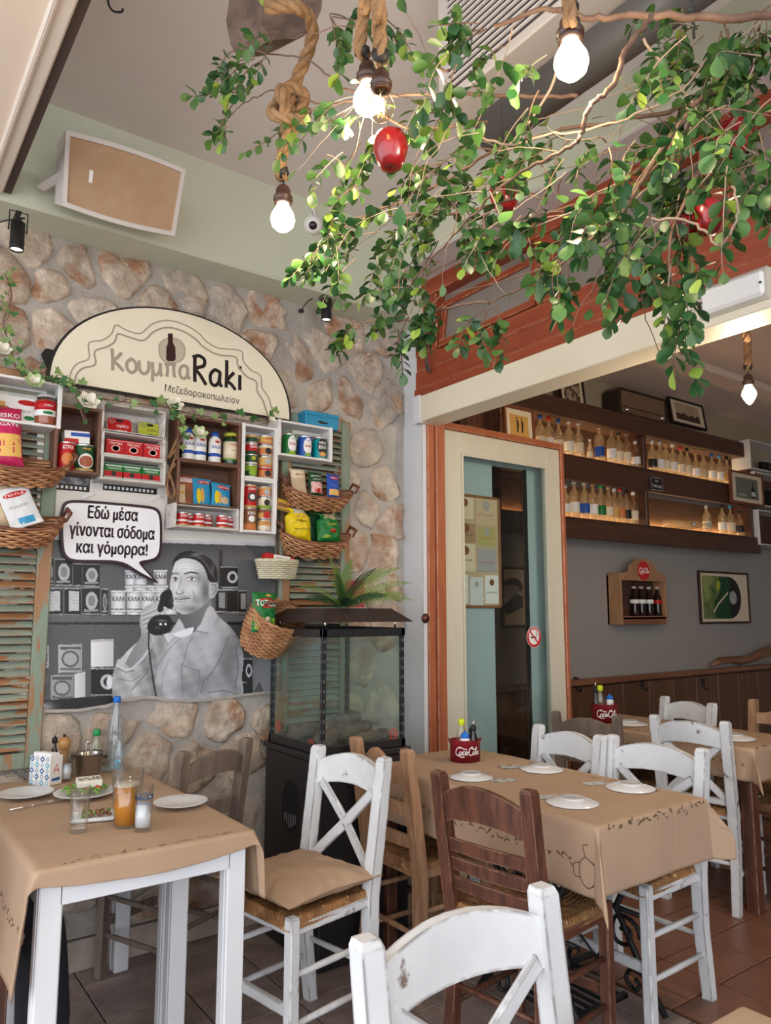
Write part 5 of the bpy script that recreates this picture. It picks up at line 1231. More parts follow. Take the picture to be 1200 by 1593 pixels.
bag('semolina_bag', 'silver and white sachet with red badge tilted in the lower left basket', 'bag', (at(44, 800, 'y', YB - .03).x, YB - .035, B4.z - .012), .125, .165, .02, 'silver', [(.08, .02, .92, .10, 'white'), (.3, .06, .8, .22, 'sky')], [('ΓΙΩΤΗΣ', 'white', .5, .80, .6, .06), ('Σιμιγδάλι', 'grey', .5, .50, .66, .08)], [(.5, .80, .38, .07, 'red')], rot=(RX(-14), RX(-22), 0))
# small cream basket and big brown basket
def round_basket(label, c, w, d, h, m, md, nu, nv, bul=.0, rot=None, handle=None):
    t = thing('wicker_basket', label, 'basket', tuple(c), 0, None, rot)
    def fn(u, v):
        a = 2 * PI * u; k = .80 + .20 * v + bul * math.sin(v * PI * .8)
        return Vector((math.cos(a) * w / 2 * k, math.sin(a) * d / 2 * k, h * v))
    woven(t, fn, nu, nv, m, md, .003, .52)
    MB().lathe([(0, .002), (w / 2 * .8, .002)], n=24, sy=d / w, smooth=False).build('base', m, t)
    MB().tube([fn(i / 36, 1.0) + Vector((0, 0, .002 + .002 * math.sin(i * 2.6))) for i in range(36)], .006, 6, closed=True).build('rim', m, t)
    if handle: MB().tube([Vector((w / 2 * .9 * math.cos(a), 0, h + handle * math.sin(a))) for a in [PI * i / 16 for i in range(17)]], .006, 6).build('handle', md, t)
    return t
Bc = cpx(431, 901, WA - .11); wc = cpx(463, 880, WA - .11).x - cpx(400, 880, WA - .11).x
round_basket('small cream wicker basket with a red packet, under the tray baskets', Bc, wc, .12, .085, WICKC, WICKC, 26, 9)
carton('rusk_packet', 'red and white packet lying in the small cream basket', 'packet', (Bc.x, Bc.y - .03, Bc.z + .055), .155, .06, .04, 'red', [(.28, .45, .85, .95, 'white'), (.12, .1, .72, .4, 'beans')], [('Μελιτσάκια', 'black', .56, .72, .4, .2)], [(.9, .5, .06, .15, 'gold')], rot=(RX(-12), RX(6), 0))
Bb = cpx(415, 1018, WA - .16); round_basket('large brown wicker basket with the green crisp bag, hanging by the heater', (Bb.x - .02, Bb.y + .03, Bb.z + .035), .235, .19, .20, WICK, WICKD, 34, 18, .14, (RX(42), RX(10), 0), .07)
bag('crisp_bag', 'bright green crisp bag standing in the large brown basket', 'bag', tuple(cpx(410, 984, WA - .27)), .125, .175, .055, 'green', [(.08, .06, .92, .36, 'lime')], [('TOTICO', 'white', .5, .72, .84, .16)], [(.5, .72, .46, .13, 'red'), (.35, .26, .14, .08, 'cream'), (.6, .18, .14, .08, 'oat'), (.55, .33, .10, .06, 'cream'), (.6, .92, .12, .03, 'gold')], rot=(RX(-6), RX(3), 0), wrinkle=.008)

# ------------------------------------------------------------------ rope beside the milk crate
ROPE = mat('sisal_rope', (.36, .21, .105), .85, col2=(.25, .135, .06), scale=30, var=.2, bump=1.0, bscale=200)
def rope(name, pts, r, m=ROPE, parent=None, strands=3, pitch=.09, k=10):
    P = smooth2(pts, k); mb = MB(); L_ = [0]
    for a, b in zip(P[:-1], P[1:]): L_.append(L_[-1] + (b - a).length)
    fr = []; prev = None
    for i, p in enumerate(P):
        d = (P[min(i + 1, len(P) - 1)] - P[max(i - 1, 0)]).normalized(); u = d.orthogonal().normalized() if prev is None else (prev - d * prev.dot(d)).normalized(); prev = u; fr.append((u, d.cross(u)))
    for s in range(strands):
        q = []
        for i, p in enumerate(P):
            a = 2 * PI * (s / strands + L_[i] / pitch); q.append(p + (fr[i][0] * math.cos(a) + fr[i][1] * math.sin(a)) * r * .48)
        mb.tube(q, r * .58, 6)
    return mb.build(name, m, parent)
yr = YF + .02
rp = [tuple(at(x, y, 'y', yr - .01 * (i % 2))) for i, (x, y) in enumerate([(282, 666), (277, 680), (268, 700), (262, 712), (270, 705), (277, 696), (271, 716), (263, 736), (260, 752), (262, 768), (268, 775), (272, 765), (268, 750), (264, 735), (273, 722)])]
o = rope('rope_loop', rp, .0065, pitch=.04, k=5); tag(o, 'thin sisal rope looped down the left side of the brown crates', 'rope')
# ------------------------------------------------------------------ speaker, camera, spot lamps
SPK = mat('ivory_plastic', (.60, .55, .52), .5, var=.03); GRL = mat('tan_grille_cloth', (.44, .27, .155), .7, col2=(.50, .33, .20), scale=6, lo=.35, hi=.7, col3=(.30, .15, .08), scale3=7, lo3=.62, hi3=.8, var=.06, bump=.8, bscale=220)
def speaker():
    a = at(92, 316, 'y', 2.78); b = at(118, 215, 'y', 2.80); c = at(285, 268, 'y', 2.80); d = at(262, 362, 'y', 2.78)
    c0 = (a + b + c + d) / 4; t = thing('wall_speaker', 'ivory cabinet speaker with brown grille mounted high on the sage wall', 'speaker', tuple(c0))
    def sup(n, w0, w1, h, y, m=0):     # slightly barrel-shaped front outline
        r = []
        for i in range(n): u = i / (n - 1); r.append((-w0 / 2 + w0 * u, h / 2 + .012 * math.sin(u * PI)))
        for i in range(n): u = i / (n - 1); r.append((w1 / 2 - w1 * u, -h / 2 - .012 * math.sin(u * PI)))
        return r
    R = Matrix.Rotation(RX(18), 3, 'X') @ Matrix.Rotation(RX(-1.5), 3, 'Y')
    F = lambda u, v, k: R @ Vector((u, k, v))
    o = sup(10, .455, .43, .265, 0); body = MB(); n = len(o)
    back = [(u * .94 - .012, v * .86) for u, v in o]
    body.add([F(u, v, 0) for u, v in o] + [F(u, v + .01, .15) for u, v in back], [tuple(range(n)), tuple(reversed(range(n, 2 * n)))] + [(i, (i + 1) % n, n + (i + 1) % n, n + i) for i in range(n)])
    body.build('cabinet', SPK, t)
    fr = MB(); i_ = [(u * .93, v * .88) for u, v in o]
    fr.add([F(u, v, -.012) for u, v in o] + [F(u, v, -.012) for u, v in i_] + [F(u, v, 0) for u, v in o] + [F(u, v, -.002) for u, v in i_], [(i, (i + 1) % n, n + (i + 1) % n, n + i) for i in range(n)] + [(i, (i + 1) % n, 2 * n + (i + 1) % n, 2 * n + i) for i in range(n)] + [(n + i, n + (i + 1) % n, 3 * n + (i + 1) % n, 3 * n + i) for i in range(n)])
    fr.build('bezel', SPK, t)
    MB().prism(i_, F, -.005, -.001).build('grille', GRL, t)
    MB().box(F(-.125, .0, -.007), (.013, .003, .045), R).build('badge', cm('white'), t)
    MB().beam(F(-.20, 0, .05), (-.26, .20, .0), .03, .012).build('bracket', SPK, t); MB().beam(F(.12, 0, .15), (.12, .27, 0), .03, .012).build('bracket', SPK, t)
speaker()
cc = at(487, 350, 'y', 3.03); t = thing('security_camera', 'small white dome security camera on the sage wall', 'camera', tuple(cc))
rot = Matrix.Rotation(RX(-30), 3, 'Z') @ Matrix.Rotation(RX(-58), 3, 'X')
MB().lathe([(0, .05), (.042, .05), (.046, .03), (.046, .0), (.040, -.018), (.030, -.030), (0, -.030)], (0, 0, 0), 24, rot).build('housing', cm('white'), t)
MB().lathe([(0, -.036), (.018, -.034), (.022, -.028), (.022, -.02)], (0, 0, 0), 20, rot).build('lens', mat('camera_lens', (.03, .01, .015), .08), t)
for k in range(3): MB().tube(smooth2([(-.01 + k * .008, .01, .04), (-.03 + k * .012, .01, .09), (-.005 + k * .006, .012, .13), (.012 - k * .004, .01, .085), (.028, .01, .045)], 6), .0028, 5).build('cable', cm('white'), t)
def spot(label, px, py, Y, wall_side):
    p = at(px, py, 'y', Y); t = thing('spot_lamp', label, 'lamp', tuple(p)); r = .026
    MB().lathe([(0, .055), (r, .055), (r, -.05), (r * .98, -.055), (r * .86, -.055), (r * .86, -.047)], n=20).build('barrel', BLACK, t)
    MB().lathe([(r * 1.02, -.028), (r * 1.03, -.028), (r * 1.03, -.031), (r * 1.02, -.031)], n=20).build('ring', BLACK, t)
    MB().lathe([(0, -.048), (r * .86, -.048)], n=18).build('lamp_face', glow('spot_face', (1, .9, .72), 5.0), t)
    MB().tube([(-.032, 0, .02), (-.032, 0, .10), (.032, 0, .10), (.032, 0, .02)], .003, 5).lathe([(0, .055), (.012, .055), (.012, .075), (0, .075)], n=10).build('yoke', BLACK, t)
    MB().tube(smooth2([(0, 0, .075), (.02, .01, .085), (wall_side * .06, .05, .06), (wall_side * .09, .10, .01)], 6), .003, 5).build('cable', BLACK, t)
    MB().lathe([(0, 0), (.014, 0), (.014, .012), (0, .012)], (wall_side * .09, .10, 0), 10).build('cable_gland', BLACK, t)
    MB().bx(-.01, -.004, .098, .01, .08, .104).build('arm', BLACK, t)
spot('black cylinder spot lamp below the soffit, right of the arched sign', 508, 482, 3.10, -1)
spot('black cylinder spot lamp at the left edge below the speaker', 27, 368, 3.02, -1)

# ------------------------------------------------------------------ glass patio heater
def heater():
    x0, x1, y0, y1 = 1.63, 2.035, 2.68, 3.12; cx, cy = (x0 + x1) / 2, (y0 + y1) / 2
    t = thing('patio_heater', 'tall black patio heater with glass sides and a pitched steel hood in the corner', 'heater', (cx, cy, 0)); hx, hy = (x1 - x0) / 2, (y1 - y0) / 2
    DK = mat('heater_black_steel', (.014, .014, .017), .35, var=.15, scale=4)
    MB().bx(-hx - .02, -hy - .02, 0, hx + .02, hy + .02, .79, .006).build('base_cabinet', DK, t)
    MB().bx(-hx - .03, -hy - .03, .79, hx + .03, hy + .03, .815, .004).build('base_top', DK, t)
    hb = MB(); 
    hb.add([(-hx - .0215, .0 + .075 * math.cos(a), .58 + .105 * math.sin(a)) for a in [2 * PI * i / 24 for i in range(24)]], [tuple(range(24))]); hb.build('vent_opening', mat('vent_dark', (.002, .002, .002), .9), t)
    vb = MB()
    for i in range(6): vb.beam((-hx - .023, -.045 + i * .018, .49 + .01 * abs(i - 2.5)), (-hx - .023, -.045 + i * .018, .55), .004, .003)
    vb.build('vent_bars', flat('vent_bar_grey', (.16, .16, .17), .4), t, kind='stuff')
    H0, H1 = .815, 1.30
    for sx in (-1, 1):
        for sy in (-1, 1):
            pm_ = MB().beam((sx * hx, sy * hy, H0), (sx * hx, sy * hy, H1 + .02), .017, .017).build('post', DK, t)
            ho = MB()
            for k in range(11): ho.bx(sx * hx - .0095, sy * hy - .003, H0 + .05 + k * .04, sx * hx - .0087, sy * hy + .003, H0 + .062 + k * .04); ho.bx(sx * hx - .003, sy * hy - .0095, H0 + .05 + k * .04, sx * hx + .003, sy * hy - .0087, H0 + .062 + k * .04)
            ho.build('slot_row', flat('slot_pale', (.13, .15, .16), .5), t, kind='stuff')
    for z, h_, e in ((H0, .035, .012), (H1 - .01, .035, .012)):
        for s in (-1, 1):
            MB().bx(-hx - e, s * hy - .012, z, hx + e, s * hy + .012, z + h_, .003).build('rail', DK, t); MB().bx(s * hx - .012, -hy - e, z, s * hx + .012, hy + e, z + h_, .003).build('rail', DK, t)
    GL = clear('heater_glass', (.90, .95, .93), .10, .05, haze=(.45, .50, .48), hfac=.035)
    for s in (-1, 1):
        MB().bx(-hx + .012, s * hy - .002, H0 + .03, hx - .012, s * hy + .002, H1 - .005).build('glass_panel', GL, t); MB().bx(s * hx - .002, -hy + .012, H0 + .03, s * hx + .002, hy - .012, H1 - .005).build('glass_panel', GL, t)
    for s in (-1, 1):
        for u in (-1, 1): MB().tube([(s * hx * .9, u * hy * .9, H1 + .02), (s * hx * .9, u * hy * .9, 1.375)], .005, 6).build('hood_spacer', CHROME, t)
    # hood
    a, b, z0, z1 = hx + .035, hx - .035, 1.352, 1.41; ay, by = hy + .045, hy - .03
    hd = MB().add([(-a, -ay, z0), (a, -ay, z0), (a, ay, z0), (-a, ay, z0), (-b, -by, z1), (b, -by, z1), (b, by, z1), (-b, by, z1)], [(0, 1, 5, 4), (1, 2, 6, 5), (2, 3, 7, 6), (3, 0, 4, 7), (4, 5, 6, 7), (0, 3, 2, 1)])
    hd.build('hood', mat('hood_steel', (.022, .016, .016), .45, col2=(.04, .02, .018), scale=6, var=.1), t)
    LG = mat('ceramic_log', (.17, .13, .11), .9, col2=(.09, .07, .06), scale=10, stretch=(3, 1, 3), var=.3, bump=2.0, bscale=30)
    for i, (p, q, r) in enumerate((((-.16, -.12, .86), (.16, -.02, .875), .030), ((-.05, .02, .875), (.19, .12, .90), .034), ((-.18, .10, .86), (.05, .14, .87), .028), ((-.02, -.16, .85), (.18, -.13, .86), .022))):
        p, q = Vector(p), Vector(q); pts = [p.lerp(q, k / 7) + Vector((0, .006 * math.sin(k * 2 + i), .006 * math.cos(k * 3))) for k in range(8)]
        MB().tube(pts, [r * (.75 + .25 * math.sin(k * 1.7 + i) ** 2 + .15) for k in range(8)], 9).build('fire_log', LG, t)
    MB().bx(-hx + .02, -hy + .02, .82, hx - .02, hy - .02, .835).build('burner_tray', DK, t)
    F1 = lambda u, v, k: Vector((u, -hy - .003 - k, v)); F2 = lambda u, v, k: Vector((-hx - .003 - k, -u, v))
    for (F, u, v) in ((F1, .155, .87), (F2, .135, .845), (F2, -.155, .89), (F1, -.04, .885)):
        if F is F1 and u < 0: continue
        mb = MB(); mb.ribbon(circle(u, v, .018, 20, .021) + [(u + .018, v)], .0045, F); mb.ribbon([(u - .006, v - .008), (u + .002, v + .010), (u + .008, v - .010)], .004, F); mb.build('warning_sticker', flat('sticker_red', (.65, .05, .04), .4), t)
    mb = MB(); mb.tube([(hx * .2, -hy * .97, 1.383 + .002)] * 2, .001, 3)
    for (u, y_) in ((-.10, 0), (-hx - .03, 1)):
        pass
    return t
heater()

# ------------------------------------------------------------------ fern on the heater hood
FERN = mat('fern_green', (.11, .22, .03), .55, col2=(.24, .33, .05), scale=4, lo=.4, hi=.7, var=.15, rand=.3); FERND = mat('fern_dark', (.015, .06, .02), .55, var=.2)
def fern(c):
    t = thing('fern', 'artificial fern with arching green fronds on top of the heater hood', 'plant', tuple(c)); r = random.Random(5)
    fr = [(-88, 52, .30, 0), (-70, 20, .36, 0), (-48, 62, .30, 0), (-25, 40, .26, 1), (-8, 62, .26, 0), (12, 55, .24, 1), (28, 48, .28, 0), (48, 40, .34, 0), (66, 26, .34, 0), (84, 12, .34, 0), (100, 18, .30, 0), (-100, 14, .26, 1), (-60, 12, .26, 1), (20, 20, .22, 1), (-35, 74, .20, 0), (60, 55, .24, 1), (-5, 15, .2, 1)]
    for az, el, L_, dk in fr:
        a = RX(az); dirh = Vector((math.sin(a), -.30 - .25 * r.random(), 0)).normalized(); pts = []
        p = Vector((0, 0, 0)); e = RX(el) + .25
        for i in range(15): pts.append(p.copy()); e -= .05; p = p + (dirh * math.cos(e) + Vector((0, 0, math.sin(e)))) * L_ / 14
        pts = [Vector((q.x, q.y, max(q.z, -.004))) for q in pts]
        o = MB().tube(pts, [.0022 * (1 - i / 18) for i in range(15)], 4).build('frond', FERND if dk else FERN, t)
        mb = MB(); side = dirh.cross(Vector((0, -.8, .6))).normalized()
        P = smooth2(pts, 2)
        for i in range(2, len(P) - 1):
            f = i / len(P); l = .046 * math.sin(PI * min(1, f * .92 + .12)) ** .7 * (1 - .35 * f); d = (P[i + 1] - P[i - 1]).normalized() if i + 1 < len(P) else d
            for s in (-1, 1):
                w = (side * s + d * .45).normalized(); up = Vector((0, .05, -.10)); b_ = P[i]; tip = b_ + (w + up) * l; h = d * .0026
                mb.add([b_ - h, b_ + h, b_ + w * l * .5 + h * 1.2 + up * l * .2, tip, b_ + w * l * .5 - h * 1.2 + up * l * .2], [(0, 1, 2, 3, 4)])
        mb.build('leaflets', FERND if dk else FERN, o, kind='stuff')
fern((1.815, 2.83, 1.418))
o = carton('red_packet', 'small red packet half hidden behind the fern', 'packet', (at(555, 905, 'y', 3.13).x, 3.13, 1.418), .10, .13, .03, 'magenta', [(.1, .2, .9, .3, 'white')], [])

# ------------------------------------------------------------------ hanging rope lamps
BULBG = glow('bulb_lit', (1.0, .86, .62), 14.0); SOCK = mat('bakelite_socket', (.055, .025, .018), .4, var=.1); TAPE = flat('black_tape', (.03, .025, .025), .5)
FIL = glow('filament', (1.0, .55, .18), 30.0); BG = clear('bulb_glass', (1.0, .93, .82), .12, .04)
def lampb(label, p, r, rp, lit=True, shape='a', rr=.014, knot=None, ropelab=None, power=6, rz=0):
    """p = bulb centre"""
    t = thing('pendant_lamp', label, 'lamp', tuple(p), 0, 'rope pendant lamps')
    R = r
    prof = [(0, -R), (R * .5, -R * .87), (R * .87, -R * .5), (R, 0), (R * .93, R * .4), (R * .62, R * 1.0), (R * .45, R * 1.35), (R * .42, R * 1.6)] if shape == 'a' else [(0, -R * 1.5), (R * .35, -R * 1.25), (R * .75, -R * .6), (R, 0), (R * .9, R * .45), (R * .55, R * 1.1), (R * .4, R * 1.6)]
    if lit:
        b = MB().lathe(prof, n=24).build('bulb', BULBG, t)
        l = bpy.data.lights.new('bulb_light', 'POINT'); l.energy = power; l.color = (1, .78, .5); l.shadow_soft_size = R * 1.05; lo = bpy.data.objects.new('bulb_light', l); COL.objects.link(lo); lo.parent = t; lo.location = (0, 0, -R * 1.9)
    else:
        MB().lathe(prof, n=24).build('bulb', BG, t)
        MB().tube([(R * .25 * math.cos(k * 1.3), R * .25 * math.sin(k * 1.3), R * (.9 if k % 2 else -.4)) for k in range(9)], .0012, 4).build('filament', FIL, t)
        MB().lathe([(0, R * 1.5), (R * .16, R * 1.4), (R * .1, R * .6), (0, R * .5)], n=8).build('stem', clear('stem_glass', (.95, .9, .8), .2), t)
    MB().lathe([(R * .5, R * 1.35), (R * .72, R * 1.38), (R * .72, R * 1.55), (R * .66, R * 1.62), (R * .80, R * 1.70), (R * .80, R * 1.95), (R * .70, R * 2.1), (R * .62, R * 2.15), (R * .60, R * 2.6), (R * .42, R * 2.9), (0, R * 2.95)], n=20).build('socket', SOCK, t)
    top = Vector((0, 0, R * 2.95)); s = Vector((0, 0, R * 2.95 + .035))
    s = Vector((0, 0, R * 2.95 + .020))
    MB().tube([top, s], .003, 6).build('cable', TAPE, t)
    if rp:
        pts = [s] + [Vector(q) - Vector(p) for q in rp]
        rope('rope', pts, rr, ROPE, t, pitch=rr * 7)
        d = (pts[1] - pts[0]).normalized(); MB().tube([pts[0] + d * .006, pts[0] + d * .026], rr * 1.10, 10).build('tape_wrap', TAPE, t)
        if knot is not None:
            kc = Vector(knot) - Vector(p)
            kp = [kc + Vector((.034 * math.cos(a) * (1 + .25 * math.cos(2.5 * a)), .026 * math.sin(a * 1.5), .040 * math.sin(a) + .008 * math.cos(3 * a))) for a in [i / 14 * 4 * PI for i in range(15)]]
            rope('knot', kp, rr * 1.0, ROPE, t, pitch=rr * 7, k=6)
    return t
b1 = dist(440, 342, 1.83); lampb('lit bulb on a thick knotted rope left of the branches, below the wooden block', b1, .030, [dist(437, 262, 1.83), dist(445, 205, 1.83), dist(450, 180, 1.82), dist(452, 150, 1.82), dist(463, 120, 1.82), dist(478, 85, 1.80), dist(486, 50, 1.76), dist(478, 22, 1.72), dist(450, 8, 1.68), dist(415, 12, 1.70)], knot=dist(452, 168, 1.82), rr=.0155)
b4 = dist(593, 168, 1.42); lampb('clear filament bulb hanging in front of the bright bulb above the big red apple', b4, .0265, [dist(592, 88, 1.42), dist(590, 30, 1.40), dist(590, -40, 1.37), b4 + Vector((0, 0, 1.0))], lit=False, rr=.0145)
b2 = dist(572, 158, 1.60); lampb('bright lit bulb just behind the clear filament bulb', b2, .031, [dist(560, 78, 1.6), dist(566, 20, 1.58), dist(570, -40, 1.55), b2 + Vector((0, 0, .9))], rr=.014)
b3 = dist(889, 98, 1.29); lampb('lit bulb at the top of the picture among the branches', b3, .030, [dist(888, 12, 1.29), dist(885, -30, 1.28), b3 + Vector((0, 0, 1.0))], rr=.013)
b5 = dist(1166, 614, 3.16); lampb('small pointed lit bulb inside the room at the right edge', b5, .030, [dist(1164, 565, 3.16), dist(1163, 530, 3.16), dist(1160, 500, 3.1), b5 + Vector((0, 0, .95))], shape='s', rr=.016, power=26)
# wooden block holding the knotted rope
c = dist(442, 32, 1.80); t = thing('wooden_block', 'dark wooden block hung under the ceiling with rope wound round it', 'block', tuple(c))
BW = mat('dark_block_wood', (.16, .10, .075), .7, col2=(.09, .055, .04), scale=4, stretch=(1, 6, 6), var=.15, bump=.5)
o_ = [(-.062, .05), (-.05, -.015), (-.03, -.052), (.03, -.048), (.068, -.03), (.09, .03), (.095, .12), (-.055, .12)]
MB().prism(o_, lambda u, v, k: Vector((u * .81 - k * .4, -u * .59 + k * 1.0, v)), 0, .10).build('block', BW, t)
MB().tube([(.02, .02, .1), (.02, .02, 3.44 - c.z)], .004, 6).build('hanging_wire', BLACK, t)
# red apples
AP = mat('apple_red', (.26, .005, .010), .25, col2=(.34, .012, .012), scale=4, lo=.45, hi=.65, coat=.4, col3=(.55, .30, .06), scale3=3, lo3=.66, hi3=.8)
for lab, p, r in (('large shiny red apple hanging by the bright bulbs', dist(608, 234, 1.50), .036), ('red apple in the leaves below the horizontal branch, left of the facade', dist(785, 305, 1.75), .036), ('red apple half hidden by leaves at the right edge', dist(1142, 218, 1.6), .037),
                  ('dark red apple behind leaves above the lamp cover', dist(1102, 338, 1.42), .030), ('red apple tucked into leaves left of the dark red one', dist(1066, 350, 1.46), .028)):
    t = thing('red_apple', lab, 'apple', tuple(p), random.random() * 6, 'hanging red apples')
    t.scale = (1, 1, 1.12)
    MB().lathe([(0, -r * .80), (r * .25, -r * .95), (r * .55, -r * .93), (r * .80, -r * .55), (r * .96, 0), (r * .98, r * .40), (r * .82, r * .80), (r * .50, r * .98), (r * .2, r * .92), (0, r * .72)], n=28).build('fruit', AP, t)
    MB().tube([(0, 0, r * .75), (.002, 0, r * 1.15), (.006, 0, r * 1.4)], .0015, 5).build('stem', TAPE, t)
    MB().tube([(.006, 0, r * 1.4), (.004, .002, r * 1.4 + .16)], .0006, 4).build('thread', TAPE, t)

# ------------------------------------------------------------------ air unit and grey tube behind the leaves
t = thing('air_unit', 'ceiling air unit with pale slatted grille behind the leaves', 'vent', (1.47, 1.10, 2.965))
MB().bx(-.06, -.85, 0, .10, .54, .47, .006).build('casing', mat('vent_casing', (.60, .54, .50), .6), t)
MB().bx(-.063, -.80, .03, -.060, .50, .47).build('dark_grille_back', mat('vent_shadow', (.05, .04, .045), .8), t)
mv = MB().box((0, 0, 0), (.008, 1.30, .006)).mesh('vent_slat', mat('vent_slat', (.70, .66, .64), .5))
for k in range(20):
    o = bpy.data.objects.new('vent_slat', mv); COL.objects.link(o); o.parent = t; o.location = (-.066, -.15, .04 + k * .022)
MB().bx(-.07, .50, 0, -.055, .54, .47).build('cream_edge', SPK, t)
t = thing('heater_tube', 'dark grey tubular ceiling heater running behind the branches', 'heater', (1.52, 1.1, 2.87))
MB().tube([(0, -.75, 0), (0, .45, 0)], .062, 20).build('tube_body', mat('tube_grey', (.09, .085, .085), .45, var=.1), t)
MB().tube([(0, -.5, .06), (0, -.5, .55)], .006, 6).tube([(0, .3, .06), (0, .3, .55)], .006, 6).build('hanger', CHROME, t, kind='stuff')
# emergency lamp cover on the beam
pa = at(1086, 475, 'x', FB - .07); pb = at(1196, 435, 'x', FB - .07)
t = thing('lamp_cover', 'white rectangular emergency lamp cover on the cream beam at right', 'lamp', (FB - .055, (pa.y + pb.y) / 2, (pa.z + pb.z) / 2)); hw = abs(pa.y - pb.y) / 2
MB().box((0, 0, 0), (.03, 2 * hw, .115), None, .008).build('clear_rim', clear('acrylic_rim', (.93, .93, .92), .15, .1, haze=(.7, .68, .62), hfac=.45), t)
MB().box((-.010, 0, 0), (.03, 2 * hw - .03, .09), None, .010).build('diffuser', flat('diffuser_white', (.80, .80, .80), .35), t)
for s in (-1, 1): MB().lathe([(0, 0), (.004, 0), (.004, .004), (0, .004)], (-.028, s * (hw - .02), -.004), 8, Matrix.Rotation(-PI / 2, 3, 'Y')).build('screw', BLACK, t)
# hook on the ceiling near the canopy
t = MB().tube(smooth2([(0, 0, 0), (.004, 0, -.03), (.02, .0, -.045), (.045, 0, -.035), (.05, 0, -.022)], 4), .004, 6).build('ceiling_hook', BLACK, None, tuple(at(168, -6, 'z', 3.43)))
tag(t, 'small black metal hook on the ceiling beside the canopy edge', 'hook')
# ------------------------------------------------------------------ bar shelves on the inner wall
SY = 3.47; LED = glow('shelf_led', (1.0, .70, .36), 9.0)
bs = thing('bar_shelf', 'dark beam bar shelves with warm lit bottles on the inner wall', 'shelf', (3.45, SY, 1.91))
def shb(x0, x1, za, zb, name, y0=0, y1=.20): MB().bx(x0, y0, za - 1.91, x1, y1, zb - 1.91, .006).build(name, DARKWOOD, bs)
shb(0, 3.12, 2.785, 2.92, 'top_beam', 0, .20); shb(0, 3.25, 2.33, 2.51, 'front_beam', 0, .035); shb(0, 3.25, 2.495, 2.513, 'shelf_board'); shb(0, 3.30, 1.912, 2.055, 'front_beam', 0, .035); shb(0, 3.30, 2.04, 2.062, 'shelf_board')
for za, zb in ((2.513, 2.785), (2.062, 2.33)):
    MB().bx(0, .19, za - 1.91, 3.28, .205, zb - 1.91).build('back_board', mat('shelf_back_wood', (.15, .075, .04), .6, col2=(.10, .05, .028), scale=3, stretch=(1, 6, 6), var=.15), bs)
for x in (0, 1.62, 3.2):
    shb(x, x + .04, 2.06, 2.785, 'upright', .02, .19)
for z in (2.515, 2.064): MB().bx(.03, .160, z - 1.91, 3.2, .185, z + .010 - 1.91).build('light_strip', LED, bs)
for za in (2.50, 2.05):
    for k in range(4): 
        l = bpy.data.lights.new('strip_light', 'AREA'); l.energy = .9; l.color = (1, .62, .28); l.shape = 'RECTANGLE'; l.size = .75; l.size_y = .02
        lo = bpy.data.objects.new('strip_light', l); COL.objects.link(lo); lo.parent = bs; lo.location = (.42 + k * .8, .172, za + .03 - 1.91); lo.rotation_euler = (RX(150), 0, 0)
BGL = clear('bottle_glass', (.97, .96, .92), .14, .04, haze=(1, .90, .72), hfac=.20, kind='ShaderNodeBsdfTranslucent')
CAPC = {'blue': (.02, .09, .38), 'red': (.50, .03, .02), 'white': (.75, .75, .74), 'black': (.02, .02, .02), 'silver': (.5, .5, .52), 'sky': (.05, .30, .55), 'green': (.03, .30, .10), 'cork': (.40, .24, .12)}
def bottle_meshes():
    S = {}
    for kind, pr_ in {'slim': [(0, 0), (.92, .004), (1, .02), (1, .58), (.9, .66), (.36, .76), (.32, .80), (.32, .93)], 'round': [(0, 0), (.9, .004), (1, .03), (1, .50), (.85, .62), (.34, .72), (.30, .76), (.30, .93)],
                      'square': [(0, 0), (.97, .004), (1, .02), (1, .66), (.9, .72), (.36, .76), (.34, .93)], 'mini': [(0, 0), (.92, .01), (1, .05), (1, .55), (.4, .74), (.36, .93)]}.items():
        H = .27 if kind != 'mini' else .17; r = .036 if kind != 'mini' else .022
        q = [(a * r, b * H) for a, b in pr_]
        S[kind] = (MB().lathe(q, n=14).mesh('bottle_wall', BGL), MB().lathe([(.33 * r, H * .90), (.44 * r, H * .91), (.44 * r, H * 1.0), (0, H * 1.0)], n=12), MB().lathe([(r * 1.01, H * .18), (r * 1.02, H * .185), (r * 1.02, H * .42), (r * 1.01, H * .425)], n=14), r, H)
    return S
BMS = bottle_meshes(); BC = {}
def bmesh_cap(kind, c):
    if ('c', kind, c) not in BC: BC[('c', kind, c)] = BMS[kind][1].mesh('bottle_cap', flat('cap_' + c, CAPC[c], .35))
    return BC[('c', kind, c)]
def bmesh_lab(kind, c):
    if ('l', kind, c) not in BC: BC[('l', kind, c)] = BMS[kind][2].mesh('paper_label', cm(c))
    return BC[('l', kind, c)]
ORD = ['first', 'second', 'third', 'fourth', 'fifth', 'sixth', 'seventh', 'eighth', 'ninth', 'tenth', 'eleventh', 'twelfth', 'thirteenth', 'fourteenth', 'fifteenth', 'sixteenth', 'seventeenth', 'eighteenth', 'nineteenth', 'twentieth', 'twenty-first', 'twenty-second', 'twenty-third', 'twenty-fourth']
def bottles(items, z, row, y0=.085):
    for i, (px, kind, cap, lab, sc) in enumerate(items):
        y = SY + y0 + random.uniform(-.012, .012); x = at(px, 720, 'y', y).x
        t = thing('spirit_bottle', 'small clear bottle with %s cap, %s from the left on the %s bar shelf' % (cap, ORD[i], row), 'bottle', (x, y, z), random.uniform(-.3, .3), 'bottles on the bar shelves')
        t.scale = (1, 1, sc)
        for nm, me in (('bottle_wall', BMS[kind][0]), ('cap', bmesh_cap(kind, cap)), ('paper_label', bmesh_lab(kind, lab))):
            if lab == 'none' and nm == 'paper_label': continue
            o = bpy.data.objects.new(nm, me); COL.objects.link(o); o.parent = t
COLS['amber'] = (.45, .22, .05)
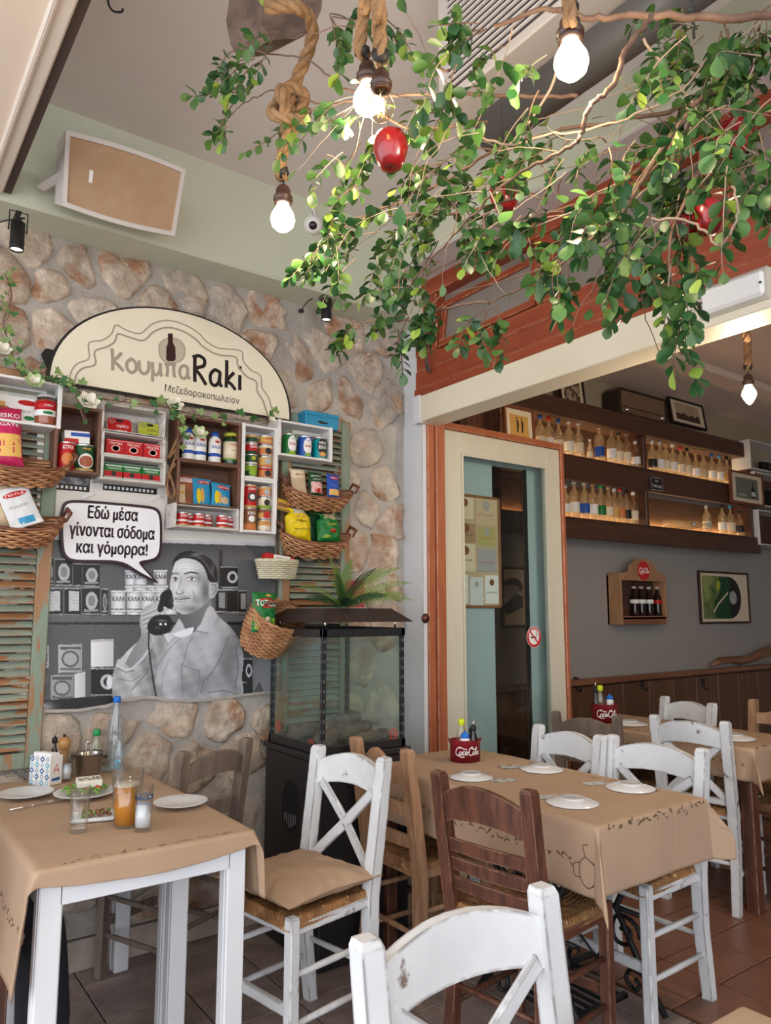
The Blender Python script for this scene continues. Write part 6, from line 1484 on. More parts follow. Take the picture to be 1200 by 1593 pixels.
bottles([(842, 'slim', 'blue', 'cream', 1), (856, 'slim', 'red', 'white', 1), (871, 'round', 'blue', 'cream', 1), (887, 'slim', 'silver', 'white', 1.05), (902, 'round', 'silver', 'cream', 1.05), (919, 'mini', 'white', 'cream', 1.0), (934, 'square', 'white', 'blue', 1.1), (953, 'slim', 'sky', 'white', 1.12), (964, 'slim', 'black', 'cream', 1.05), (976, 'slim', 'silver', 'cream', 1.1), (990, 'round', 'white', 'white', .85),
         (1016, 'slim', 'white', 'black', 1), (1028, 'square', 'silver', 'white', 1), (1037, 'slim', 'cork', 'cream', 1.02), (1048, 'slim', 'white', 'white', 1.02), (1060, 'slim', 'red', 'cream', 1.0), (1070, 'round', 'black', 'cream', 1.0), (1083, 'round', 'cork', 'white', .92), (1095, 'square', 'cork', 'oat', .9), (1108, 'slim', 'blue', 'white', 1), (1120, 'slim', 'sky', 'white', 1.02), (1131, 'round', 'black', 'gold', 1)], 2.514, 'upper')
bottles([(878, 'slim', 'silver', 'white', .9), (892, 'slim', 'silver', 'white', 1.06), (908, 'slim', 'silver', 'blue', 1.06), (921, 'slim', 'cork', 'white', 1.06), (933, 'slim', 'green', 'green', 1.05), (945, 'slim', 'cork', 'cream', 1.05), (954, 'slim', 'silver', 'gold', 1), (963, 'slim', 'red', 'orange', 1.05), (972, 'slim', 'black', 'black', 1.0), (983, 'round', 'white', 'cream', 1.0),
         (1095, 'slim', 'silver', 'cream', .9), (1119, 'slim', 'black', 'white', 1), (1132, 'round', 'sky', 'cream', 1.02), (1145, 'round', 'black', 'black', .9), (1158, 'slim', 'red', 'oat', .9)], 2.063, 'lower')
# lying bottles
for i, px in enumerate((1032, 1052)):
    y = SY + .08; x = at(px, 805, 'y', y).x; t = thing('spirit_bottle', 'clear bottle lying on its side on the lower bar shelf, %s one' % ('left', 'right')[i], 'bottle', (x, y, 2.10), 0, 'bottles on the bar shelves', (RX(90), 0, RX(60 - 20 * i)))
    for nm, me in (('bottle_wall', BMS['round'][0]), ('cap', bmesh_cap('round', 'silver'))): o = bpy.data.objects.new(nm, me); COL.objects.link(o); o.parent = t
# chalk sign
p = at(1022, 753, 'y', SY - .01); t = thing('chalk_sign', 'small black chalk sign with Greek words on the middle shelf beam', 'sign', tuple(p))
o_ = [(-.085, -.04), (-.072, -.055), (.072, -.055), (.085, -.04), (.085, .04), (.072, .055), (-.072, .055), (-.085, .04)]
MB().prism(o_, lambda u, v, k: Vector((u, k, v)), 0, .008).build('board', flat('chalk_black', (.02, .02, .02), .7), t)
F = lambda u, v, k: Vector((u, -.001 - k, v)); mb = MB(); mb.ribbon([(u * .92, v * .90) for u, v in o_] + [(-.085 * .92, -.04 * .9)], .003, F); mb.build('chalk_border', PAPER, t)
put_text(MB(), 'είδος', F, .05, .024, 0, .025).build('lettering', PAPER, t); put_text(MB(), 'Τσίπουρα', F, .13, .034, 0, -.018).build('lettering', PAPER, t)
# things on the top beam
def leaning(label, px0, py0, px1, py1, y, lean, art, border=.2, fm=None):
    c = at((px0 + px1) / 2, py1, 'y', y); w = (at(px1, py1, 'y', y).x - at(px0, py1, 'y', y).x); h = at(px0, py0, 'y', y).z - at(px0, py1, 'y', y).z
    t = thing('picture_frame', label, 'picture', (c.x, y, c.z), 0, None, (RX(-lean), 0, 0)); e = .018
    for (a, b, c_, d_) in ((-w / 2, 0, w / 2, e), (-w / 2, h - e, w / 2, h), (-w / 2, e, -w / 2 + e, h - e), (w / 2 - e, e, w / 2, h - e)): MB().bx(a, -.012, b, c_, .012, d_, .002).build('frame_bar', fm or flat('black_frame', (.02, .014, .012), .4), t)
    MB().bx(-w / 2 + e, -.002, e, w / 2 - e, .006, h - e).build('mat_board', cm('cream'), t)
    art(t, w, h); return t
SEP = mat('sepia_print', (.45, .33, .22), .6, col2=(.07, .045, .03), scale=22, lo=.45, hi=.55); SKY_ = mat('sepia_sky', (.50, .37, .26), .6, col2=(.42, .30, .2), scale=4)
def art1(t, w, h): MB().bx(-w * .32, -.004, h * .15, w * .32, -.002, h * .88).build('photo', SEP, t)
def art2(t, w, h):
    MB().bx(-w * .34, -.004, h * .2, w * .34, -.002, h * .84).build('photo', SKY_, t)
    MB().prism([(-w * .34, h * .2), (w * .34, h * .2), (w * .34, h * .42), (w * .28, h * .5), (w * .22, h * .40), (w * .1, h * .46), (0, h * .38), (-w * .1, h * .5), (-w * .2, h * .42), (-w * .34, h * .45)], lambda u, v, k: Vector((u, -.0042 - k, v)), 0, .0004).build('figures', flat('sepia_dark', (.07, .04, .025), .6), t)
leaning('sepia group photograph in black frame leaning on the top beam, leftmost', 873, 585, 912, 634, SY + .09, 6, art1)
leaning('sepia boat photograph in black frame leaning on the top beam right of radio', 1047, 622, 1100, 664, SY + .09, 8, art2)
a = at(966, 640, 'y', SY + .02); b = at(1042, 655, 'y', SY + .02); RD = mat('radio_bakelite', (.025, .015, .012), .25, var=.1); RF = mat('radio_cloth', (.20, .12, .075), .6, var=.1)
t = thing('table_radio', 'old black bakelite radio with brown speaker cloth on the top beam', 'radio', ((a.x + b.x) / 2, SY + .04, 2.922)); w = b.x - a.x; h = .22
pr2 = [(-w / 2, 0), (w / 2, 0), (w / 2, h * .9), (w / 2 - .02, h), (-w / 2 + .03, h), (-w / 2, h * .88)]
MB().prism(pr2, lambda u, v, k: Vector((u, k, v)), 0, .14).build('cabinet', RD, t)
MB().bx(-w * .44, -.004, h * .34, w * .44, 0, h * .9, .001).build('speaker_cloth', RF, t); MB().bx(-w * .44, -.006, h * .10, w * .44, 0, h * .30, .001).build('dial', mat('radio_dial', (.16, .09, .06), .3), t)
for s in (-1, 1): MB().lathe([(0, -.025), (.016, -.025), (.018, 0)], (s * w * .36, -.004, h * .2), 14, Matrix.Rotation(-PI / 2, 3, 'X')).build('knob', CHROME, t)
# yellow picture, crate of papers above the door
leaning('small brown frame with a yellow print of two figures at the shelf end', 786, 632, 833, 692, 3.125, 3, lambda t, w, h: (MB().bx(-w * .30, -.004, h * .22, w * .30, -.002, h * .78).build('print', cm('gold'), t),
        [MB().tube([(x, -.006, h * .32), (x + .006, -.006, h * .52), (x + .002, -.006, h * .64)], [.004, .007, .005], 5).tube([(x, -.006, h * .68), (x, -.006, h * .70)], .006, 6).build('printed_figure', INKK, t) for x in (-.02, .02)]), fm=flat('brown_frame', (.18, .06, .03), .4))
a = at(700, 668, 'y', 3.28); b = at(772, 640, 'y', 3.28)
for k, col in enumerate(('white', 'grey', 'white', 'cream')):
    o = MB().box((0, 0, 0), (.30 + .03 * (k % 2), .18, .012 if k < 3 else .02), Matrix.Rotation(RX(3 * k - 4), 3, 'Z'), .003).build('paper_stack', cm(col), None, ((a.x + b.x) / 2 + .03 * (k % 2), 3.30, 2.43 + k * .0155)); tag(o, ('lowest folded white sheet', 'grey folded sheet second from the bottom', 'white folded sheet second from the top', 'cream folded sheet lying on top') [k] + ' of the pile above the glass door', 'papers', 'folded sheets above the door')
t = thing('wooden_box', 'small brown panelled wooden box above the folded sheets over the door', 'box', ((a.x + b.x) / 2 + .10, 3.33, 2.50))
MB().bx(-.16, 0, 0, .16, .12, .22, .004).build('box_body', WBROWN, t); MB().bx(-.12, -.008, .03, .12, 0, .19, .003).build('raised_panel', WBROWN, t)
# right end: white crates, camera, framed ad
for i, (px0, py0, px1, py1, z) in enumerate(((1168, 692, 1235, 735, 0), (1176, 740, 1240, 790, 0), (1182, 797, 1240, 850, 0))):
    crate('bar%d' % i, 'wall_crate', ('white crate holding a black film camera at the right end of the bar shelves', 'white crate with black box below the camera at right', 'white crate with red tins at the bottom right end of the bar shelves')[i], px0, py0, px1, py1, CWB, CBD if i != 0 else INWALLHI, yf=SY - .02, depth=.18, gap=False)
x, y, z = place('bar0', 1196); t = thing('film_camera', 'black film camera standing in the top white crate at the right edge', 'camera', (x, y, z))
MB().bx(-.10, 0, 0, .10, .06, .10, .008).build('camera_body', BLACK, t); MB().lathe([(0, -.05), (.035, -.05), (.04, 0)], (0, 0, .05), 16, Matrix.Rotation(-PI / 2, 3, 'X')).build('lens', BLACK, t); MB().bx(-.03, .01, .10, .03, .05, .125, .004).build('viewfinder', flat('grey_plate', (.4, .4, .42), .4), t)
x, y, z = place('bar1', 1205); carton('dark_box', 'plain black box in the middle white crate at the right edge', 'box', (x, y, z), .16, .17, .08, 'black')
x, y, z = place('bar2', 1198); tin('food_tin', 'red tin in the lowest white crate at the right end of the bar', 'tin', (x, y, z + .11), .035, .10, 'red', [(.4, .6, 'white')]); tin('food_tin', 'blue and white tin under the red one at the right end of the bar', 'tin', (x, y, z), .035, .10, 'blue', [(.3, .7, 'white')])
def art3(t, w, h):
    MB().bx(-w * .34, -.004, h * .18, w * .34, -.002, h * .82).build('poster', flat('poster_grey_green', (.16, .18, .15), .5), t); F = lambda u, v, k: Vector((u, -.0045 - k, v))
    put_text(MB(), 'VOSK', F, w * .26, h * .08, -w * .16, h * .28).build('lettering', PAPER, t)
    MB().prism([(w * .12, h * .22), (w * .24, h * .22), (w * .24, h * .5), (w * .20, h * .58), (w * .195, h * .72), (w * .165, h * .72), (w * .16, h * .58), (w * .12, h * .5)], F, 0, .0006).build('printed_bottle', INKK, t); MB().prism([(w * .125, h * .28), (w * .235, h * .28), (w * .235, h * .42), (w * .125, h * .42)], F, .0006, .001).build('printed_label', PAPER, t)
leaning('brown wooden frame with a dark bottle poster at the right end of the shelves', 1139, 735, 1189, 785, SY - .034, 0, art3, fm=flat('brown_frame', (.18, .06, .03), .4))
# bottle display with round badge
p0 = at(968, 972, 'y', CW - .13); p1 = at(1040, 972, 'y', CW - .13); w = p1.x - p0.x; h = at(1005, 893, 'y', CW - .13).z - p0.z
NW = mat('display_pine', (.42, .235, .12), .5, col2=(.34, .18, .09), scale=4, stretch=(6, 6, 1), var=.1)
t = thing('bottle_display', 'pine wall display with round red badge holding small cola bottles', 'shelf', ((p0.x + p1.x) / 2, CW - .13, p0.z))
for s in (-1, 1): MB().bx(s * w / 2, 0, 0, s * (w / 2 - .02), .13, h, .002).build('side_panel', NW, t)
MB().bx(-w / 2, .11, 0, w / 2, .125, h).build('back_panel', CBD, t); MB().bx(-w / 2 + .02, 0, 0, w / 2 - .02, .012, h * .17, .002).bx(-w / 2 + .02, 0, .04, w / 2 - .02, .12, .055).build('bottom_board', RAIL, t); MB().bx(-w / 2 - .003, -.001, h - .015, w / 2 + .003, .12, h + .001, .002).build('top_board', NW, t)
cr_ = [(-w / 2 + .02, h * .86), (w / 2, h * .86), (w / 2, h + .0)] + [(w * .5 * math.cos(a) * .62 + 0, h + .02 + .10 * math.sin(a)) for a in [PI * i / 12 for i in range(13)]] + [(-w / 2 + .02, h)]
MB().prism(cr_, lambda u, v, k: Vector((u, k, v)), -.002, .012).build('crest_board', NW, t)
MB().prism(circle(0, h + .025, .075, 24), lambda u, v, k: Vector((u, k, v)), -.006, -.002).build('badge', INKR, t)
# looping script drawn as pen strokes
def script_cola(mb, fn, cx, cy, w, h, t=0.0, lw=.07):
    """the two-word flowing script as pen strokes in a 0..10 by 0..3 box"""
    S = [[(2.1, 2.4), (1.7, 2.9), (.9, 2.6), (.3, 1.6), (.4, .6), (1.0, .2), (1.7, .6)], [(2.3, 1.5), (1.8, 1.1), (1.9, .5), (2.4, .4), (2.7, .9), (2.5, 1.4), (2.2, 1.5)], [(3.7, 1.4), (3.3, 1.6), (2.95, 1.0), (3.1, .45), (3.6, .6)], [(4.6, 1.4), (4.2, 1.5), (3.9, .9), (4.1, .4), (4.5, .8), (4.7, 1.5), (4.6, .6), (4.9, .5)],
         [(7.0, 2.3), (6.6, 3.0), (5.8, 2.6), (5.3, 1.6), (5.4, .6), (6.0, .2), (6.7, .7)], [(7.2, 1.5), (6.8, 1.1), (6.9, .5), (7.4, .4), (7.6, .9), (7.4, 1.4), (7.1, 1.5)], [(7.9, .5), (8.3, 1.8), (8.5, 2.8), (8.2, 2.7), (8.1, 1.5), (8.2, .5), (8.5, .6)], [(9.4, 1.4), (9.0, 1.5), (8.7, .9), (8.9, .4), (9.3, .8), (9.5, 1.5), (9.5, .6), (9.9, .7)],
         [(.9, 2.6), (2.2, 3.0), (3.4, 2.4), (4.6, 2.3)], [(6.0, 2.7), (7.4, 2.2), (8.6, 2.5)], [(1.3, .2), (2.2, -.3), (3.6, -.2)], [(4.8, 1.3), (5.2, 1.35)]]
    for s in S: mb.ribbon([tuple(p) for p in smooth2([(cx + (x / 10 - .5) * w, cy + (y / 3 - .5) * h) for x, y in s], 4)], w * lw * .55, fn, t)
    return mb
script_cola(MB(), lambda u, v, k: Vector((u, -.0068 - k, v)), 0, h + .025, .13, .045).build('lettering', INKW, t)
def cola(label, loc, s=1.0, grp=None):
    t = thing('cola_bottle', label, 'bottle', loc, 0, grp); r, H = .028 * s, .19 * s
    MB().lathe([(0, 0), (r * .85, 0), (r, .01 * s), (r * .82, H * .28), (r * 1.0, H * .5), (r * .92, H * .62), (r * .42, H * .84), (r * .38, H * .94)], n=16).build('bottle_body', mat('cola_glass', (.015, .006, .004), .08), t)
    MB().lathe([(r * .40, H * .93), (r * .52, H * .93), (r * .46, H), (0, H)], n=14).build('crown_cap', cm('red') if grp is None else flat('cap_silver', (.5, .5, .52), .35), t)
    MB().lathe([(r * .98, H * .44), (r * 1.03, H * .45), (r * 1.0, H * .56), (r * .97, H * .57)], n=16).build('label_band', cm('white') if 'red' not in label else cm('red'), t)
    return t
for i, px in enumerate((988, 999, 1011, 1024)):
    y = CW - .07; x = at(px, 950, 'y', y).x; cola(('small dark cola bottle, far left in the pine display', 'small dark cola bottle, second from left in the pine display', 'small dark cola bottle, third from left in the pine display', 'small dark cola bottle with red label at right in the pine display')[i], (x, y, p0.z + .057), 1.25, 'cola bottles in the pine display')
# LP frame
def art4(t, w, h):
    F = lambda u, v, k: Vector((u, -.0045 - k, v))
    MB().bx(-w * .44, -.004, h * .09, w * .10, -.002, h * .91).build('album_sleeve', mat('sleeve_green', (.30, .34, .12), .5, col2=(.05, .12, .03), scale=5), t)
    MB().prism(circle(w * .10, h * .5, h * .40, 32, None, -PI / 2, PI / 2), F, -.002, 0).build('vinyl_record', flat('vinyl', (.012, .012, .014), .25), t); MB().prism(circle(w * .16, h * .5, h * .13, 22), F, 0, .0006).build('record_label', cm('grey'), t)
    MB().prism([(w * .0, h * .1), (w * .1, h * .1), (w * .1, h * .9), (-.1 * w, h * .9), (-.16 * w, h * .78), (-.10 * w, h * .6), (-.22 * w, h * .42), (-.22 * w, h * .1)], F, 0, .0005).build('printed_player', cm('dkgreen'), t)
    MB().prism([(-.16 * w, h * .62), (-.10 * w, h * .66), (-.08 * w, h * .78), (-.13 * w, h * .84), (-.17 * w, h * .76)], F, .0005, .001).build('printed_face', cm('olive'), t); mb = MB(); mb.ribbon([(-.24 * w, h * .22), (-.16 * w, h * .36), (.06 * w, h * .60)], .016, F, .001); mb.build('printed_instrument', cm('cream'), t)
q = leaning('framed record sleeve with half a black vinyl disc on the grey inner wall', 1092, 887, 1169, 970, CW - .013, 0, art4, fm=flat('frame_dark_brown', (.05, .02, .015), .35))
def art5(t, w, h):
    F = lambda u, v, k: Vector((u - w * .33, -.003 - k, v))
    MB().prism([(-.06, h * .2), (.10, h * .34), (.10, h * .50), (.03, h * .56), (-.10, h * .34)], F, 0, .0006).build('printed_coat', flat('sketch_dark', (.08, .06, .05), .7), t)
    MB().prism([(-.09, h * .50), (-.02, h * .44), (.05, h * .50), (.07, h * .66), (.0, h * .72), (-.08, h * .68)], F, 0, .0006).build('printed_face', flat('sketch_skin', (.50, .44, .38), .7), t)
    MB().prism([tuple(p) for p in smooth2([(-.11, h * .62), (-.10, h * .72), (-.03, h * .80), (.06, h * .79), (.10, h * .68), (.08, h * .58), (.05, h * .68), (-.02, h * .70), (-.08, h * .68)], 3, True)], F, .0006, .0012).build('printed_hair', flat('sketch_dark', (.08, .06, .05), .7), t)
    for s in (-1, 1): MB().ribbon([(s * .025 - .02, h * .625), (s * .025 + .0, h * .63)], .006, F, .0015).build('printed_eye', flat('sketch_dark', (.08, .06, .05), .7), t)
leaning('framed pen portrait of a curly-haired person seen through the glass door', 783, 880, 879, 976, CW - .013, 0, art5, fm=flat('frame_dark_brown', (.05, .02, .015), .35))
# driftwood on the rail and hooks
DW = mat('driftwood', (.30, .14, .075), .7, col2=(.20, .09, .05), scale=6, stretch=(1, 4, 4), var=.2, bump=.6)
a = at(1104, 1040, 'y', CW - .03); b = at(1230, 1018, 'y', CW - .03); pts = [a.lerp(b, k / 9) + Vector((0, -.02 + .01 * math.sin(k), .028 + .02 * math.sin(k * 1.3) + .004 * k)) for k in range(10)]
o = MB().tube([p - a for p in pts], [.012, .03, .028, .038, .032, .045, .04, .055, .06, .05], 10).tube([pts[4] - a, pts[4] - a + Vector((.05, -.02, .06))], [.012, .008], 6).build('driftwood', DW, None, tuple(a)); tag(o, 'reddish driftwood branch lying on the wall rail at right', 'driftwood')
for i, px in enumerate((896, 999, 1093)):
    p = at(px, 1064, 'y', CW - .03); o = MB().tube(smooth2([(0, 0, .03), (0, -.02, .02), (0, -.015, -.03), (0, -.045, -.045), (0, -.055, -.02)], 4), .006, 6).tube([(0, 0, .03), (0, -.03, .045)], .006, 6).bx(-.012, -.002, -.02, .012, .006, .05, .002).build('coat_hook', BLACK, None, tuple(p)); tag(o, 'black iron coat hook under the wall rail, %s of three' % ('leftmost', 'middle', 'rightmost')[i], 'hook', 'coat hooks under the rail')
# label board on the pale blue leaf
YBd = 3.195; p0 = at(716, 946, 'y', YBd); p1 = at(777, 775, 'y', YBd); x0 = 2.80; w = p1.x - x0; h = p1.z - p0.z
t = thing('label_board', 'brown framed board of wine labels behind the glass door', 'picture', (x0, YBd, p0.z)); FR_ = flat('board_frame_brown', (.27, .12, .055), .5)
for (a, b, c_, d_) in ((0, 0, w, .016), (0, h - .014, w, h), (w - .018, 0, w, h), (0, 0, .008, h)): MB().bx(a, -.008, b, c_, .004, d_, .002).build('frame_bar', FR_, t)
MB().bx(.004, -.001, .01, w - .01, .003, h - .01).build('board', cm('oat'), t)
COLS['straw'] = (.46, .42, .16); COLS['clay'] = (.42, .27, .16); k = 0
for (u0, v0, u1, v1, c, s) in ((.05, .78, .42, .97, 'cream', ''), (.47, .74, .92, .97, 'rice', 'Muscat'), (.03, .57, .46, .74, 'clay', 'RETSINA'), (.52, .55, .88, .72, 'straw', 'ουζο'), (.04, .32, .44, .56, 'cream', 'CAIR'), (.50, .32, .90, .53, 'grey', 'ALDE'), (.03, .04, .28, .29, 'white', 'NOUS'), (.32, .02, .60, .27, 'silver', ''), (.64, .04, .93, .29, 'white', 'NOUS')):
    o = MB().bx(u0 * w, -.003 - .0002 * k, v0 * h, u1 * w, -.001, v1 * h).build('wine_label', cm(c), t); k += 1; F = lambda u, v, kk, K=k: Vector((u, -.0035 - .0002 * K - kk, v))
    if s: put_text(MB(), s, F, (u1 - u0) * w * .75, .010, (u0 + u1) / 2 * w, (v0 * .6 + v1 * .4) * h).build('lettering', INKR if k % 2 == 0 else INKK, o)
    MB().prism(circle((u0 + u1) / 2 * w, (v0 * .25 + v1 * .75) * h, (u1 - u0) * w * .18, 12), F, 0, .0003).build('emblem', cm('brown') if k % 2 else cm('grey'), o)
# no-smoking sticker on the door pane
p = at(831, 991, 'y', DY - .004); t = thing('no_smoking_sticker', 'round red no smoking sticker on the folding glass door', 'sticker', (p.x, DY - .0035, p.z)); F = lambda u, v, k: Vector((u, -k, v))
MB().prism(circle(0, 0, .062, 30), F, 0, .0008).build('sticker_disc', INKW, t); mb = MB(); mb.ribbon(circle(0, 0, .052, 30) + [(.052, 0)], .016, F, .0012); mb.ribbon([(-.032, .032), (.032, -.032)], .010, F, .0012); mb.build('prohibition_ring', INKR, t)
MB().prism([(-.028, -.006), (.022, -.006), (.022, .003), (-.028, .003)], F, .0008, .0011).build('cigarette', INKK, t); mb = MB(); mb.ribbon([tuple(p_) for p_ in smooth2([(.022, .006), (.026, .014), (.018, .018), (.024, .026)], 4)], .004, F, .001); mb.build('smoke_mark', INKK, t)
t2 = MB(); put_text(t2, 'NO SMOKING', lambda u, v, k: Vector(((.052 + v) * math.sin(u / .052), -.0016 - k, (.052 + v) * math.cos(u / .052))), .13, .009, 0, 0); t2.build('lettering', INKW, t)
# ------------------------------------------------------------------ things on the tables
TZ = .7585
def onz(px, py, z=TZ): p = at(px, py, 'z', z); return (p.x, p.y, z)
CHINA = mat('white_china', (.74, .75, .77), .15, var=.02); CHF = flat('china_foot_grey', (.50, .51, .53), .3)
pm1 = MB().lathe([(0, .003), (.030, .003), (.033, 0), (.036, .003), (.060, .007), (.096, .017), (.098, .0195), (.095, .020), (.060, .011), (.0, .008)], n=40).mesh('plate_body', CHINA)
def plate(label, loc, r=.098, inv=False, grp=None, tilt=0):
    t = thing('dinner_plate', label, 'plate', (loc[0], loc[1], loc[2] + (.021 * r / .098 if inv else 0)), 0, grp, (PI if inv else 0, 0, 0)); s = r / .098
    o = bpy.data.objects.new('plate_body', pm1); COL.objects.link(o); o.parent = t; o.scale = (s, s, s)
    if inv: MB().lathe([(.0325 * s * 1.25, -.0002), (.0325 * s * 1.25 + .004, -.001), (.0325 * s * 1.25 + .004, .004), (.0325 * s * 1.25, .004)], n=30).build('foot_ring', CHINA, t); MB().lathe([(0, .0012), (.038 * s, .0012)], n=24).build('foot_disc', CHF, t)
    return t
plate('white plate turned upside down beside the red cola tub', onz(733, 1209), .085, True, 'upturned plates on the long table')
plate('white plate turned upside down at the far right near the white chairs', onz(843, 1197), .088, True, 'upturned plates on the long table')
plate('white plate turned upside down nearest the camera on the long table', onz(891, 1249), .088, True, 'upturned plates on the long table')
plate('white plate turned upside down beside the near white chair back', onz(981, 1226), .088, True, 'upturned plates on the long table')
plate('white plate upside down on the inner table at the right edge', (3.72, 2.12, TZ), .11, True); plate('white plate upside down at the far end of the inner table', (3.70, 2.72, TZ), .10, True)
CARD = mat('printed_card', (.55, .56, .56), .5, col2=(.12, .10, .10), scale=40, lo=.5, hi=.6)
for lab, px, py, rz in (('small printed card lying by the far upturned plate', 795, 1193, .3), ('small printed card lying by the cola tub plate', 783, 1214, .2), ('small printed card lying left of the nearest upturned plate', 850, 1240, .1), ('small printed card lying left of the right-hand upturned plate', 928, 1219, .25)):
    o = MB().box((0, 0, 0), (.095, .05, .0012), None).build('printed_card', CARD, None, (*onz(px, py)[:2], TZ + .001), (0, 0, rz - .6)); tag(o, lab, 'card', 'cards on the long table')
REDT = mat('red_enamel', (.30, .012, .03), .3, col2=(.22, .008, .02), scale=6, var=.08)
def tub(label, loc, rz, sc=1.0, rest=()):
    t = thing('condiment_tub', label, 'tub', loc, rz); r, h = .066 * sc, .088 * sc
    MB().lathe([(0, .002), (r * .96, .002), (r, .0), (r, h), (r * 1.03, h + .002), (r * .98, h + .002), (r * .96, .006), (0, .006)], n=40, sy=.80).build('tub_body', REDT, t)
    F = lambda u, v, k: Vector(((r + .001 + k) * math.sin(u / r), -(r * .80 + .001 + k) * math.cos(u / r), v))
    script_cola(MB(), F, 0, h * .52, r * 1.75, h * .42, 0, .055).build('lettering', INKW, t)
    for s in (-1, 1): MB().tube([(s * (r + .002), 0, h - .01), (s * (r + .008), 0, h + .008), (s * (r + .001), 0, h + .004)], .0025, 6).build('handle_lug', REDT, t)
    return t
def oil(label, loc, h=.15, r=.022, cap='yellow', tint=(.95, .97, .90)):
    t = thing('oil_bottle', label, 'bottle', loc)
    MB().lathe([(0, 0), (r, .002), (r, h * .25), (r * .9, h * .35), (r, h * .48), (r, h * .60), (r * .45, h * .80), (r * .42, h * .86)], n=18).build('bottle_wall', clear('pet_plastic', tint, .16, .06, haze=(.6, .6, .5), hfac=.10), t)
    MB().lathe([(r * .50, h * .84), (r * .62, h * .85), (r * .62, h * .98), (r * .5, h), (0, h)], n=14).build('cap', flat('cap_lime', (.62, .72, .02), .4) if cap == 'yellow' else flat('cap_' + cap, CAPC[cap], .35), t)
    return t
def vinegar(label, loc, h=.17, r=.022):
    t = thing('vinegar_bottle', label, 'bottle', loc)
    MB().lathe([(0, 0), (r, .002), (r, h * .45), (r * .45, h * .68), (r * .42, h * .74)], n=16).build('bottle_body', mat('dark_vinegar_glass', (.02, .008, .008), .08), t)
    MB().lathe([(r * .5, h * .72), (r * .62, h * .73), (r * .62, h * .83), (r * .3, h * .86), (r * .2, h * .86)], n=14).build('stopper', BLACK, t); MB().tube([(0, 0, h * .84), (.002, 0, h * .94), (.007, 0, h)], [.004, .0035, .003], 8).build('pourer', CHROME, t)
    return t
def salt(label, loc):
    t = thing('salt_shaker', label, 'shaker', loc); r, h = .021, .085
    MB().lathe([(0, 0), (r, .002), (r, h * .6), (r * .8, h * .72)], n=18).build('shaker_body', cm('white'), t); MB().lathe([(r * .85, h * .68), (r * .95, h * .70), (r * .9, h * .86), (r * .4, h * .92), (r * .35, h), (0, h)], n=16).build('cap', flat('cap_blue_bright', (.02, .16, .60), .35), t)
    put_text(MB(), 'KALAS', cylfn(r + .0006), r * 1.5, h * .15, 0, h * .35, bold=.02).build('lettering', INKB, t); return t
cx, cy, _ = onz(724, 1183)
tub('red oval metal tub with white cola script on the long table', (cx, cy, TZ), AZ - PI / 2 + .15)
fx, fy = RV[0], RV[1]; gx_, gy_ = math.cos(AZ), math.sin(AZ)
def off(a, b, z=.007): return (cx + fx * a + gx_ * b, cy + fy * a + gy_ * b, TZ + z)
oil('clear oil bottle with lime cap standing in the cola tub', off(-.012, .02), .165); salt('white salt shaker with blue cap standing in the cola tub', off(-.002, -.022, .040)); vinegar('dark vinegar bottle with metal pourer standing in the cola tub', off(.036, -.005), .165)
vinegar('second dark bottle behind the vinegar bottle in the cola tub', off(.034, .032), .145, .022)
cx, cy = 3.66, 2.86
tub('red oval metal tub on the inner table by the coat hooks', (cx, cy, TZ), AZ - PI / 2, 1.15)
oil('clear oil bottle with lime cap in the inner table tub', off(-.02, .01), .20, .026); salt('white shaker with blue cap in the inner table tub', off(.032, .0, .07)); vinegar('dark bottle with pourer in the inner table tub', off(-.045, .02), .22, .02)
# --- left table
plate('shallow white plate with cutlery at the left edge of the white table', onz(40, 1240), .092)
plate('empty white plate at the right side of the white table', onz(281, 1254), .088)
t = thing('fork', 'steel fork lying beside the left plate', 'fork', onz(72, 1254)); a = Vector(onz(15, 1262)) - t.location; b = Vector(onz(98, 1246)) - t.location; a.z = .004; b.z = .006
MB().tube([a, a.lerp(b, .3), a.lerp(b, .72)], [.0035, .003, .002], 6).build('handle', CHROME, t); d = (b - a).normalized(); s = Vector((-d.y, d.x, 0)); mb = MB(); m_ = a.lerp(b, .76); mb.box(m_, (.024, .018, .002), Matrix((d, s, Vector((0, 0, 1)))).transposed())
for k in range(4): mb.beam(m_ + s * (.0058 * (k - 1.5)) + d * .008, m_ + s * (.0058 * (k - 1.5)) + d * .045 + Vector((0, 0, .004)), .0028, .0015)
mb.build('tines', CHROME, t)
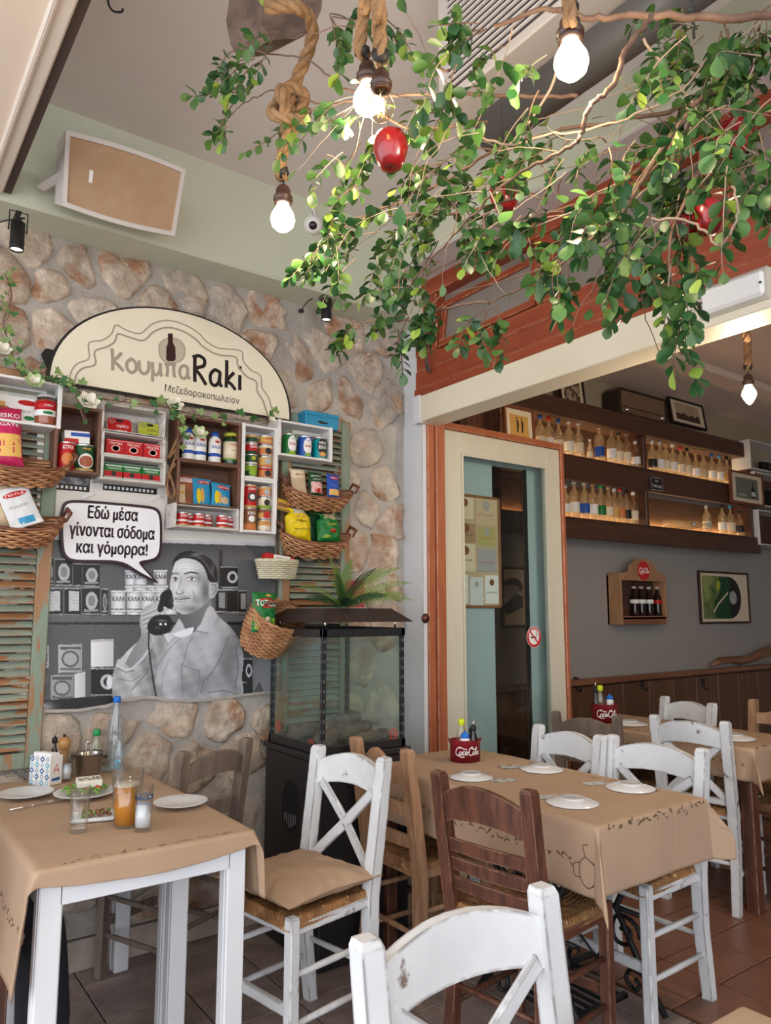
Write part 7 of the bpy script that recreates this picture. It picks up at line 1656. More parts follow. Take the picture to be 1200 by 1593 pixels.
# tissue tin with blue tile pattern
c = onz(60, 1222); t = thing('napkin_holder', 'white and blue tile-patterned napkin holder box with white napkins', 'box', c, AZ - PI / 2 - .38); w, d_, h = .100, .062, .105
MB().bx(-w / 2, 0, 0, w / 2, d_, h, .002).build('box_body', cm('white'), t)
B1_, B2_ = flat('tile_blue_dark', (.02, .12, .36), .4), flat('tile_blue_pale', (.12, .42, .62), .4)
F = lambda u, v, k: Vector((u, -.0005 - k, v)); F2 = lambda u, v, k: Vector((w / 2 + .0005 + k, u, v))
for i in range(4):
    for j in range(5):
        for (FF, W0, uu) in ((F, w, -w / 2 + (i + .5) * w / 4),):
            vv = (j + .5) * h / 5; s = w / 8.6; odd = (i + j) % 2
            mb = MB(); mb.prism([(uu - s, vv), (uu, vv - s), (uu + s, vv), (uu, vv + s)], FF, 0, .0004) if not odd else mb.ribbon(circle(uu, vv, s * .5, 10) + [(uu + s * .5, vv)], .0022, FF)
            mb.build('tile_motif', B1_ if (i * 3 + j) % 3 else B2_, t)
            if not odd: MB().prism(circle(uu, vv, s * .38, 8), FF, .0004, .0007).prism([(uu - s * .75, vv), (uu, vv - s * .15), (uu + s * .75, vv), (uu, vv + s * .15)], FF, .0004, .0007).build('tile_flower', cm('white'), t)
mb = MB(); mb.ribbon([(d_ * .3, h * .42), (d_ * .5, h * .72), (d_ * .7, h * .42)], .004, F2); mb.ribbon([(d_ * .38, h * .52), (d_ * .62, h * .52)], .003, F2); mb.build('lettering', INKR, t)
MB().prism([(d_ * .2, h * .15), (d_ * .8, h * .15), (d_ * .8, h * .25), (d_ * .2, h * .25)], F2, 0, .0004).build('side_print', B1_, t)
for k in range(3): MB().bx(-w / 2 + .006, .008 + k * .016, h - .01, w / 2 - .006, .020 + k * .016, h + .012 - .002 * k, .003).build('napkin', flat('napkin_white', (.82, .82, .84), .8), t)
GLS = clear('tumbler_glass', (.97, .98, .98), .16, .02); LIQW = mat('cloudy_ouzo', (.66, .71, .76), .3, var=.02); BEER = mat('beer_amber', (.42, .14, .010), .12, col2=(.52, .20, .015), scale=3, emit=(.5, .2, .02), estr=0.0); FOAM = mat('beer_foam', (.72, .64, .52), .6, var=.05)
def glass(label, loc, r0, r1, h, liq=None, lv=0, base=.012, foam=0, name='drinking_glass', text=None):
    t = thing(name, label, 'glass', loc)
    MB().lathe([(0, 0), (r0 * .96, 0), (r0, .002), (r1, h), (r1 - .002, h), (r0 - .003, base), (0, base)], n=28).build('glass_wall', GLS, t)
    f = lambda z: r0 + (r1 - r0) * z / h - .0028
    if liq: MB().lathe([(0, base + .001), (f(base), base + .001), (f(lv), lv), (0, lv)], n=26).build('drink', liq, t)
    if foam: MB().lathe([(0, lv), (f(lv), lv), (f(lv + foam), lv + foam), (0, lv + foam)], n=26).build('foam', FOAM, t)
    if text: put_text(MB(), text, cylfn((r0 + r1) / 2 + .001, -PI / 2 + .2), r0 * 1.5, .007, 0, h * .62).build('lettering', INKB, t); MB().lathe([(r1 * .985 + .0006, h * .70), (r1 * .99 + .0006, h * .78)], n=20).build('blue_band', clear('blue_print', (.35, .55, .9), .1), t)
    return t
def rz_glass(o): o.rotation_euler = (0, 0, AZ - PI / 2); return o
glass('pint glass of amber beer on the white table', onz(196, 1284), .036, .047, .165, BEER, .118, .006, .004)
rz_glass(glass('small straight glass half full of cloudy white spirit, right of the beer', onz(222, 1292), .0245, .0265, .130, LIQW, .075, .012, text='ΟΥΖΟ'))
glass('small empty straight glass left of the beer', onz(122, 1294), .0255, .0285, .128, None)
glass('straight glass of cloudy white spirit behind the napkin holder', onz(102, 1215), .021, .024, .105, LIQW, .062, .010)
# ice bucket and tongs
STL = mat('brushed_steel', (.42, .40, .39), .25, 1.0, var=.08); c = onz(137, 1208); t = thing('ice_bucket', 'brushed steel ice bucket with black knobs on the white table', 'bucket', c, AZ - PI / 2)
MB().lathe([(0, 0), (.038, 0), (.040, .003), (.053, .088), (.056, .090), (.054, .092), (.050, .086), (.038, .006), (0, .006)], n=36).build('bucket_wall', STL, t)
for s in (-1, 1): MB().tube([(s * .052, 0, .076), (s * .062, 0, .076)], .003, 8).lathe([(0, 0), (.007, .002), (.007, .010), (0, .012)], (s * .060, 0, .076), 12, Matrix.Rotation(s * PI / 2, 3, 'Y')).build('knob', BLACK, t)
t = thing('ice_tongs', 'steel ice tongs standing in the bucket', 'tongs', (c[0], c[1], c[2] + .01)); MB().beam((-.010, .0, 0), (-.016, .0, .115), .016, .003, (1, 0, 0)).beam((.006, .0, 0), (.002, .0, .115), .016, .003, (1, 0, 0)).tube([(-.016, 0, .112), (-.007, 0, .124), (.002, 0, .112)], .003, 6).build('tong_arms', CHROME, t)
# pepper mill
MILL = mat('beech_mill', (.50, .26, .09), .3, var=.08, col2=(.40, .19, .06), scale=6); c = onz(97, 1204); t = thing('pepper_mill', 'turned beech pepper mill behind the napkin holder', 'mill', c)
MB().lathe([(0, 0), (.021, 0), (.023, .01), (.018, .035), (.016, .06), (.022, .085), (.022, .092)], n=22).build('body', MILL, t); MB().lathe([(.014, .093), (.022, .100), (.026, .115), (.024, .130), (.012, .141), (0, .143)], n=22).build('head', MILL, t); MB().lathe([(0, .142), (.004, .143), (.006, .149), (0, .154)], n=12).build('knob', BLACK, t)
oil('clear oil bottle with lime cap at the left by the shutter', onz(55, 1204), .20, .026)
vinegar('slim bottle with black stopper and pourer between oil bottle and mill', onz(82, 1206), .17, .018)
oil('clear bottle with green cap behind the ice bucket', onz(148, 1200), .165, .024, 'green', (.88, .96, .90))
# tall water bottle and small one in front
def wb(label, loc, h, r, cap, lab=None):
    t = thing('water_bottle', label, 'bottle', loc, AZ - PI / 2)
    pr_ = [(0, 0), (r * .9, .002), (r, .01), (r, h * .12), (r * .95, h * .14), (r, h * .16), (r, h * .48), (r * .96, h * .50), (r, h * .52), (r * .85, h * .66), (r * .36, h * .90), (r * .34, h * .93)]
    MB().lathe(pr_, n=26).build('bottle_wall', clear('water_plastic', (.90, .95, .98), .2, .05, haze=(.6, .7, .8), hfac=.08), t)
    if cap: MB().lathe([(r * .42, h * .92), (r * .46, h * .925), (r * .46, h * .99), (r * .40, h), (0, h)], n=16).build('cap', flat('cap_blue_bright', (.02, .16, .60), .35), t)
    if lab: put_text(MB(), lab, cylfn(r + .001), r * 1.5, .014, 0, h * .30, bold=.02).build('lettering', flat('aqua_ink', (.05, .30, .45), .4), t); mb = MB(); mb.ribbon([tuple(p) for p in smooth2([(-.012, h * .42), (.0, h * .46), (.012, h * .40)], 4)], .006, cylfn(r + .001)); mb.build('wave_mark', flat('aqua_ink', (.05, .30, .45), .4), t)
    return t
wb('tall clear plastic water bottle with blue cap against the stone wall', onz(177, 1200), .295, .032, True); wb('smaller clear bottle with aqua lettering in front of the tall water bottle', onz(184, 1212), .155, .022, False, 'ΑΥΡΑ')
# salad plate with feta
c = onz(132, 1240); plate('white plate of green salad with a slab of feta', c, .103)
GRN = mat('salad_green', (.10, .26, .03), .4, col2=(.22, .36, .06), scale=30, var=.2, rand=.4); TOM = flat('tomato_red', (.45, .05, .02), .3); FETA = mat('feta_white', (.78, .76, .68), .6, var=.04, bump=.8, bscale=60); HERB = flat('oregano', (.10, .08, .03), .8)
rr_ = random.Random(4); t = thing('salad', 'sliced green pepper and cucumber salad heaped on the plate', 'food', (c[0], c[1], c[2] + .010))
for k in range(60):
    a = rr_.uniform(0, 2 * PI); q = rr_.uniform(.0, .066); p = Vector((q * math.cos(a), q * math.sin(a), .010 + .012 * rr_.random() + .014 * (1 - q / .062))); an = rr_.uniform(0, PI); l = rr_.uniform(.022, .044)
    d = Vector((math.cos(an), math.sin(an), .2)) * l; s = Vector((-d.y, d.x, 0)).normalized()
    MB().tube([p - d * .5, p + s * .008 + Vector((0, 0, .004)), p + d * .5], [.003, .006, .003], 6).build('vegetable_slice', GRN if k % 7 else TOM, t)
t = thing('feta_slab', 'white slab of feta sprinkled with herbs on top of the salad', 'food', (c[0] + .012, c[1] + .0, c[2] + .038), AZ - PI / 2 + .5)
MB().box((0, 0, .012), (.082, .060, .022), Matrix.Rotation(.12, 3, 'X'), .003).build('cheese', FETA, t); mb = MB()
for k in range(60): mb.box((rr_.uniform(-.036, .036), rr_.uniform(-.026, .026), .0245), (.004, .0025, .0012), Matrix.Rotation(rr_.random() * 3, 3, 'Z') @ Matrix.Rotation(.12, 3, 'X'))
mb.build('herb_flakes', HERB, t, kind='stuff')
# oblong dish
c = onz(147, 1274); t = thing('serving_dish', 'small oblong white dish of meat and parsley behind the beer', 'dish', c, AZ - PI / 2 + .35)
mb = MB(); mb.box((0, 0, .004), (.125, .085, .006), None, .003)
for (x0, y0, x1, y1) in ((-.068, -.048, .068, -.040), (-.068, .040, .068, .048), (-.068, -.04, -.060, .04), (.060, -.04, .068, .04)): mb.bx(x0, y0, .004, x1, y1, .014, .002)
mb.build('dish_body', CHINA, t)
t = thing('meat_mezze', 'chopped browned meat with parsley on the oblong dish', 'food', (c[0], c[1], c[2] + .008), AZ - PI / 2 + .35); MEAT = mat('fried_meat', (.26, .10, .05), .5, col2=(.14, .05, .025), scale=30, var=.2)
for k in range(34): MB().lathe([(0, -.006), (.007, -.002), (.006, .004), (0, .007)], (rr_.uniform(-.045, .045), rr_.uniform(-.030, .030), .007 + rr_.random() * .006), 6, smooth=False).build('morsel', MEAT if k % 3 else GRN, t)
# ------------------------------------------------------------------ seated person at the bottom left
def person():
    t = thing('person', 'seated person in pale blue top and black trousers, tan boots, at the left table', 'person', (.17, 2.60, 0))
    SK = mat('skin', (.52, .33, .24), .5, var=.03); TOP = mat('pale_blue_cotton', (.55, .66, .78), .8, var=.03); TR = mat('black_trousers', (.012, .012, .02), .85, var=.1); BT = mat('tan_leather', (.30, .10, .035), .45, var=.15); HR = mat('brown_hair', (.05, .025, .015), .6, var=.2)
    def skin(name, verts, edges, rad, m, lv=2):
        me = bpy.data.meshes.new(name); me.from_pydata(verts, edges, []); o = bpy.data.objects.new(name, me); COL.objects.link(o); o.parent = t
        md = o.modifiers.new('skin', 'SKIN'); md.use_smooth_shade = True
        for v, r in zip(me.skin_vertices[0].data, rad): v.radius = r if isinstance(r, tuple) else (r, r)
        me.skin_vertices[0].data[0].use_root = True
        s = o.modifiers.new('smooth', 'SUBSURF'); s.levels = lv; s.render_levels = lv; me.materials.append(m); return o
    # body: pelvis, spine, neck, head, arms, legs (one surface)
    V = [(-.06, 0, .52), (-.11, 0, .66), (-.17, 0, .82), (-.21, 0, .95), (-.21, 0, 1.03), (-.20, 0, 1.08)]; E = [(0, 1), (1, 2), (2, 3), (3, 4), (4, 5)]; Rd = [(.13, .10), (.11, .09), (.13, .10), (.14, .09), (.05, .05), (.045, .045)]
    for s in (-1, 1):
        n = len(V); V += [(-.21, s * .16, .97), (-.19, s * .20, .74), (-.02, s * .17, .64), (.05, s * .15, .66)]; E += [(3, n), (n, n + 1), (n + 1, n + 2), (n + 2, n + 3)]; Rd += [.05, .042, .034, .026]
        n = len(V); V += [(.0, s * .09, .50), (.36, s * .10, .52), (.40, s * .10, .10)]; E += [(0, n), (n, n + 1), (n + 1, n + 2)]; Rd += [.075, .060, .038]
    skin('body', V, E, Rd, SK)
    skin('top', [(-.05, 0, .50), (-.11, 0, .66), (-.17, 0, .82), (-.21, 0, .97), (-.21, .15, .98), (-.19, .20, .76), (-.21, -.15, .98), (-.19, -.20, .76)], [(0, 1), (1, 2), (2, 3), (3, 4), (4, 5), (3, 6), (6, 7)], [(.16, .125), (.125, .105), (.14, .11), (.145, .10), .062, .052, .062, .052], TOP)
    for s in (-1, 1):
        skin('trouser_leg', [(-.02, s * .08, .52), (.34, s * .10, .545), (.385, s * .10, .50), (.41, s * .10, .12)], [(0, 1), (1, 2), (2, 3)], [.095, .075, .075, .085], TR)
        b = MB(); b.lathe([(0, .0), (.042, .0), (.045, .02), (.042, .10), (.048, .17), (.040, .17)], (.40, s * .10, 0), 18); b.grid(12, 9, lambda u, v, s=s: Vector((.40 + .15 * v * math.sin(v * PI / 2), s * .10 + .044 * math.cos(PI * u) * (1 - .35 * v ** 2), .005 + .065 * math.sin(PI * u) * (1 - .5 * v)))); b.bx(.36, s * .10 - .04, 0, .54, s * .10 + .04, .014, .005); b.build('boot', BT, t)
        for k in range(5):
            fx_ = [( .05, s * .15 + s * (-.018 + .009 * k), .66), (.085 + .004 * (2 - abs(k - 2)), s * .15 + s * (-.022 + .011 * k), .655), (.115 + .006 * (2 - abs(k - 2)), s * .15 + s * (-.022 + .011 * k), .635)]
            if k == 0: fx_ = [(.05, s * .135, .66), (.075, s * .118, .65), (.095, s * .112, .64)]
            skin('finger', fx_, [(0, 1), (1, 2)], [.010, .008, .007], SK, 1)
    h = MB(); h.grid(24, 20, lambda u, v: Vector((-.185 + .092 * math.sin(PI * v) * math.cos(2 * PI * u) * (1.05 if math.cos(2 * PI * u) > 0 else .95) + (.022 * math.exp(-((u % 1 - (0 if u < .5 else 1)) ** 2) * 500) * math.exp(-(v - .58) ** 2 * 120)), .074 * math.sin(PI * v) * math.sin(2 * PI * u), 1.19 + .115 * math.cos(PI * v))), closed_u=True); h.build('head', SK, t)
    hr = MB(); hr.grid(24, 14, lambda u, v: Vector((-.197 + .102 * math.sin(PI * v * .62) * math.cos(2 * PI * u) * (.80 if math.cos(2 * PI * u) > .3 else 1.05), .086 * math.sin(PI * v * .62) * math.sin(2 * PI * u), 1.205 + .118 * math.cos(PI * v * .62))), closed_u=True); hr.build('hair', HR, t)
    for s in (-1, 1):
        MB().lathe([(0, -.011), (.011, 0), (0, .011)], (-.100, s * .030, 1.195), 10).build('eye', INKK, t); MB().lathe([(0, -.03), (.010, -.01), (.012, .015), (0, .03)], (-.195, s * .076, 1.18), 8).build('ear', SK, t)
    MB().tube([(-.098, -.022, 1.125), (-.090, 0, 1.122), (-.098, .022, 1.125)], [.003, .006, .003], 6).build('mouth', flat('lips', (.40, .14, .12), .5), t)
person()
# ------------------------------------------------------------------ artificial branches with leaves
LEAF = mat('glossy_leaf', (.050, .135, .028), .42, col2=(.085, .18, .04), scale=20, lo=.35, hi=.7, var=.15, rand=.7); LEAF2 = mat('yellow_green_leaf', (.20, .30, .04), .42, var=.15, rand=.4, scale=20); LEAF3 = mat('dark_leaf', (.022, .085, .022), .38, var=.15, rand=.5, scale=20)
BARK = mat('branch_bark', (.20, .115, .075), .75, col2=(.13, .07, .045), scale=20, var=.2, bump=.5); TWIGP = mat('pale_twig', (.33, .24, .18), .7, var=.15, scale=20)
def leaf_geo(L_, W_, fold=.18, curl=.10):
    V = [(0, 0, 0)]; n = 5
    for i in range(1, n + 1):
        t = i / n; w = W_ / 2 * math.sin(PI * (t ** 1.15)) ** .55 if i < n else 0; y = .12 * L_ + t * L_ * .88; z = -curl * L_ * t * t
        V += [(-w, y, z + w * fold), (0, y, z), (w, y, z + w * fold)] if i < n else [(0, y, z)]
    F = [(0, 2, 1), (0, 3, 2)]
    for i in range(n - 2): b = 1 + i * 3; F += [(b, b + 1, b + 4, b + 3), (b + 1, b + 2, b + 5, b + 4)]
    b = 1 + (n - 2) * 3; F += [(b, b + 1, b + 3), (b + 1, b + 2, b + 3)]
    return V, F
def leaf_mesh(L_, W_, m, name='leaf', fold=.25, curl=.15):
    V, F = leaf_geo(L_, W_, fold, curl); return MB().add(V, F, True).mesh(name, m)
LV = [leaf_geo(.033, .023), leaf_geo(.027, .021, .15, .25), leaf_geo(.036, .023, .3, .1)]
LM = [[leaf_mesh(.033, .023, m), leaf_mesh(.027, .021, m, 'leaf', .15, .25), leaf_mesh(.036, .023, m, 'leaf', .3, .1)] for m in (LEAF, LEAF2, LEAF3)]
def basis(d, roll):
    d = d.normalized(); s = d.cross(Vector((0, 0, 1)))
    s = s.normalized() if s.length > 1e-4 else Vector((1, 0, 0)); u = s.cross(d)
    s2 = s * math.cos(roll) + u * math.sin(roll); u2 = u * math.cos(roll) - s * math.sin(roll)
    return Matrix((s2, d, u2)).transposed()
class Foliage:
    def __init__(s): s.leaves = []; s.tw = []; s.r = random.Random(21)
    def leaf(s, p, d, big=1.0, col=None):
        r = s.r; k = r.randrange(3); c = col if col is not None else (0 if r.random() < .60 else (1 if r.random() < .20 else 2))
        s.leaves.append((p, basis(d, r.uniform(-.9, .9)), k, c, big * r.uniform(.75, 1.2)))
    def twig(s, p, d, L_, r0=.0016, m=0, n_leaf=10, grav=.35, wob=.5, pale=False, leaf0=.25, size=1.0):
        r = s.r; k = 9; pts = [p.copy()]; d = d.normalized()
        for i in range(k):
            d = (d + Vector((r.uniform(-wob, wob), r.uniform(-wob, wob), r.uniform(-wob, wob) - grav)) * .30).normalized(); p = p + d * L_ / k; pts.append(p.copy())
        s.tw.append((pts, r0, pale))
        for i in range(n_leaf):
            t = leaf0 + (1 - leaf0) * (i + .5) / n_leaf; q = t * k; a = int(min(k - 1, q)); pp = pts[a].lerp(pts[a + 1], q - a); dd = (pts[a + 1] - pts[a]).normalized()
            side = dd.orthogonal().normalized(); side.rotate(Matrix.Rotation(r.uniform(0, 2 * PI), 3, dd))
            for sg in (-1, 1): s.leaf(pp, side * sg + dd * r.uniform(.3, 1.0) + Vector((0, 0, r.uniform(-.5, .15))), size)
        s.leaf(pts[-1], d, size)
        return pts
FO = Foliage(); RR = FO.r
ht = thing('hanging_branches', 'tangle of artificial leafy branches hanging from the ceiling over the tables', 'plant', tuple(dist(1080, 60, 1.6)))
def bough(pp, r0, r1, m=BARK, k=7, jit=.008):
    P = [dist(*q) for q in pp]; S = smooth2(P, k); S = [p + Vector((RR.uniform(-jit, jit) * .4, RR.uniform(-jit, jit) * .4, RR.uniform(-jit, jit) * .4)) for p in S]; n = len(S)
    o = MB().tube([p - ht.location for p in S], [r0 + (r1 - r0) * i / (n - 1) for i in range(n)], 7).build('branch', m, ht)
    return S
BO = []
BO.append(bough([(1230, 22, 1.42), (1120, 30, 1.40), (1010, 24, 1.40), (920, 28, 1.42), (850, 14, 1.45), (770, 40, 1.5)], .0085, .004))
BO.append(bough([(1015, 26, 1.34), (975, 75, 1.30), (955, 130, 1.28), (918, 165, 1.28), (905, 210, 1.30), (880, 232, 1.32), (800, 275, 1.42), (740, 330, 1.5), (690, 385, 1.6), (640, 440, 1.7)], .0055, .0018))
BO.append(bough([(1190, 100, 1.6), (1080, 160, 1.6), (980, 185, 1.62), (860, 205, 1.66), (760, 240, 1.7), (660, 300, 1.78), (580, 330, 1.85), (500, 362, 1.9)], .006, .0015))
BO.append(bough([(1150, 90, 1.5), (1080, 165, 1.48), (1020, 245, 1.45), (975, 320, 1.42), (900, 390, 1.45), (830, 440, 1.5), (760, 470, 1.6)], .006, .0016))
BO.append(bough([(1180, 140, 1.5), (1110, 230, 1.45), (1060, 320, 1.40), (1040, 400, 1.38), (1052, 460, 1.37), (1064, 522, 1.36)], .005, .001))
BO.append(bough([(900, 150, 1.6), (790, 150, 1.62), (700, 145, 1.62), (620, 150, 1.66), (540, 140, 1.7), (480, 95, 1.74), (400, 80, 1.8), (372, 60, 1.8)], .0045, .0012))
BO.append(bough([(760, 190, 1.7), (640, 200, 1.72), (560, 160, 1.74), (500, 160, 1.78), (430, 142, 1.82), (380, 160, 1.85), (345, 195, 1.86)], .0035, .0010))
BO.append(bough([(830, 300, 1.65), (720, 330, 1.72), (620, 335, 1.8), (545, 350, 1.86), (495, 385, 1.9), (480, 415, 1.92)], .004, .0010))
BO.append(bough([(760, 470, 1.6), (700, 478, 1.68), (640, 498, 1.76), (575, 500, 1.82), (530, 530, 1.86)], .003, .001))
BO.append(bough([(700, 110, 1.6), (640, 90, 1.6), (600, 50, 1.62), (540, 40, 1.66), (450, 60, 1.7)], .003, .001))
BO.append(bough([(1000, 340, 1.40), (1075, 345, 1.36), (1120, 380, 1.33), (1150, 330, 1.30), (1140, 290, 1.32)], .0030, .0020, TWIGP))
BO.append(bough([(720, 205, 1.55), (790, 225, 1.52), (860, 208, 1.48), (960, 190, 1.46), (1060, 140, 1.48), (1100, 90, 1.5)], .0028, .0022, TWIGP))
BO.append(bough([(1020, 430, 1.38), (1000, 470, 1.38), (1030, 560, 1.38)], .0014, .0008))
for (pp) in ([(1090, 170, 1.5), (1020, 260, 1.47), (940, 350, 1.46), (860, 410, 1.5), (700, 460, 1.6)], [(1120, 200, 1.55), (1000, 300, 1.5), (900, 380, 1.5), (800, 440, 1.6)], [(1000, 60, 1.5), (1050, 120, 1.5), (1100, 190, 1.5), (1180, 240, 1.5)], [(870, 110, 1.5), (830, 180, 1.55), (760, 260, 1.6), (700, 330, 1.7)],
             [(1060, 200, 1.6), (960, 290, 1.58), (860, 330, 1.6), (760, 380, 1.66), (660, 430, 1.75), (600, 470, 1.8)], [(1200, 60, 1.7), (1100, 110, 1.7), (1000, 130, 1.72), (900, 170, 1.75), (820, 190, 1.78)]): BO.append(bough(pp, .0032, .0012, BARK if RR.random() < .6 else TWIGP))
def cluster(px, py, rx, ry, d, n, L_=.16, dirv=(-.5, .35, -.35), nl=5, sp=.9, size=1.0):
    n = max(2, round(n * .52))
    for i in range(n):
        a = RR.uniform(0, 2 * PI); q = math.sqrt(RR.random()); dd = d + RR.uniform(-.14, .14)
        p = dist(px + rx * q * math.cos(a), py + ry * q * math.sin(a), dd)
        v = Vector(dirv) + Vector((RR.uniform(-sp, sp), RR.uniform(-sp, sp), RR.uniform(-sp * .7, sp * .5)))
        FO.twig(p, v, L_ * RR.uniform(.6, 1.2), pale=RR.random() < .4, n_leaf=nl, size=size)
for c in ((1180, 110, 40, 110, 1.5, 22), (1120, 200, 60, 60, 1.42, 16), (1060, 70, 60, 50, 1.5, 14), (1185, 250, 25, 50, 1.4, 8), (1110, 110, 90, 90, 1.62, 30), (1150, 200, 70, 70, 1.55, 18), (1010, 330, 90, 70, 1.42, 28), (1040, 260, 80, 60, 1.5, 20), (930, 350, 60, 50, 1.42, 14), (900, 400, 30, 20, 1.40, 4), (1060, 400, 60, 40, 1.38, 16), (830, 210, 90, 40, 1.66, 14), (730, 260, 80, 60, 1.66, 24), (690, 330, 80, 45, 1.72, 20),
          (620, 360, 70, 45, 1.8, 14), (545, 345, 45, 45, 1.88, 9), (530, 400, 40, 25, 1.9, 6), (640, 410, 50, 40, 1.78, 8), (560, 190, 50, 40, 1.7, 7), (500, 170, 40, 40, 1.76, 6), (700, 170, 50, 50, 1.6, 7), (690, 100, 30, 30, 1.5, 5), (800, 50, 30, 30, 1.4, 3), (830, 120, 40, 50, 1.5, 6), (520, 250, 20, 25, 1.84, 3), (550, 250, 30, 40, 1.78, 4),
          (965, 210, 40, 40, 1.5, 7), (780, 340, 50, 40, 1.6, 9)): cluster(*c)
def spray(px, py, d, n, L_, dirv, nl, sp=.35, size=1.0):
    for i in range(n): FO.twig(dist(px + RR.uniform(-10, 10), py + RR.uniform(-10, 10), d), Vector(dirv) + Vector((RR.uniform(-sp, sp), RR.uniform(-sp, sp), RR.uniform(-sp, sp))), L_ * RR.uniform(.7, 1.15), n_leaf=nl, size=size)
for s in ((400, 85, 1.8, 3, .13, (-.7, .5, .1), 5), (372, 70, 1.8, 1, .08, (-.4, .3, .3), 3), (430, 40, 1.75, 3, .12, (-.3, .2, -.1), 5), (520, 30, 1.68, 4, .12, (.2, .1, -.2), 5), (595, 20, 1.6, 3, .12, (-.1, .1, -.4), 5), (385, 155, 1.85, 2, .12, (-.7, .5, -.2), 4), (352, 190, 1.86, 2, .06, (-.3, .2, -.8), 3), (490, 385, 1.9, 3, .10, (-.4, .3, -.6), 5), (1062, 470, 1.37, 2, .14, (-.05, .05, -1), 6),
          (760, 470, 1.62, 3, .13, (-.2, .2, -.5), 6), (690, 470, 1.7, 4, .12, (-.3, .2, -.4), 7), (640, 490, 1.76, 2, .12, (-.5, .4, -.2), 5), (560, 500, 1.83, 3, .10, (-.6, .4, -.3), 5), (625, 505, 1.78, 1, .09, (.1, 0, -1), 4), (875, 420, 1.42, 2, .10, (-.2, .1, -1), 5), (1160, 270, 1.4, 3, .12, (.2, -.1, -.8), 5), (1130, 40, 1.6, 5, .16, (.3, -.1, -.4), 6), (750, 45, 1.45, 3, .12, (-.6, .4, .0), 5), (1180, 30, 1.6, 4, .15, (-.2, .1, -.6), 6)): spray(*s)
# bare wiry twigs
for i in range(60):
    c = RR.choice([(1000, 230), (900, 280), (820, 230), (740, 300), (1060, 180), (660, 360), (600, 150), (960, 320), (700, 190)]); dd = RR.uniform(1.4, 1.75)
    FO.twig(dist(c[0] + RR.uniform(-60, 60), c[1] + RR.uniform(-50, 50), dd), Vector((-.6, .4, -.4)) + Vector((RR.uniform(-1, 1), RR.uniform(-1, 1), RR.uniform(-1, .6))), RR.uniform(.10, .28), r0=.0013, pale=RR.random() < .4, n_leaf=0, grav=.1, wob=.8)
# twigs joined in two bundles, nearest 300 leaves single, the rest one mass
for pale in (False, True):
    mb = MB()
    for pts, r0, pl in FO.tw:
        if pl == pale: mb.tube([p - ht.location for p in pts], [r0 * (1 - .6 * i / len(pts)) for i in range(len(pts))], 4, caps=False)
    mb.build('twigs', TWIGP if pale else BARK, ht, kind='stuff')
FO.leaves.sort(key=lambda l: -(l[4] / max(.3, (l[0] - camo.location).length)))
for (p, R, k, c, s) in FO.leaves[:300]:
    o = bpy.data.objects.new('leaf', LM[c][k]); COL.objects.link(o); o.parent = ht; o.matrix_local = Matrix.Translation(p - ht.location) @ R.to_4x4() @ Matrix.Scale(s, 4)
for c, nm in ((0, LEAF), (1, LEAF2), (2, LEAF3)):
    mb = MB()
    for (p, R, k, cc_, s) in FO.leaves[300:]:
        if cc_ != c: continue
        V, F = LV[k]; mb.add([R @ (Vector(v) * s) + (p - ht.location) for v in V], F, True)
    me = bpy.data.meshes.new('foliage'); me.from_pydata([tuple(v) for v in mb.v], [], mb.f); me.polygons.foreach_set('use_smooth', mb.sm); me.materials.append(nm)
    o = bpy.data.objects.new('foliage', me); COL.objects.link(o); o.parent = ht; o['kind'] = 'stuff'
MB().tube([(0, 0, 0), (0, 0, 3.44 - ht.location.z)], .003, 6).build('hanging_wire', BLACK, ht)

# ------------------------------------------------------------------ ivy garlands with cloth flowers on the wall
IVY = [mat('ivy_green', (.035, .12, .03), .5, var=.15, rand=.6, scale=20), mat('ivy_pale', (.18, .28, .08), .5, var=.15, rand=.4, scale=20)]
def ivy_leaf(m, s):
    o_ = [(0, 0), (.35, .05), (.62, -.10), (.50, .28), (.70, .50), (.34, .55), (0, 1.05), (-.34, .55), (-.70, .50), (-.50, .28), (-.62, -.10), (-.35, .05)]
    V = [(x * s, y * s, .10 * s * (abs(x) * 1.2 - .3 * y)) for x, y in o_] + [(0, .35 * s, -.02 * s)]
    return MB().add(V, [(i, (i + 1) % 12, 12) for i in range(12)]).mesh('leaf', m)
IM = [ivy_leaf(m, s) for m in IVY for s in (.030, .022)]
VINE = mat('brown_vine', (.16, .09, .06), .7, var=.2, scale=20)
def garland(label, pts, y, n_leaf, seed, spread=.03, size=1.0):
    r = random.Random(seed); P = smooth2([tuple(at(px, py, 'y', y + dy)) for px, py, dy in pts], 6); c = P[0]
    t = thing('ivy_garland', label, 'plant', tuple(c), 0, None); MB().tube([p - c for p in P], .0028, 5).build('vine', VINE, t)
    MB().tube([p - c + Vector((.012 * math.sin(i * .8), -.006, .012 * math.cos(i * .9))) for i, p in enumerate(P)], .0016, 4).build('tendril', VINE, t)
    for i in range(n_leaf):
        p = P[int(len(P) * (i + r.random()) / n_leaf) % len(P)] - c + Vector((r.uniform(-spread, spread), -.012 - r.random() * .02, r.uniform(-spread, spread)))
        d = Vector((r.uniform(-1, 1), r.uniform(-.3, .1), r.uniform(-1, .8))); d.normalize(); nrm = Vector((r.uniform(-.4, .4), -1, r.uniform(-.2, .5))).normalized(); s = d.cross(nrm).normalized(); nn = s.cross(d)
        o = bpy.data.objects.new('leaf', r.choice(IM)); COL.objects.link(o); o.parent = t; o.matrix_local = Matrix.Translation(p) @ Matrix((s, d, nn)).transposed().to_4x4() @ Matrix.Scale(size * r.uniform(.8, 1.25), 4)
    return t
YI = WA - .175
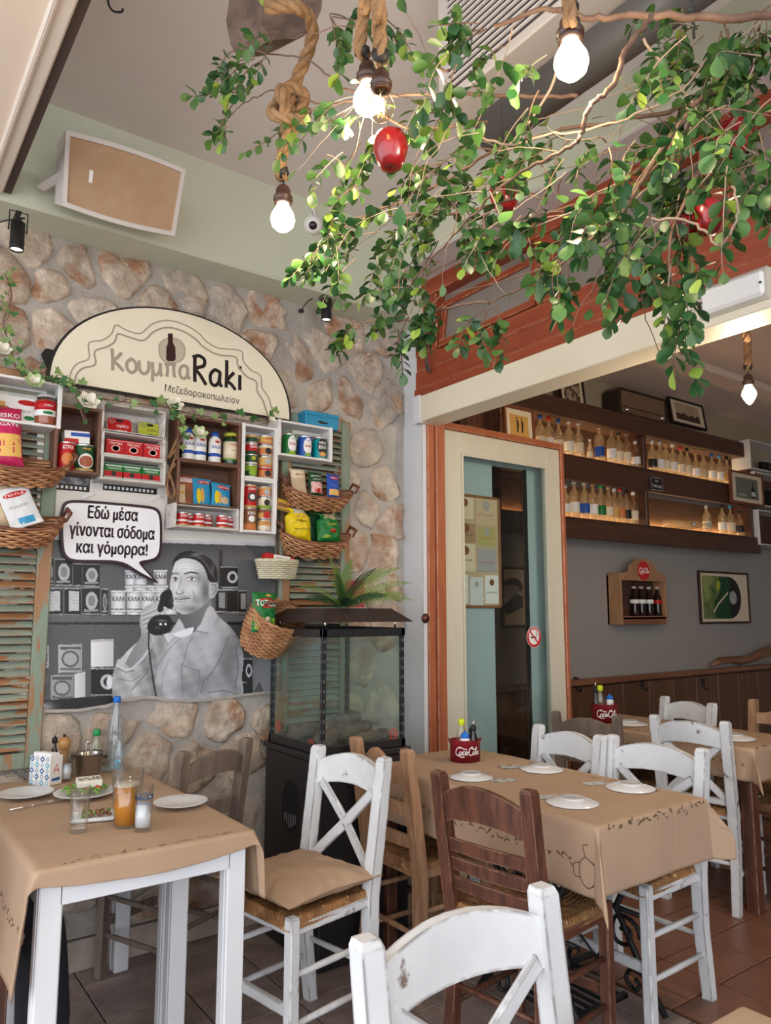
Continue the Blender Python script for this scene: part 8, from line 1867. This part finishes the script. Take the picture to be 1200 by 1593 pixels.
garland('ivy garland along the tops of the crates under the arched sign', [(70, 590, 0), (92, 588, 0), (110, 600, 0), (128, 612, 0), (170, 622, 0), (215, 628, 0), (262, 634, 0), (300, 645, .02), (345, 650, .03), (400, 655, .03), (425, 650, .03)], YI, 34, 3)
garland('ivy tendrils dropping in front of the white bottles crate', [(262, 634, 0), (275, 650, -.01), (285, 668, -.01), (280, 690, -.01)], YI - .01, 10, 5, .02)
garland('short ivy tendril hanging in the narrow brown crate', [(118, 610, 0), (124, 635, 0), (132, 655, 0)], YI, 5, 6, .012, .8)
garland('ivy hanging down the stone wall at the left edge', [(8, 425, 0), (18, 460, 0), (6, 500, 0), (16, 540, 0), (28, 575, 0), (50, 585, 0), (62, 580, 0)], WA - .10, 40, 8, .035, .85)
PET = mat('cloth_petal', (.80, .78, .66), .6, var=.04, scale=20, rand=.06); PETG = mat('green_petal', (.46, .58, .30), .6, var=.05)
def flower(label, px, py, y, s, green=False):
    p = at(px, py, 'y', y); t = thing('cloth_rose', label, 'flower', tuple(p), 0, 'cloth roses on the ivy'); r = random.Random(int(px)); R0 = Matrix.Rotation(RX(65), 3, 'X')
    for ring, (n, q, tilt) in enumerate(((6, 1.0, .55), (5, .72, .95), (4, .42, 1.25))):
        for k in range(n):
            a = 2 * PI * k / n + ring * .6; ca, sa = math.cos(a), math.sin(a)
            def fn(u, v, ca=ca, sa=sa, q=q, tilt=tilt):
                w = (u - .5) * 2; rr = s * q * v * (1 - .12 * w * w); lat = w * s * .42 * q * math.sin(PI * min(1, v * .75 + .12)) ; h = rr * math.sin(tilt) * (.4 + .6 * v) - .0 + .10 * s * w * w
                rad = rr * math.cos(tilt) + .10 * s; return R0 @ Vector((ca * rad - sa * lat, sa * rad + ca * lat, h))
            MB().grid(6, 6, fn).build('petal', PETG if (green and ring == 0) else PET, t)
    MB().lathe([(0, -.01), (s * .25, -.004), (s * .2, .004)], n=10, rot=R0).build('calyx', PETG, t)
flower('white cloth rose with green bud at the left end above the dessert crate', 52, 596, YI - .01, .040, True)
flower('large cream cloth rose at the top left of the narrow brown crate', 136, 628, YI - .02, .048)
flower('cream cloth rose above the sardine crate corner right of the ivy', 270, 632, YI - .02, .042)
flower('pale green and white cloth flower hanging before the white bottles', 309, 676, YI - .03, .040, True)
flower('white cloth flower in the ivy at the left edge below the spot lamp', 4, 546, WA - .13, .035)
flower('small white cloth bud above the tall white crates', 423, 655, YI, .022)
